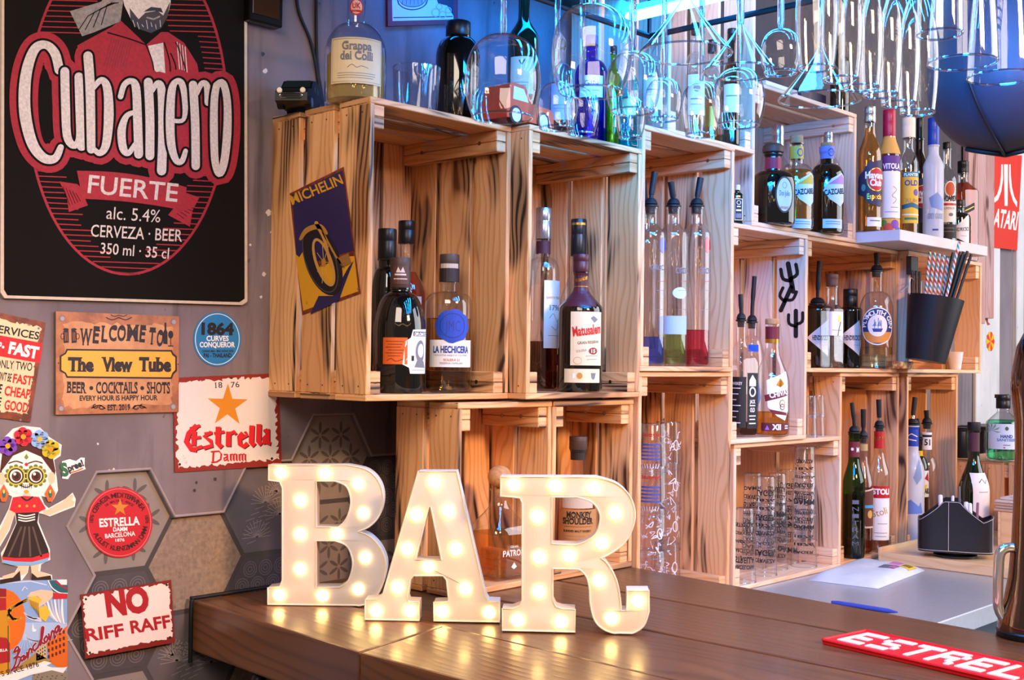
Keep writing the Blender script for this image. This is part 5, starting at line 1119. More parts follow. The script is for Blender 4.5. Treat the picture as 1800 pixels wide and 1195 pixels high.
# --- vermouth crate and vodka crate on the steel
bottle('green vermouth bottle with dark red neck label and a pourer', 1500, -.235, FLK, 38, 705, 850, 805, 19, GREENGL, (762, 19), (708, None), liq=(868, mat('vermouth_dark', '#0a0d0a', .08, noise=0)), style='slope', labels=[dict(a=0, w=66, y=(776, 803), bg=pm('#6d1c28'), d=[('e', -3, 789, 2.4, 2.8, PAPER), ('t', 'M', 4, 9, 794, 8, PAPER, .03)], n='neck_label'), dict(a=8, w=20, y=(870, 955), d=[('t', c, -5, 6, 956-12*i, 7, pm('#5f6478'), .0) for i, c in enumerate('MARTINI')], lab='raised side lettering')])
bottle('bottle of rose-brown vermouth behind the green one', 1516, -.215, FLK, 36, 719, 860, 800, 15, GLASS, (770, 16), (720, RUBBER), liq=(858, L_ROSE), style='slope', labels=[dict(a=30, w=36, y=(858, 930), d=[('p', [(-14, 862), (14, 856), (14, 926), (-6, 926), (-12, 910), (-17, 905), (-17, 880), (-11, 874)], pm('#cdb6a8'), 0), ('p', [(-12, 864), (13, 859), (13, 923), (-5, 923), (-10, 908), (-15, 903), (-15, 881), (-9, 875)], pm('#5c2a22'), 1), ('r', -8, 886, 14, 891, pm('#3a9ad0'), 2), ('e', 4, 902, 5, 7, pm('#c99a4a'))]), dict(a=0, w=60, y=(780, 792), bg=pm('#b99a6a'), n='neck_label')])
bottle('clear vodka bottle with red neck and red and white label', 1544, -.23, FLK, 36, 702, 835, 795, 17, GLASS, (752, 18), (703, CHROME), style='slope', liq=(870, CLEARL), labels=[dict(a=14, w=40, y=(853, 874), bg=CAPR, d=[('t', 'STOLI', -15, 16, 867, 9, INKW, .05)], n='upper_label'), dict(a=14, w=40, y=(874, 947), bg=PAPER, d=[('t', 'Stoli', -14, 12, 908, 900, 12, INKGO, .0), ('r', -6, 918, 12, 919, INKG), ('r', -12, 934, 12, 935, INKG), ('r', -10, 940, 10, 941, INKG)]), dict(a=0, w=80, y=(758, 788), bg=CAPR, d=[('t', 'Stoli', -7, 9, 775, 770, 7, GOLD, .0)], n='neck_label')])
bottle('tall frosted bottle with blue neck and a pourer', 1603, -.24, FLK, 41, 697, 830, 790, 20, FROST, (748, 20), (699, CHROME), style='slope', labels=[dict(a=0, w=90, y=(750, 784), bg=CAPBLUE, d=[('s', [(-8, 766), (-2, 762), (8, 767)], 1.6, PAPER), ('s', [(-6, 772), (6, 774)], 1.6, PAPER)], n='neck_label'), dict(a=4, w=40, y=(810, 900), d=[('p', [(0, 838), (10, 806), (13, 812), (16, 838), (6, 850)], pm('#7d8fae'), 1), ('p', [(-18, 885), (-4, 876), (10, 888), (14, 880), (18, 900), (-18, 902)], pm('#5d7fc9'), 1)])])
bottle('small dark bottle with yellow neck band behind the frosted one', 1614, -.215, FLK, 34, 735, 830, 800, 13, BROWNGL, (772, 13), (736, None), style='round', labels=[dict(a=0, w=50, y=(792, 801), bg=pm('#e0c020'), n='neck_label'), dict(a=28, w=34, y=(826, 872), bg=PAPER, d=[('p', [(-16, 872), (-2, 852), (8, 850), (2, 872)], pm('#e8c81e'), 2), ('p', [(2, 840), (10, 828), (14, 846)], CAPR), ('t', 'ARL', 2, 15, 866, 9, INK, .04)])])
bottle('clear bottle with black and white neck at the back of the vodka crate', 1628, -.21, FLK, 38, 720, 830, 800, 17, GLASS, (746, 17), (722, CHROME), style='round', labels=[dict(a=0, w=60, y=(760, 790), bg=PAPER, d=[('r', -10, 764, 10, 768, INK, 2), ('t', '51', -4, 6, 782, 10, INK, .03)], n='neck_label')])

# ================================================================ glassware
def glass_part(root, prof, c, m, seg=40, name='bowl', rim=None):
    bm = bmesh.new(); lathe(bm, prof, c, seg, cap0=False, cap1=False)
    if rim: lathe_ring(bm, c, rim[0], rim[1], rim[2])
    return build(name, bm, [m], root, True)
def lathe_ring(bm, c, R, z, r, seg=40, n=6):
    pr = [(R+r*math.cos(2*PI*i/n), z+r*math.sin(2*PI*i/n)) for i in range(n+1)]; lathe(bm, pr, c, seg, cap0=False, cap1=False)
SOLIDG = thin_glass('thick_glass', (.90, .95, 1), 1.0, .06)
RAIL = .596
def hang(kind, label, px, py, w, H, group):
    """a glass hanging foot-up from the rack; px, py its rim centre in the photo, w its width"""
    d = (RAIL-H-CAM.z)/(((597.5-py)/F_PX)*UPV.z+FWD.z+RGT.z*(px-900)/F_PX)
    P = CAM+ray(px, py)*d; P.z = RAIL-H; R = w*d/F_PX/2
    root = thing({'wine': 'wine_glass', 'tulip': 'wine_glass', 'martini': 'martini_glass', 'flute': 'champagne_flute', 'beer': 'beer_goblet'}[kind], label, 'glass', P, group)
    if kind == 'wine': hb = R*2.15; pr = [(.80, 0), (.90, .12), (.975, .28), (1, .42), (.98, .56), (.90, .72), (.74, .86), (.5, .95), (.22, .99), (.09, 1.0)]
    elif kind == 'tulip': hb = R*2.6; pr = [(.74, 0), (.86, .14), (.96, .34), (1, .52), (.95, .68), (.80, .84), (.52, .95), (.2, .99), (.1, 1)]
    elif kind == 'martini': hb = R*1.22; pr = [(1, 0), (.9, .09), (.7, .28), (.5, .48), (.3, .69), (.14, .88), (.07, 1)]
    elif kind == 'flute': hb = min(R*6.0, H*.68); pr = [(.84, 0), (.93, .14), (.99, .3), (1, .44), (.95, .6), (.80, .76), (.55, .9), (.25, .98), (.14, 1)]
    else: hb = H*.74; pr = [(1, 0), (.97, .2), (.90, .45), (.80, .68), (.62, .86), (.36, .96), (.16, 1)]
    pr = [(p.x, p.y) for p in smooth_path([(a, b, 0) for a, b in pr], 3)]
    prof = [(max(a*R, .003), b*hb) for a, b in pr]
    th = .0012; glass_part(root, prof+[(.0006, hb+.001)], P, GLASSW, 48, 'bowl')
    bm = bmesh.new(); lathe_ring(bm, P, prof[0][0]-th*.5, -.0012, .0013, 44); build('rim', bm, [RIMG], root, True)
    s0 = prof[-1][0]; fr = min(max(R*.72, .026), .038)
    glass_part(root, [(.0006, hb+.0012), (s0, hb+.0012), (.0042, hb+.009), (.0036, (hb+H)/2), (.0042, H-.012), (.009, H-.006), (.0006, H-.006)], P, REALG, 16, 'stem')
    glass_part(root, [(.0006, H-.0058), (.009, H-.0058), (fr*.6, H-.0035), (fr, H-.002), (fr, H), (.0005, H)], P, REALG, 40, 'foot')
    return root
G1 = 'stemmed glasses hanging from the rack'
for a in (('wine', 'round wine glass hanging in front of the orange toy car', 883, 205, 135, .222), ('wine', 'biggest round wine glass hanging before the blue bottle', 1039, 160, 142, .222),
          ('wine', 'round wine glass overlapping the biggest one', 1112, 194, 96, .222), ('tulip', 'slim wine glass seen through the two round ones', 1022, 234, 62, .222),
          ('wine', 'wine glass hanging low behind the round ones, before the lilac label', 978, 224, 74, .222), ('tulip', 'slim wine glass before the turquoise bottle', 1108, 240, 54, .222),
          ('martini', 'wide martini glass hanging at the blue strip light', 1205, 92, 164, .172), ('martini', 'martini glass hanging behind and below the wide one', 1302, 124, 132, .172),
          ('wine', 'small wine glass under the wide martini glass', 1166, 208, 66, .222), ('tulip', 'tall wine glass before the bluish crate', 1232, 236, 72, .222),
          ('wine', 'square-looking wine glass low before the corner of the bluish crate', 1298, 218, 92, .222), ('martini', 'broad martini glass hanging above the tequila crate', 1442, 173, 146, .172), ('wine', 'little wine glass between two martini glasses', 1372, 126, 70, .202)):
    hang(*a[:6], G1)
for i, (px, py) in enumerate(((1435, 118), (1478, 138), (1514, 152), (1548, 165), (1580, 181), (1613, 196))):
    hang('flute', ('champagne flute at the martini-glass end of the row', 'second champagne flute from the martini glasses', 'third champagne flute from the martini glasses', 'fourth champagne flute from the martini glasses', 'fifth champagne flute, beside the lowest one', 'lowest-hanging champagne flute, in front of the dark round duct')[i], px, py, 73-i*.5, .222, 'champagne flutes in a row')
for i, (px, py, w) in enumerate(((1692, 108, 118), (1762, 134, 118), (1652, 58, 78))):
    hang('beer', ('tall straight beer glass hanging before the dark duct', 'tall straight beer glass hanging lowest at the edge of the photo', 'small beer glass hanging behind the champagne flutes')[i], px, py, w, .205, G1)

# the rack the glasses hang from
bm = bmesh.new(); ends = []
for y in (-1.25, -.425): tube(bm, [(-.26, y, .614), (.46, y, .614)], .005, 8)
for x in (-.26, .46): tube(bm, [(x, -1.25, .614), (x, -.425, .614)], .005, 8)
for i in range(15):
    x = -.24+.048*i; y = min(-.44, (1.78-(x+1.171)*.727)/.687-1.655); ends.append((x, y, .606)); tube(bm, [(x, -1.25, .604), (x, y, .604)], .0026, 6)
tube(bm, [ends[0], ends[-1]], .003, 6)
for x, y in ((-.26, -1.25), (.46, -1.25), (-.26, -.425), (.46, -.425)): tube(bm, [(x, y, .614), (x, y, .7995)], .004, 6)
tag(build('glass_rack', bm, [mat('dark_wire', '#15161a', .4, .6)], None, True), 'dark wire rack overhead that the stemmed glasses hang from', 'rack')
bm = bmesh.new()  # unseen canopy, added to shade the upper wall; the rack hangs from it
for i in range(7): board(bm, -.38, .72, -1.72+.243*i, -1.72+.243*i+.240, .80, .828, 0)
tag(build('added_canopy', bm, [wood('added_canopy_wood', '#3a2a22', '#2a1c16', '#120a07', 0, .6, .6, 0, False)]), 'added dark canopy out of view, shading the upper wall and carrying the glass rack', 'canopy')
LEDM = mat('blue_led', (.015, .34, 1), .4, emit=80, noise=0)
for pa, pb, lb in (((.39, -.435, .630), (.39, -1.22, .630), 'glowing blue light strip above the champagne flutes'), ((.27, -.50, .630), (.27, -1.22, .630), 'glowing blue light strip beside the flutes strip'), ((.15, -.58, .630), (.15, -1.22, .630), 'glowing blue light strip between the wine glasses and the flutes'), ((.02, -.63, .630), (.02, -1.22, .630), 'glowing blue light strip above the wine glasses')):
    r_ = thing('light_strip', lb, 'light', pa, 'blue light strips of the rack'); bm = bmesh.new(); box(bm, pa[0]-.013, pa[0]+.013, pb[1], pa[1], .624, .632, bev=.003); build('diffuser', bm, [LEDM], r_, True)
    bm = bmesh.new(); box(bm, pa[0]-.016, pa[0]+.016, pb[1], pa[1], .6325, .642); build('backing_strip', bm, [STEEL], r_)

# tumblers on crate tops and stacks
def tumbler(label, P, R, H, rt=.88, group=None, up=False, art=None, name='glass_tumbler', m=None, base=.006):
    root = thing(name, label, 'glass', P, group); mm_ = m or GLASST
    if up: pr = [(.0005, .001), (R*rt*.95, 0), (R*rt, .003), (R, H), (R-.0018, H), (R*rt-.003, base+.004), (.0005, base)]
    else: pr = [(R-.0018, 0), (R, 0), (R*rt, H-.003), (R*rt*.95, H), (.0005, H-.0005)]
    bm = bmesh.new(); lathe(bm, pr, P, 36, cap0=False, cap1=False); lathe_ring(bm, P, R-.0006, H if up else .0008, .0010, 36)
    if not up: lathe_ring(bm, P, R*rt*.96, H-.002, .0016, 36)
    build('glass_wall', bm, [mm_], root, True)
    if art:
        Q = Pic(False); art(Q); Q.cut(R*.25); dv = CAM-P; dv.z = 0; dv.normalize(); ev = Vector((-dv.y, dv.x, 0))
        def fn(u, v, n):
            r = R+(R*rt-R)*(v/H if not up else 1-v/H)+.0004+n*.0001; th = u/R
            return P+dv*(r*math.cos(th))+ev*(r*math.sin(th))+Vector((0, 0, v))
        Q.place(fn); build('print', Q.bm, Q.mats, root)
    return root
P = atXY(731, -.13, TOPA); tumbler('empty clear rocks glass standing between the golden spirit and the black jug', P, .041, .098, .90, None, True, m=GLASSW)
def art_white(seed):
    def f(Q):
        r = random.Random(seed); PW = mat('print_white', '#dfe3ee', .5, noise=0)
        for k in range(16):
            u, v = r.uniform(-.030, .030), r.uniform(.012, .085); q = [(u+r.uniform(-.008, .008), v+r.uniform(-.008, .008)) for _ in range(4)]
            Q.stroke(q, r.choice((.0008, .0012, .002)), PW, 0, 4)
        Q.ring(.018, .05, .006, .010, .002, PW, 0, 16)
    return f
def art_rb(Q):
    Q.text('Stuttgart', -.024, .074, .02, .074, .007, CAPR, 0, .02); BL = pm('#3a55a8')
    for k in range(5): Q.rect(-.024, .028+k*.007, .018-.004*(k % 2), .0315+k*.007, BL, 0)
    PW = mat('print_white', '#dfe3ee', .5, noise=0)
    for k in range(7): Q.stroke([(-.022+.006*k, .020), (-.019+.005*k, .012)], .0012, PW, 0)
for s, (px, Y, w, lab) in enumerate(((1144, -.212, 56, 'by the crate edge'), (1172, -.172, 48, 'at the crate back'))):
    P0 = atXY(px, Y, FLE); mpp = proj(P0)[2]/F_PX
    for k in range(4):
        P = P0+Vector((0, 0, .083*k)); ordn = ('lowest', 'second lowest', 'second from top', 'topmost')[k]
        tumbler('%s printed tumbler, %s of the stack %s' % ('blue and red' if s == 0 and k > 1 else 'white', ordn, lab), P, w*mpp/2, .098, .90, 'printed tumblers stacked upside down', art=art_rb if s == 0 and k in (2, 3) else art_white(s*9+k))
def art_pint(seed):
    def f(Q):
        r = random.Random(seed)
        for row in range(6):
            v = .03+row*.018; t = r.choice(('ESTRELLA', 'DAMM', '1876', 'BARCELONA', 'CERVEZA', 'LAGER'))
            Q.text(t, -.028, v+.008, .026, v+.008+r.uniform(-.002, .002), r.choice((-.006, -.008, -.012)), INK, 0, .03)
        for k in range(7):
            u, v = r.uniform(-.03, .03), r.uniform(.02, .14); Q.stroke([(u, v), (u+r.uniform(-.01, .01), v+r.uniform(-.012, .012)), (u+r.uniform(-.012, .012), v)], .0013, INK, 0, 3)
    return f
pints = ((1308, -.232, 42, 1, 'single pint glass at the front corner'), (1345, -.215, 42, 2, 'front pint stack'), (1365, -.190, 40, 2, 'middle pint stack'), (1385, -.157, 38, 2, 'narrow pint stack before the tallest'), (1413, -.215, 46, 3, 'tallest pint stack'), (1322, -.150, 40, 2, 'pint stack at the back corner'))
for s, (px, Y, w, n, lab) in enumerate(pints):
    P0 = atXY(px, Y, FLE); mpp = proj(P0)[2]/F_PX
    for k in range(n):
        P = P0+Vector((0, 0, .060*k)); wh = '' if n == 1 else (', lowest glass', ', upper glass' if n == 2 else ', middle glass', ', uppermost glass')[k]
        tumbler(lab+wh+', upside down with black print', P, w*mpp/2, .158, .76, 'pint glasses stacked upside down', art=art_pint(s*5+k), name='pint_glass')
for k, (px, Y) in enumerate(((1424, -.236), (1438, -.213))):
    P0 = atXY(px, Y, -.1029)
    for q in range(2): tumbler(('small shot glass behind the cactus crate edge, ', 'small shot glass against the vermouth crate side, ')[k]+('lower of two', 'upper of two')[q], P0+Vector((0, 0, .044*q)), .016, .052, .82, 'shot glasses stacked upside down')

# ================================================================ bar top, letters, steel
bar = thing('bar_counter', 'long dark varnished plank bar top projecting from the wall', 'counter', (.23, -1.1, -1.4))
ZT, ZB = -.315, -.393
def plank(pts, z0, z1, mi=0):
    """plank with this plan outline, running along Y"""
    bm = bmesh.new(); a = [bm.verts.new((x, y, z0)) for x, y in pts]; b = [bm.verts.new((x, y, z1)) for x, y in pts]; n = len(pts)
    bm.faces.new(a[::-1]); bm.faces.new(b)
    for k in range(n): bm.faces.new((a[k], a[(k+1) % n], b[(k+1) % n], b[k]))
    bmesh.ops.recalc_face_normals(bm, faces=bm.faces[:])
    bmesh.ops.bevel(bm, geom=bm.edges[:], offset=.0035, segments=2, affect='EDGES', profile=.6)
    lay = uvl(bm); ou, ov = random.uniform(0, 50), random.uniform(0, 50)
    for f in bm.faces:
        f.normal_update(); ax = max(range(3), key=lambda k: abs(f.normal[k]))
        for l in f.loops:
            c = l.vert.co
            l[lay].uv = (ou+c.y, ov+(c.x if ax == 2 else c.z+.3)) if ax != 1 else (ou+c.x*.3, ov+c.z)
    return bm
build('plank', plank([(-.135, -.0015), (.012, -.004), (.022, -.40), (-.163, -.44)], ZB, ZT), [W_BAR], bar)
build('plank', plank([(-.163, -.4415), (.022, -.4015), (.0135, -2.1), (-.145, -2.1)], ZB, ZT), [W_BAR], bar)
build('plank', plank([(.0215, -.004), (.2165, -.004), (.2125, -2.1), (.0265, -2.1)], ZB, ZT-.0008), [W_BAR], bar)
build('plank', plank([(.2195, -.004), (.4155, -.004), (.400, -2.1), (.2155, -2.1)], ZB, ZT), [W_BAR], bar)
build('plank', plank([(.4225, -.004), (.6265, -.004), (.625, -.30), (.560, -1.05), (.500, -2.1), (.4085, -2.1)], ZB, ZT-.0006), [W_BAR], bar)
bm = bmesh.new(); box(bm, .03, .45, -2.05, -.01, -1.4, ZB-.0005); build('bar_front', bm, [mat('bar_panel_navy', '#20232e', .5)], bar)
bm = bmesh.new(); tube(bm, smooth_path([(.03, -.16, -.60), (-.06, -.16, -.58), (-.12, -.16, -.50), (-.125, -.16, -.42), (-.11, -.16, ZB-.004)], 6), .011, 10); build('bracket', bm, [CAPB], bar, True)

LET = {
'B': dict(p=(-.074, -.113), a=-46.5, o=[(-.0022, .214), (.1182, .2156), (.1485, .2087), (.1669, .1914), (.174, .1674), (.1692, .1401), (.1544, .1224), (.1364, .1141), (.1546, .1068), (.1715, .0889), (.1803, .0649), (.1765, .0377), (.1665, .0165), (.1516, .0043), (.1336, 0), (0, 0), (-.0003, .0265), (.0184, .0291), (.0218, .0388), (.0195, .179), (.0151, .1889), (-.0018, .1908)],
 h=[[(.0711, .1902), (.1004, .1906), (.1171, .1832), (.1244, .1652), (.1231, .1471), (.1165, .1304), (.106, .1206), (.0722, .1202)], [(.0725, .0991), (.1018, .0995), (.1201, .0913), (.1286, .0703), (.1273, .0522), (.1209, .037), (.109, .0288), (.0736, .0283)]],
 sm=((1, 7), (7, 14)), b=[(.0164, .2022), (.0842, .2025), (.1355, .1865), (.0473, .1603), (.1438, .1422), (.0476, .109), (.1041, .1101), (.1481, .0747), (.0484, .0557), (.1383, .0261), (.0171, .0156), (.0835, .0155)]),
'A': dict(p=(-.036, -.298), a=-48.1, o=[(.0744, .2166), (.1302, .2174), (.1741, .0387), (.1785, .0312), (.1948, .0306), (.1952, 0), (.0998, 0), (.0994, .028), (.12, .0293), (.1207, .035), (.1175, .0605), (.1123, .0667), (.0702, .0659), (.0657, .061), (.0612, .0339), (.0627, .0291), (.0785, .0285), (.0789, 0), (.0001, 0), (-.0003, .0299), (.0183, .0317), (.0259, .039)],
 h=[[(.0903, .1654), (.0722, .0887), (.11, .0894), (.0934, .1655)]], sm=(), b=[(.0975, .2018), (.1187, .1602), (.0727, .1537), (.0596, .1042), (.1306, .1054), (.0909, .0791), (.0467, .0487), (.1448, .0487), (.016, .014), (.0658, .0149), (.1113, .0149), (.1801, .0147)]),
'R': dict(p=(.058, -.483), a=-49.5, o=[(-.0051, .2159), (.1285, .2175), (.1578, .2087), (.1765, .1905), (.1834, .1668), (.1784, .1429), (.1667, .1241), (.1483, .1105), (.1365, .105), (.1458, .0972), (.158, .0763), (.1635, .0527), (.1656, .0329), (.173, .0331), (.1735, .0608), (.2038, .0615), (.2041, .0325), (.197, .0125), (.1813, .0016), (.1654, 0), (.1442, .0047), (.1295, .0175), (.1226, .0412), (.1211, .0623), (.1169, .0781), (.1088, .0872), (.1035, .0889), (.0698, .089), (.0703, .0453), (.075, .0361), (.083, .0337), (.1015, .0328), (.1019, 0), (.0001, 0), (-.0003, .0317), (.0138, .0321), (.0244, .0363), (.0275, .0443), (.0258, .1797), (.0225, .1863), (.0118, .1875), (-.0048, .1885)],
 h=[[(.0672, .1885), (.1023, .1891), (.1223, .1829), (.1331, .1698), (.1346, .1553), (.1295, .1393), (.1163, .1284), (.1031, .1228), (.068, .1234)]], sm=((1, 8), (8, 12), (16, 26)), b=[(.0134, .2048), (.0713, .2042), (.1253, .2023), (.1559, .1676), (.0473, .1607), (.1373, .1256), (.0502, .1042), (.0924, .1072), (.1342, .0732), (.0505, .0565), (.1884, .0466), (.152, .0215), (.0212, .0158), (.0819, .0151)])}
def smooth_loop(pts, runs):
    out = []; i = 0
    while i < len(pts):
        r = next((q for q in runs if q[0] == i), None)
        if r:
            seg = [(p.x, p.y) for p in smooth_path([(x, y, 0) for x, y in pts[r[0]:r[1]+1]], 5)]; out += seg[:-1]; i = r[1]
        else: out.append(pts[i]); i += 1
    return out
LETM = mat('letter_white', '#e4d8cc', .38, noise=.02)
BULB = mat('warm_bulb', (1, .66, .22), .3, emit=15, noise=0)
for ch, g in LET.items():
    c, s = math.cos(math.radians(g['a'])), math.sin(math.radians(g['a'])); p0 = Vector((g['p'][0], g['p'][1], -.3147)); ex = Vector((c, s, 0)); nrm = Vector((s, -c, 0)); DEP = .036
    root = thing('marquee_letter', {'B': 'white light-up letter B with warm bulbs, against the wall end of the bar', 'A': 'white light-up letter A with warm bulbs, between the other two letters', 'R': 'white light-up letter R with warm bulbs, its tail curling up'}[ch], 'letter', p0, 'light-up letters on the bar')
    cu = bpy.data.curves.new('letter', 'CURVE'); cu.dimensions = '2D'; cu.fill_mode = 'BOTH'; cu.extrude = DEP/2; cu.bevel_depth = 0
    for lp in [smooth_loop(g['o'], g['sm'])]+[smooth_loop(h, ((1, len(h)-2),)) if ch != 'A' else h for h in g['h']]:
        sp = cu.splines.new('POLY'); sp.points.add(len(lp)-1); sp.use_cyclic_u = True
        for q, (x, y) in zip(sp.points, lp): q.co = (x, y, 0, 1)
    o = bpy.data.objects.new('letter', cu); me = o.to_mesh(); bm = bmesh.new(); bm.from_mesh(me); o.to_mesh_clear(); bpy.data.objects.remove(o); bpy.data.curves.remove(cu)
    bmesh.ops.remove_doubles(bm, verts=bm.verts[:], dist=.00005)
    es = [e for e in bm.edges if len(e.link_faces) == 2 and e.calc_face_angle(0) > 1.2 and abs(e.verts[0].co.z-e.verts[1].co.z) < 1e-5]
    bmesh.ops.bevel(bm, geom=es, offset=.0016, segments=2, affect='EDGES', profile=.6)
    for v in bm.verts: v.co = p0+ex*v.co.x+Vector((0, 0, v.co.y))+nrm*(v.co.z-DEP/2)
    build('shell', bm, [LETM], root, True)
    # raised lip round the face
    bm = bmesh.new()
    for lp in [smooth_loop(g['o'], g['sm'])]+[smooth_loop(h, ((1, len(h)-2),)) if ch != 'A' else h for h in g['h']]:
        tube(bm, [p0+ex*x+Vector((0, 0, y+ .0 if y > .001 else .0016))+nrm*.0004 for x, y in lp], .0013, 6, closed=True)
    build('lip', bm, [LETM], root, True)
    for x, y in g['b']:
        bm = bmesh.new(); n = 8; rr = .0086; rings = []
        for i in range(n):
            a = PI/2*i/n; r = rr*math.cos(a); h = rr*.62*math.sin(a)
            rings.append([bm.verts.new(p0+ex*(x+r*math.cos(2*PI*k/16))+Vector((0, 0, y+r*math.sin(2*PI*k/16)))+nrm*h) for k in range(16)])
        for a_, b_ in zip(rings, rings[1:]):
            for k in range(16): bm.faces.new((a_[k], a_[(k+1) % 16], b_[(k+1) % 16], b_[k]))
        bm.faces.new(rings[-1]); build('bulb', bm, [BULB], root, True)

bm = bmesh.new(); box(bm, .63, 2.545, -.684, -.003, -.452, -.4135, bev=.002); tag(build('steel_worktop', bm, [STEEL]), 'brushed steel worktop behind the bar that the lower crates stand on', 'counter')
bm = bmesh.new(); box(bm, .64, 2.54, -.60, -.02, -1.4, -.4525); tag(build('base_cabinet', bm, [mat('grey_steel_panel', '#5d6670', .4, .6)]), 'grey steel cabinet carrying the worktop', 'cabinet')
bm = bmesh.new(); box(bm, .60, 2.4, -1.45, -.70, -1.4, -.60, bev=.004); tag(build('ice_chest', bm, [mat('blue_grey_steel', '#7d95ab', .4, .5)]), 'low blue-grey steel chest below the edge of the worktop', 'cabinet')

# red bar mat: white dot lettering facing the drinkers
a, b2, c3 = onZ(1446, 1124, ZT+.006), onZ(1522, 1108, ZT+.006), onZ(1800, 1166, ZT+.006)
o0 = a; evx = (b2-a); wmat = evx.length; evx.normalize(); evy = (c3-b2).normalized(); evy = (evy-evx*evy.dot(evx)).normalized()
def mp(x, y, z): return o0+evx*x+evy*y+Vector((0, 0, z))
mroot = thing('bar_mat', 'red rubber bar mat with white dotted lettering on the bar', 'mat', (o0.x, o0.y, ZT))
LM = .52; bm = bmesh.new(); vs = [bm.verts.new(mp(x, y, z)) for z in (-.0055, 0) for x, y in ((0, 0), (wmat, 0), (wmat, LM), (0, LM))]
for q in ((3, 2, 1, 0), (4, 5, 6, 7), (0, 1, 5, 4), (1, 2, 6, 5), (2, 3, 7, 6), (3, 0, 4, 7)): bm.faces.new([vs[i] for i in q])
MATR = mat('mat_red', '#d2101f', .5, nscale=300, noise=.08)
build('mat_base', bm, [MATR], mroot)
FONT5 = {'E': '11111 10000 11110 10000 11111', 'S': '01111 10000 01110 00001 11110', 'T': '11111 00100 00100 00100 00100', 'R': '11110 10001 11110 10010 10001', 'L': '10000 10000 10000 10000 11111', 'A': '01110 10001 11111 10001 10001', 'D': '11110 10001 10001 10001 11110', 'M': '10001 11011 10101 10001 10001'}
bm = bmesh.new(); cs = .0023; y = .014
for ch in 'ESTRELLA':
    for r_, row in enumerate(FONT5[ch].split()):
        for q, bit in enumerate(row):
            if bit == '1':
                for sx in range(3):
                    for sy in range(3):
                        xx = wmat*.84-(r_*3+sx)*wmat*.72/15; yy = y+(q*3+sy)*cs*1.02
                        vs = [bm.verts.new(mp(xx+dx*k, yy+dy*k2, z)) for z, k2, k in ((.0, .46*cs, .46*wmat*.72/15), (.0016, .36*cs, .36*wmat*.72/15)) for dx, dy in ((-1, -1), (1, -1), (1, 1), (-1, 1))]
                        for f in ((4, 5, 6, 7), (0, 1, 5, 4), (1, 2, 6, 5), (2, 3, 7, 6), (3, 0, 4, 7)): bm.faces.new([vs[i] for i in f])
    y += cs*19
build('raised_lettering', bm, [mat('mat_white', '#e6dfe6', .55, noise=0)], mroot)
bm = bmesh.new(); rim = .004
for (x0, y0), (x1, y1) in (((0, 0), (wmat, 0)), ((wmat, 0), (wmat, LM)), ((wmat, LM), (0, LM)), ((0, LM), (0, 0))): tube(bm, [mp(x0, y0, 0), mp(x1, y1, 0)], .0022, 6)
build('mat_rim', bm, [MATR], mroot, True)

# blue pen-like tool lying at the far edge of the bar
bm = bmesh.new(); pa, pb = onZ(1462, 1058, -.409), onZ(1578, 1076, -.409)
tube(bm, [pa, pa*.9+pb*.1, pa*.15+pb*.85, pb], [.003, .0045, .0045, .0012], 10); tag(build('blue_pen', bm, [mat('blue_plastic', '#3d4fb8', .35)], None, True), 'blue pen lying on the steel beside the bar edge', 'pen')

# tall tap column with a clear looped handle
P = onZ(1757, 1118, ZT); dep = (P-CAM).dot(FWD); P = P+RGT*(.046)+Vector((0, 0, 0)); P.z = ZT
tap = thing('beer_tap', 'tall polished copper-brown tap column standing on the bar', 'tap', P); COPPER = mat('polished_copper', '#7d6a64', .10, 1, noise=.03)
bm = bmesh.new(); k = dep/F_PX; prof = []
for py, rx in ((1128, 56), (1118, 58), (1100, 57), (1085, 54), (1060, 47), (1020, 40), (960, 35), (880, 32), (800, 30), (745, 31), (715, 35), (690, 38), (665, 37), (640, 33), (615, 28), (590, 16), (580, 4)): prof.append((rx*k, (1126-py)*k))
lathe(bm, [(p[0], max(0, p[1]-.001)) for p in prof], P, 40); build('column', bm, [COPPER], tap, True)
bm = bmesh.new(); lathe(bm, [(59*k, 0), (60*k, .002), (60*k, .008), (58*k, .010)], P, 40); build('base_ring', bm, [BLACK], tap, True)
bm = bmesh.new(); hp = [P+RGT*((px-1812)*k)+Vector((0, 0, (1126-py)*k)) for px, py in ((1786, 972), (1768, 970), (1755, 980), (1752, 1010), (1751, 1050), (1753, 1078), (1764, 1096))]
tube(bm, smooth_path(hp, 6), .0072, 12); build('handle', bm, [mat('clear_acrylic', '#cfd6dc', .08, .85, noise=0)], tap, True, 'shiny looped handle')

# white padded envelope on the steel
e = [onZ(1421, 1020, -.4132), onZ(1543, 1035, -.4132), onZ(1626, 1003, -.4132), onZ(1515, 987, -.4132)]
eroot = thing('padded_envelope', 'white padded envelope lying on the steel worktop', 'envelope', (e[0]+e[2])/2); bm = bmesh.new(); N_ = 14
def epos(u, v):
    p = (e[0]*(1-u)+e[1]*u)*(1-v)+(e[3]*(1-u)+e[2]*u)*v
    h = .019*(max(0, 1-(2*u-1)**6)*max(0, 1-(2*v-1)**6))**.6+.0012*math.sin(u*13)*math.sin(v*9); return p+Vector((0, 0, max(.0009, h)))
gr = [[bm.verts.new(epos(i/N_, j/N_)) for j in range(N_+1)] for i in range(N_+1)]; lo = [[bm.verts.new((v.co.x, v.co.y, -.4131)) for v in row] for row in gr]
for i in range(N_):
    for j in range(N_):
        bm.faces.new((gr[i][j], gr[i+1][j], gr[i+1][j+1], gr[i][j+1])); bm.faces.new((lo[i][j], lo[i][j+1], lo[i+1][j+1], lo[i+1][j]))
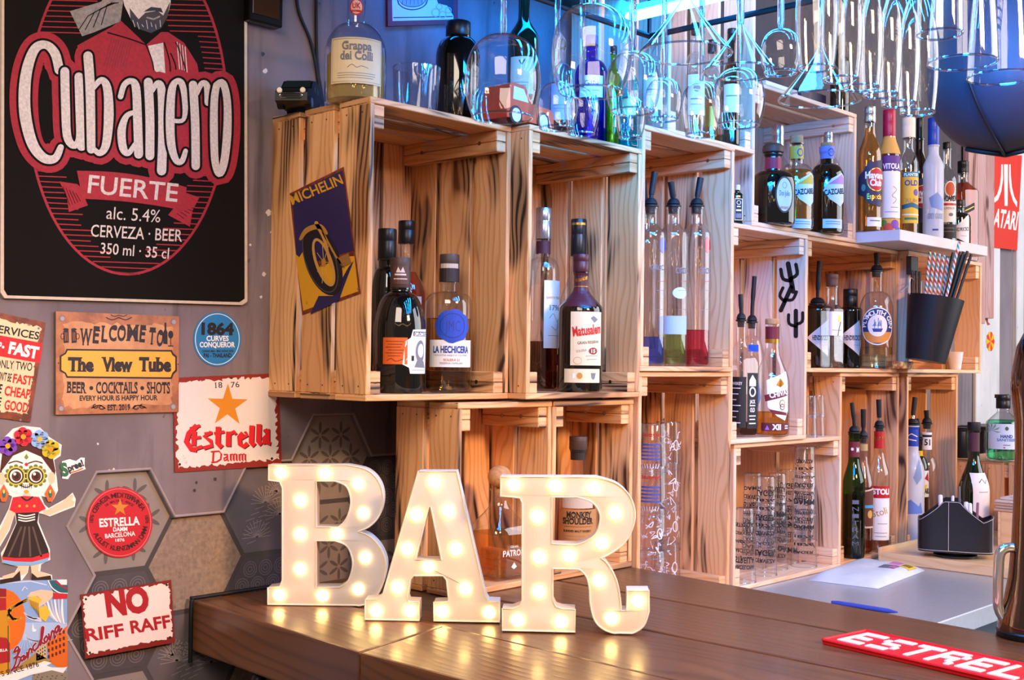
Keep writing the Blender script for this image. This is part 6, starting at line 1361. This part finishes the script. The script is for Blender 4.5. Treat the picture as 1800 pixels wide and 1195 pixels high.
rimv = [(i, 0) for i in range(N_)]+[(N_, j) for j in range(N_)]+[(i, N_) for i in range(N_, 0, -1)]+[(0, j) for j in range(N_, 0, -1)]
for (i, j), (i2, j2) in zip(rimv, rimv[1:]+rimv[:1]): bm.faces.new((gr[i][j], gr[i2][j2], lo[i2][j2], lo[i][j]))
build('padded_body', bm, [mat('envelope_white', '#cdd4de', .5)], eroot, True)
Q = Pic(False)
Q.rect(.62, .70, .80, .90, pm('#e6a8d6'), 0); Q.rect(.80, .70, .96, .88, pm('#e0c23e'), 0); Q.rect(.60, .54, .84, .68, pm('#5a6478'), 0); Q.rect(.74, .56, .84, .64, pm('#d86a9a'), 1)
for q in range(5): Q.rect(.64+q*.03, .74, .655+q*.03, .86, pm('#a83a9a'), 1)
for q in range(4): Q.rect(.82+q*.03, .74, .84+q*.03, .84, pm('#4a4020'), 1)
Q.rect(.10, .93, .14, .97, INKG, 0); Q.rect(.2, .93, .28, .96, INKG, 0); Q.cut(.04); Q.cut(.04, 1)
Q.place(lambda u, v, n: epos(u, v)+Vector((0, 0, .0006+n*.0003))); build('printed_stickers', Q.bm, Q.mats, eroot)

# ================================================================ far end of the worktop
def prism(bm, pts, z0, z1, mi=0):
    a = [bm.verts.new((x, y, z0)) for x, y in pts]; b = [bm.verts.new((x, y, z1)) for x, y in pts]; n = len(pts)
    bm.faces.new(a[::-1]).material_index = mi; bm.faces.new(b).material_index = mi
    for k in range(n): bm.faces.new((a[k], a[(k+1) % n], b[(k+1) % n], b[k])).material_index = mi
tray = thing('wooden_tray', 'pale wooden tray with low rims on the steel worktop', 'tray', (1.85, -.5, -.4132))
bm = bmesh.new(); board(bm, 1.60, 2.10, -.72, -.285, -.4132, TRAYZ, 1); build('tray_base', bm, [W_TRAY], tray)
bm = bmesh.new(); board(bm, 1.60, 2.10, -.285, -.277, -.4132, TRAYZ+.010, 0); build('rim', bm, [W_TRAY], tray)
bm = bmesh.new(); board(bm, 2.10, 2.112, -.72, -.277, -.4132, TRAYZ+.012, 1); build('rim', bm, [W_TRAY], tray)

# leatherette caddy on a turning foot
P = atXY(1679, -.440, TRAYZ); _, cby, dep = proj(P); k = dep/F_PX
cad = thing('pen_caddy', 'black stitched leatherette caddy full of pens on the wooden tray', 'caddy', P)
fdir = (CAM-P); fdir.z = 0; fdir.normalize(); sdir = Vector((-fdir.y, fdir.x, 0)); LEA = mat('black_leatherette', '#15151c', .38, nscale=180, noise=.15, bump=.2); STI = mat('white_stitch', '#c9c6cc', .6)
hw, hd = 62*k, .046
def cpos(a, z, off=0):
    # rounded-box plan, a in 0..1 round it, starting at the front middle
    n = 5; t = 2*PI*a; x, y = math.sin(t), math.cos(t); r = 1/((abs(x)**n+abs(y)**n)**(1/n))
    return P+sdir*((hw+off)*x*r)+fdir*((hd+off)*y*r)+Vector((0, 0, z))
def ctop(a):
    t = 2*PI*a; x = math.sin(t); y = math.cos(t); n = 5; x = x/((abs(x)**n+abs(y)**n)**(1/n))
    d = abs(x+.10); return (100 if d < .22 else 100-34*min(1, (d-.22)/.62)**.8 if d < .84 else 66+6*(d-.84)/.2)*k
bm = bmesh.new(); n = 96; zb = .014
ring = [[bm.verts.new(cpos(i/n, zb if q in (0, 3) else ctop(i/n), 0 if q < 2 else -.003)) for i in range(n)] for q in range(4)]
for a_, b_ in zip(ring, ring[1:]):
    for i in range(n): bm.faces.new((a_[i], a_[(i+1) % n], b_[(i+1) % n], b_[i]))
bm.faces.new(ring[3]); bm.faces.new(ring[0][::-1]); build('body', bm, [LEA], cad, True)
bm = bmesh.new(); tube(bm, [cpos(i/n, ctop(i/n)-.0022, .0006) for i in range(n)], .0006, 5, closed=True); tube(bm, [cpos(i/n, zb+.004, .0006) for i in range(n)], .0006, 5, closed=True)
for a_ in (-.028, .155, -.2): tube(bm, [cpos(a_ % 1, zb+.004+(ctop(a_ % 1)-.006-zb)*j/8, .0006) for j in range(9)], .0006, 5)
build('stitching', bm, [STI], cad)
bm = bmesh.new(); lathe(bm, [(.046, .0004), (.05, .002), (.05, .006), (.03, .009), (.03, .0139)], P, 32, scale=(1, 1)); build('turning_foot', bm, [CAPB], cad, True)
bm = bmesh.new(); v0 = [cpos(.0, 0, 0)+fdir*(-hd)+sdir*x for x in (-hw+.003, hw-.003)]
vs = [bm.verts.new(q+Vector((0, 0, z))) for z in (zb, .055) for q in v0]; bm.faces.new((vs[0], vs[1], vs[3], vs[2])); r_ = bmesh.ops.solidify(bm, geom=bm.faces[:], thickness=.002); build('divider', bm, [LEA], cad)
pens = ((-.030, .012, '#e8e6ea', 8.5, 'white marker pen near the middle peak of the caddy'), (-.010, .016, '#dcdde2', 6, 'short white pen beside the middle peak of the caddy'), (.012, .010, '#c9682a', 5, 'orange and grey pen in the caddy'), (.020, -.012, '#eceaf0', 9, 'fat white marker pen in the caddy'), (.036, .014, '#e6e8f2', 8, 'slim white pen with clip in the caddy'), (.046, -.010, '#8d5a6a', 5.5, 'dusky pink pen leaning in the caddy'))
for i, (s_, d_, c_, w_, lb) in enumerate(pens):
    b0 = P+sdir*s_+fdir*d_+Vector((0, 0, zb+.002)); tp = b0+sdir*(.004*(1 if i % 2 else -1))+Vector((0, 0, (96 if i < 3 else 84)*k))
    if i == 2: tp.z += .022
    r_ = thing('pen', lb, 'pen', b0, 'pens in the caddy'); bm = bmesh.new(); tube(bm, [b0, b0*.4+tp*.6], w_*.0005, 10); build('barrel', bm, [pm(c_)], r_, True)
    bm = bmesh.new(); tube(bm, [b0*.4+tp*.6, b0*.02+tp*.98, tp], [w_*.0006, w_*.0006, w_*.0004], 10); build('pen_cap', bm, [pm(c_) if i != 2 else pm('#5a5a62')], r_, True)

bottle('dark green wine bottle with plum foil and a rubber stopper behind the caddy', 1711, -.36, TRAYZ, 52, 742, 862, 800, 19, DKGREEN, (757, 22, RUBBER), style='slope', capname='stopper', labels=[dict(a=0, w=70, y=(760, 793), bg=pm('#4a2232'), n='neck_foil'), dict(a=42, w=40, y=(830, 920), bg=PAPER, d=[('s', [(-8, 846), (-2, 840), (4, 848), (8, 842)], 1.4, INK), ('r', -10, 862, 10, 863, INKG)])])
# crate standing at the far end, seen from its side, with things on it
crate('low crate at the far end of the worktop carrying the hand soap', 2.122, -.72, -.4132, (.42, .225, .50), W_MID, nback=4)
TOPP = -.4132+.225+.0002
bottle('clear pump bottle of green hand gel with pale label on the far crate', 1763, -.368, TOPP, 57, 694, 742, 724, 20, GLASS, (718, 24, CAPB), liq=(738, liquid('mint_gel', (.16, .85, .52))), style='cone', neckring=False, name='pump_bottle', labels=[dict(a=0, w=56, y=(744, 788), bg=pm('#cfdcec'), d=[('t', 'HAND', -4, 16, 768, 5, INKB, .04), ('t', 'SANITISER', -10, 22, 774, 4.5, pm('#4a78b8'), .03), ('e', 6, 752, 3, 3.4, pm('#4a5a4a')), ('r', 0, 780, 12, 781.5, INKG), ('e', 2, 785, 2, 1, CAPR)]+[('p', [(-20, 756), (-20+17*math.sin(a), 756-15*math.cos(a)), (-20+12*math.sin(a+.25), 756-10*math.cos(a+.25))], pm('#7fa68a'), 1) for a in (-1.9, -1.3, -.7, -.1, .5, 1.1, 1.7)])])
b_ = BOTTLES['clear pump bottle of green hand gel with pale label on the far crate']; bx, by, dp = proj(b_.location); mpp = dp/F_PX; zt = b_.location.z+(by-697)*mpp
bm = bmesh.new(); box(bm, -.5, .5, -.5, .5, 0, 1)
for v in bm.verts:
    x, y, z = v.co; v.co = b_.location+Vector((0, 0, zt-b_.location.z))+RGT*(x*.034-.004)+Vector((-RGT.y, RGT.x, 0))*(y*.014)+Vector((0, 0, z*.010-.004))
build('pump_head', bm, [CAPB], b_)
P = atXY(1692, -.252, TOPP); bm = bmesh.new(); dp = proj(P)[2]/F_PX; lathe(bm, [(13*dp, 0), (13.5*dp, .003), (13.5*dp, 44*dp), (13*dp, 46*dp)], P, 28)
jar = thing('black_jar', 'small black lidded jar on the far crate beside the wine bottle', 'jar', P); build('jar_body', bm, [CAPB], jar, True)
bm = bmesh.new(); lathe(bm, [(13.8*dp, 46*dp), (13.8*dp, 51*dp), (12*dp, 53*dp), (.0005, 53*dp)], P, 28, cap1=False); build('lid', bm, [mat('dark_lid', '#2a2a30', .25, .5)], jar, True)
# radiator against the wall
rad_ = thing('radiator', 'black column radiator against the wall behind the far crate', 'radiator', (2.85, -.10, -1.4))
for i in range(10):
    x = 2.56+.055*i; bm = bmesh.new(); box(bm, x, x+.044, -.16, -.05, -1.2, -.118, bev=.016, seg=3); build('column', bm, [mat('radiator_black', '#15161c', .25)], rad_, True)
bm = bmesh.new(); tube(bm, [(2.57, -.105, -1.1), (3.09, -.105, -1.1)], .018, 10); tube(bm, [(2.57, -.105, -.18), (3.09, -.105, -.18)], .016, 10)
for x in (2.60, 3.06): tube(bm, [(x, -.105, -1.4), (x, -.105, -1.1)], .012, 8)
build('pipe', bm, [mat('radiator_black', '#15161c', .25)], rad_, True)
# wooden box with napkins and wrapped straws
BZ = TRAYZ+.0003; P = onZ(1786, 962, BZ); P = P+Vector((.05, -.02, 0)); bxr = thing('wooden_box', 'small wooden box on the tray, topped with napkins', 'box', (P.x, P.y, BZ))
bm = bmesh.new(); cdir = math.radians(-8); W2 = .062; H2 = .088
for x0, x1, y0, y1 in ((-W2, W2, -W2, -W2+.007), (-W2, W2, W2-.007, W2), (-W2, -W2+.007, -W2+.0075, W2-.0075), (W2-.007, W2, -W2+.0075, W2-.0075)): board(bm, P.x+x0, P.x+x1, P.y+y0, P.y+y1, BZ, BZ+H2, 0 if x1-x0 > .05 else 1)
board(bm, P.x-W2+.0075, P.x+W2-.0075, P.y-W2+.0075, P.y+W2-.0075, BZ, BZ+.007, 0); build('box_body', bm, [W_TRAY], bxr)
for q in range(5):
    bm = bmesh.new(); z = BZ+H2+.0004+q*.0072; c_ = random.uniform(-.006, .006)
    vs = box(bm, P.x-W2+.002+c_, P.x+W2-.002+c_, P.y-W2+.002-c_, P.y+W2+.004-c_, z, z+.0066, bev=.0026, seg=2)
    tag(build('napkin', bm, [mat('napkin_brown', '#c9a892', .8) if q < 3 else mat('napkin_cream', '#dccbbd', .8)], None, True), 'folded paper napkin, %s of five in the pile on the wooden box' % ('lowest', 'second', 'middle', 'fourth', 'top')[q], 'napkin', 'napkins on the wooden box')
zt = BZ+H2+.0004+.036
for q in range(4):
    bm = bmesh.new(); a = Vector((P.x-.05, P.y-.02+.016*q, zt+.0036)); tube(bm, [a, a+Vector((.075, -.012+.004*q, .0)), a+Vector((.09, -.012+.004*q, .0))], .0034, 8)
    tag(build('wrapped_sachet', bm, [pm('#cfd2dc')], None, True), 'slim silver-grey sachet lying on the napkin pile', 'sachet', 'sachets on the napkins')

# black bucket of straws hanging before the straw crate
P0 = atXY(1627, -.336, .078); dp = proj(P0)[2]/F_PX; tilt = RGT*.155+Vector((0, 0, 1)); tilt.normalize()
bk = thing('straw_bucket', 'black tapered bucket of straws leaning before the crate', 'bucket', P0)
side = (RGT-tilt*RGT.dot(tilt)).normalized(); fro = side.cross(tilt)
def bpos(r, a, h): return P0+side*(r*math.cos(a))+fro*(r*math.sin(a))+tilt*h
bm = bmesh.new(); r0, r1, hh = 34*dp, 48*dp, 113*dp; rings = []
for r, h in ((.0008, .001), (r0, 0), (r1, hh), (r1-.0022, hh), (r0-.0022, .004), (.0008, .004)): rings.append([bm.verts.new(bpos(r, 2*PI*i/40, h)) for i in range(40)])
for a_, b2 in zip(rings, rings[1:]):
    for i in range(40): bm.faces.new((a_[i], a_[(i+1) % 40], b2[(i+1) % 40], b2[i]))
build('bucket_body', bm, [mat('navy_black_plastic', '#10121c', .42)], bk, True)
bm = bmesh.new(); hp = [bpos(r1, PI*.97, hh-.004), bpos(r1+.006, PI*.97, hh+.035), onY(1606, 492, -.305)]
tube(bm, smooth_path(hp, 4), .0016, 6); a = onY(1583, 514, -.288); b2 = onY(1607, 492, -.300); tube(bm, [a, b2], .0015, 6); build('wire_hook', bm, [STEEL], bk, True)
a = onY(1597, 450, -.292); b2 = onY(1609, 484, -.292); bm = bmesh.new(); box(bm, a.x, b2.x, -.300, -.2855, b2.z, a.z, bev=.001); tag(build('hook_plate', bm, [mat('dark_grey_plate', '#2b2d38', .4)]), 'dark grey clip plate on the crate edge above the straw bucket', 'clip')
def stripes(name):
    mt, nt, N, Lk, b = nodes(name); b.inputs['Roughness'].default_value = .6
    uv = N.new('ShaderNodeUVMap'); sp = N.new('ShaderNodeSeparateXYZ'); Lk.new(uv.outputs[0], sp.inputs[0])
    m1 = N.new('ShaderNodeMath'); m1.operation = 'FRACT'; ad = N.new('ShaderNodeMath'); ad.operation = 'ADD'
    Lk.new(sp.outputs[0], ad.inputs[0]); Lk.new(sp.outputs[1], ad.inputs[1]); Lk.new(ad.outputs[0], m1.inputs[0])
    rp = N.new('ShaderNodeValToRGB'); rp.color_ramp.interpolation = 'CONSTANT'; e = rp.color_ramp.elements
    e[0].position = 0; e[0].color = (*lin('#e9eef2'), 1); e[1].position = .25; e[1].color = (*lin('#c23a34'), 1)
    for p_, c_ in ((.5, '#e9eef2'), (.75, '#3f9ac0')): q = e.new(p_); q.color = (*lin(c_), 1)
    Lk.new(m1.outputs[0], rp.inputs[0]); Lk.new(rp.outputs[0], b.inputs['Base Color']); return mt
STRIPE = stripes('striped_paper')
def straw(a, b2, r, m, label, group, cat='straw', name='straw'):
    bm = bmesh.new(); n = 10; ax = (b2-a).normalized(); L = (b2-a).length; s_ = ax.cross(Vector((0, 1, 0))).normalized(); t_ = ax.cross(s_); lay = uvl(bm)
    rr = [[bm.verts.new(a+ax*(L*j/6)+(s_*math.cos(2*PI*i/n)+t_*math.sin(2*PI*i/n))*r) for i in range(n)] for j in range(7)]
    for j in range(6):
        for i in range(n):
            f = bm.faces.new((rr[j][i], rr[j][(i+1) % n], rr[j+1][(i+1) % n], rr[j+1][i]))
            for l, (u, v) in zip(f.loops, ((i/n, j), ((i+1)/n, j), ((i+1)/n, j+1), (i/n, j+1))): l[lay].uv = (u, v*L/6/.026)
    tag(build(name, bm, [m], None, True), label, cat, group)
def in_bucket(s0, f0, px, py, r, m_, label, grp):
    h = (637-py)*dp; s1 = (px-1627)*dp-.155*h
    straw(P0+side*s0+fro*f0+tilt*.0085, P0+side*s1+fro*(f0*1.6)+tilt*h, r, m_, label, grp)
for i in range(9):
    q = i if i < 5 else i-5
    in_bucket(-.0185+.0079*q+(.004 if i > 4 else 0), .004 if i < 5 else -.0052, 1632+q*8.2+(4 if i > 4 else 0), 446+q*1.4-(3 if i > 4 else 0), .0036, STRIPE, 'red, white and blue striped paper straw in the bucket', 'striped paper straws in the bucket')
in_bucket(.006, .0235, 1676, 424, .0036, STRIPE, 'striped paper straw sticking out highest from the bucket', 'striped paper straws in the bucket')
for i in range(8):
    q = i % 4
    in_bucket(.0005+.0078*q, .0125 if i < 4 else -.0145, 1681+q*7, 440-(i % 3)*2, .0034, CAPB, 'black plastic straw leaning out beside the striped ones', 'black straws in the bucket')
for i in range(3): in_bucket(-.031+.0078*i, -.0145, 1608+i*6.6, 481, .0034, CAPB, 'short black plastic straw by the bucket handle', 'short black straws in the bucket')
# what stands beneath and beside the bucket
a = onZ(1602, 655, .0574); 
sp = thing('snack_packet', 'small brown and gold snack packet under the straw bucket', 'packet', P0-Vector((0, 0, .02)))
bm = bmesh.new(); box(bm, P0.x-.036, P0.x+.030, P0.y-.018+.062, P0.y+.03+.062, .0577, .0765, bev=.003, seg=2); build('wrapper', bm, [rustic('wrapper_brown', '#b4552c', '#e6c77a', .48, .56, 60)], sp)
cp = atXY(1679, -.235, .0577); tumbler('white paper cup beside the straw bucket', cp, .0215, .048, .72, None, True, name='paper_cup', m=mat('cup_white', '#e9e2ea', .55))
bm = bmesh.new(); q = atXY(1652, -.20, .0577); 
cb = thing('card_box', 'small card box with green and dark red stripes beside the white cup', 'box', q); box(bm, q.x-.014, q.x+.016, q.y-.012, q.y+.012, .0577, .0925); build('carton', bm, [pm('#c98a6a')], cb)
bm = bmesh.new(); 
for i, c_ in enumerate((0, 1, 2)): box(bm, q.x-.002+i*.006, q.x+.002+i*.006, q.y-.0125, q.y-.0121, .0585, .092, i)
build('stripe_print', bm, [pm('#8ba63a'), pm('#e2d04a'), pm('#7a3a34')], cb)
a = onX(1680, 545, 2.19); bm = bmesh.new(); box(bm, 2.1835, 2.1905, -.20, -.155, .158, .24, bev=.002); tag(build('wall_clip', bm, [CAPB]), 'small black clip fixed inside the straw crate', 'clip')

# board with scorch marks on the wall above, banner, wall sticker
bm = bmesh.new(); a, b2 = onY(1693, 275, -.016), onY(1738, 560, -.016); 
for i in range(3):
    w_ = (b2.x-a.x)/3; board(bm, a.x+i*w_, a.x+(i+1)*w_-.003, -.0345, -.0145, b2.z-.02*(i % 2), .95, 2)
tag(build('scorched_board', bm, [wood('violet_scorched_board', '#c9a6a8', '#a07c84', '#2c1a1e', .9)]), 'upright scorched plank panel on the wall beside the red banner', 'panel')
def banner(P):
    P.poly([(1743.5, 272), (1796.5, 273), (1788, 440), (1740.5, 434)], mat('banner_red', '#dc3a30', .55, nscale=8), 0)
    W_ = INKW; f = lambda *p: [(1480+x*320/1234, 160+y*310/1195) for x, y in p]
    P.poly(f((1097, 497), (1125, 497), (1123, 778), (1103, 778)), W_, 1)
    P.poly(f((1090, 497), (1092, 600), (1080, 680), (1058, 738), (1030, 758), (1030, 728), (1052, 700), (1070, 640), (1078, 570), (1080, 497)), W_, 1)
    P.poly(f((1133, 497), (1132, 600), (1140, 680), (1160, 745), (1186, 788), (1188, 752), (1168, 715), (1152, 650), (1145, 570), (1143, 497)), W_, 1)
    P.text('ATARI', 1745, 397, 1786.5, 403.5, 30, W_, 1, .03)
wall_sheet('banner', 'tall red banner with a white three-pronged emblem and ATARI in white', 'banner', [(1743.5, 272), (1796.5, 273), (1788, 440), (1740.5, 434)], banner, mat('banner_red', '#dc3a30', .55, nscale=8), .001, -.0175)
def flower(P):
    for q in range(10): a_ = q*PI/5; P.poly([(1741, 600), (1741+6.5*math.cos(a_-.3), 600+16*math.sin(a_-.3)), (1741+7.5*math.cos(a_), 600+18*math.sin(a_)), (1741+6.5*math.cos(a_+.3), 600+16*math.sin(a_+.3))], pm('#e8b820') if q % 2 else pm('#d8402c'), 1)
wall_sheet('flower_sticker', 'red and yellow pinwheel flower sticker on the whitewashed band', 'sticker', [(1741+7*math.cos(a*PI/10), 600+17*math.sin(a*PI/10)) for a in range(20)], flower, pm('#e8b820'), .0003, -.0144)
P_ = Pic(True); P_.poly([(1738, 452), (1742, 458), (1743, 470), (1739, 474)], pm('#b4563a'), 0); P_.poly([(1729, 540), (1735, 540), (1737, 566), (1741, 570), (1736, 572), (1732, 560)], pm('#a84a34'), 0); P_.place(lambda u, v, n: onY(u, v, -.0146)); o = build('wall_scraps', P_.bm, P_.mats, WALL)
# round white sign outside on the green boards
a = onY(1806, 572, 1.19); bm = bmesh.new(); lathe(bm, [(.22, 0), (.22, .01)], (0, 0, 0), 40)
for v in bm.verts: v.co = Vector((a.x+v.co.x, 1.172-v.co.z, a.z+v.co.y))
tag(build('round_sign', bm, [mat('pale_lilac_sign', '#c9c4dc', .5)]), 'round pale lilac sign on the green boards outside', 'sign')
a = onY(1796, 605, 1.195); bm = bmesh.new(); box(bm, a.x-.12, a.x+1, 1.180, 1.1985, a.z-.10, a.z+.10); tag(build('white_board', bm, [WHITE_P]), 'white board on the green boards outside under the round sign', 'board')
# big round-bottomed duct over the shelf's far end
P = CAM+ray(1768, 240)*2.15; R_ = 132*2.15/F_PX; bt = (CAM+ray(1768, 272)*2.15).z
duct = thing('air_duct', 'big dark round-bottomed drum hanging beside the glasses', 'duct', (P.x, P.y, bt))
pr = [(max(.0006, R_*math.sin(a_)), R_*.92*(1-math.cos(a_))) for a_ in [PI/2*i/12 for i in range(13)]]+[(R_, .9)]
bm = bmesh.new(); lathe(bm, pr, (P.x, P.y, bt), 56, cap0=False); build('drum', bm, [mat('slate_metal', '#3b3944', .5, .1)], duct, True)
bm = bmesh.new(); c_ = Vector((P.x, P.y, bt)); fd = (CAM-c_); fd.z = 0; fd.normalize(); sd = Vector((-fd.y, fd.x, 0))
def dpt(th, ph, ex=.004): return c_+(sd*math.sin(th)*math.sin(ph)+fd*math.cos(th)*math.sin(ph))*(R_+ex)+Vector((0, 0, R_*.92*(1-math.cos(ph))-ex*math.cos(ph)))
tube(bm, [dpt(-.45+.03*i, max(.06, 1.5-i*.13)) for i in range(12)], .0028, 8); build('cable', bm, [RUBBER], duct, True)
bm = bmesh.new(); tube(bm, [dpt(-1.5+3*i/30, .5-.42*math.sin(PI*i/30), .003) for i in range(31)], .004, 8); build('rim_seal', bm, [RUBBER], duct, True)
# pale printed box and dark boxes on the tequila crate
def crate_box(px0, px1, y, h, dpt_, label, m, art=None):
    a = atXY(px0, y, .6687); b2 = atXY(px1, y, .6687); r_ = thing('carton', label, 'box', ((a.x+b2.x)/2, y, .6687)); bm = bmesh.new(); box(bm, a.x, b2.x, y, y+dpt_, .6687, .6687+h, bev=.001); build('carton_body', bm, [m], r_)
    if art:
        Q = Pic(False); art(Q, b2.x-a.x, h); Q.place(lambda u, v, n: Vector((a.x+u, y-.0003-n*.0002, .6687+v))); build('print', Q.bm, Q.mats, r_)
crate_box(1346, 1402, -.16, .055, .10, 'pale printed carton on top of the tequila crate', PAPER, lambda Q, w, h: (Q.rect(w*.08, h*.12, w*.9, h*.88, pm('#cfe0d8'), 0), Q.stroke([(w*.12, h*.2), (w*.12, h*.8), (w*.84, h*.8), (w*.84, h*.2), (w*.12, h*.2)], .0016, INK, 1), Q.stroke([(w*.5, h*.2), (w*.5, h*.8)], .0016, INK, 1), Q.stroke([(w*.2, h*.5), (w*.45, h*.62)], .0014, INK, 1)))
crate_box(1408, 1452, -.14, .075, .10, 'dark carton beside the pale one on the tequila crate', mat('dark_carton', '#2a2740', .5))
bottle('dark bottle on the tequila crate top behind the flutes', 1476, -.17, .6687, 34, 30, 110, 90, 13, DARKGL, (60, 15, CAPB), style='slope')

# ================================================================ toy cars on the crate tops
def side_car(root, L, W, H, C, ax, parts, bodym, glassm, tyre, hub, pts, win, wheels, wr):
    """a little car: side outline pts (x along, z up), extruded across; ax = direction it points"""
    ay = Vector((-ax.y, ax.x, 0))
    def w(x, y, z): return C+ax*x+ay*y+Vector((0, 0, z))
    bm = bmesh.new(); a = [bm.verts.new(w(x, -W/2*(1-.18*max(0, (z-H*.55)/H)), z)) for x, z in pts]; b2 = [bm.verts.new(w(x, W/2*(1-.18*max(0, (z-H*.55)/H)), z)) for x, z in pts]; n = len(pts)
    T = tessellate_polygon([[Vector((x, z, 0)) for x, z in pts]])
    for t in T: bm.faces.new([a[i] for i in t]); bm.faces.new([b2[i] for i in t])
    for i in range(n): bm.faces.new((a[i], a[(i+1) % n], b2[(i+1) % n], b2[i]))
    build('car_body', bm, [bodym], root, True)
    bm = bmesh.new()
    for q in win:
        for s in (-1, 1):
            vs = [bm.verts.new(w(x, s*(W/2*(1-.18*max(0, (z-H*.55)/H))+.0005), z)) for x, z in q]; bm.faces.new(vs)
    build('windows', bm, [glassm], root)
    for x in wheels:
        for s in (-1, 1):
            bm = bmesh.new(); n = 20; rr = []
            for yy, r in ((W/2-.008, wr), (W/2+.0012, wr), (W/2+.0018, wr*.8)): rr.append([bm.verts.new(w(x+r*math.cos(2*PI*i/n), s*yy, wr+r*math.sin(2*PI*i/n))) for i in range(n)])
            for p, q in zip(rr, rr[1:]):
                for i in range(n): bm.faces.new((p[i], p[(i+1) % n], q[(i+1) % n], q[i]))
            bm.faces.new(rr[0]); bm.faces.new(rr[-1]); o_ = build('wheel', bm, [tyre], root, True)
            bm = bmesh.new(); r_ = wr*.72; v_ = [bm.verts.new(w(x+r_*math.cos(2*PI*i/n), s*(W/2+.0020), wr+r_*math.sin(2*PI*i/n))) for i in range(n)]; c_ = bm.verts.new(w(x, s*(W/2+.0032), wr))
            for i in range(n): bm.faces.new((v_[i], v_[(i+1) % n], c_))
            build('hubcap', bm, [hub], o_, True)
    return w
P = atXY(527, -.062, TOPA+.0002); t = thing('toy_car', 'little black toy car with chrome grille on the crate by the wall', 'toy car', P)
ax = Vector((-.66, -.52, 0)).normalized(); L_ = .095
pts = [(1.12*x_, 1.12*z_) for x_, z_ in ((-.046, .008), (-.046, .024), (-.040, .030), (-.026, .044), (-.008, .047), (.010, .044), (.022, .030), (.040, .027), (.047, .020), (.048, .008), (.038, .005), (-.038, .005))]
w = side_car(t, L_, .052, .053, P, ax, None, mat('toy_black', '#0a0f0e', .42), mat('toy_window', '#1d2a30', .1), RUBBER, CHROME, pts, [[(-.024, .031), (-.018, .041), (-.006, .043), (-.006, .031)], [(-.003, .031), (-.003, .043), (.008, .041), (.016, .031)]], (-.029, .029), .0105)
bm = bmesh.new(); vs = [bm.verts.new(w(*[1.12*c for c in q])) for q in ((.0105, -.018, .0435), (.0105, .018, .0435), (.0215, .020, .0315), (.0215, -.020, .0315))]; bm.faces.new(vs)
for v in bm.verts: v.co += Vector((0, 0, .0012))
build('windscreen', bm, [mat('toy_window', '#1d2a30', .1)], t)
bm = bmesh.new(); tube(bm, [w(.0545, y*1.12, z*1.12) for y, z in ((-.014, .012), (.014, .012), (.016, .0155), (.014, .019), (-.014, .019), (-.016, .0155))], .0011, 6, closed=True); tube(bm, [w(.0545, -.0146, .0174), w(.0545, .0146, .0174)], .0012, 6); build('grille', bm, [CHROME], t, True)
for s in (-1, 1):
    bm = bmesh.new(); lathe(bm, [(.0045, 0), (.0045, .002), (.003, .0035)], (0, 0, 0), 14)
    for v in bm.verts: v.co = w(.0525+v.co.z, s*.0188+v.co.x, .0252+v.co.y)
    build('headlamp', bm, [mat('lamp_cream', '#f0e6dc', .2)], t, True)
P = atXY(908, -.235, TOPB+.0002); t = thing('toy_car', 'orange-red toy pickup with white windows and wheels on the crate edge', 'toy car', P)
ax = Vector((.93, .05, 0)).normalized(); k = proj(P)[2]/F_PX; S_ = 1.0*k*1.28
pts = [(-48, 8), (-49, 28), (-40, 54), (-34, 57), (-8, 56), (4, 34), (46, 32), (52, 26), (53, 8)]
side_car(t, .1, 60*k, 57*S_, P, ax, None, mat('toy_orange', '#d2482c', .3, coat=.4), mat('toy_white_window', '#c9c9d2', .3), RUBBER, mat('toy_hub', '#d9d4d8', .4), [(x*S_, z*S_) for x, z in pts], [[(x*S_, z*S_) for x, z in q] for q in ([(-36, 34), (-33, 52), (-12, 51), (-3, 34)],)], (-30*S_, 28*S_), 13*S_)

# fairy lights strung over the drinkers' side (the warm sparkles in the glass) and by the window
def fairy(pts, n, label, grp, r=.010, e=60):
    root = thing('string_light', label, 'light', pts[0], grp); pth = smooth_path(pts, 12); bm = bmesh.new(); tube(bm, pth, .0016, 6); build('cord', bm, [RUBBER], root)
    m_ = mat('fairy_bulb', (1, .62, .26), .4, emit=e, noise=0)
    for i in range(n):
        p = pth[int((i+.5)*len(pth)/n)]; bm = bmesh.new(); lathe(bm, [(r*.3, r*.9), (r*.8, r*.5), (r, 0), (r*.7, -r*.7), (r*.2, -r)], p-Vector((0, 0, r*1.3)), 10); build('bulb', bm, [m_], root, True)
fairy([(-2.2, -1.2, .75), (-1.7, -1.9, .55), (-1.1, -2.5, .70), (-.3, -2.9, .55), (.6, -3.0, .75)], 16, 'string of warm bulbs hung over the drinkers side of the bar', 'string lights', .02, 40)
fairy([onY(1797, 268, .2), onY(1794, 330, .2), onY(1796, 400, .2), onY(1793, 470, .2)], 12, 'string of small lights hanging in the window opening beside the red banner', 'string lights', .007, 8)
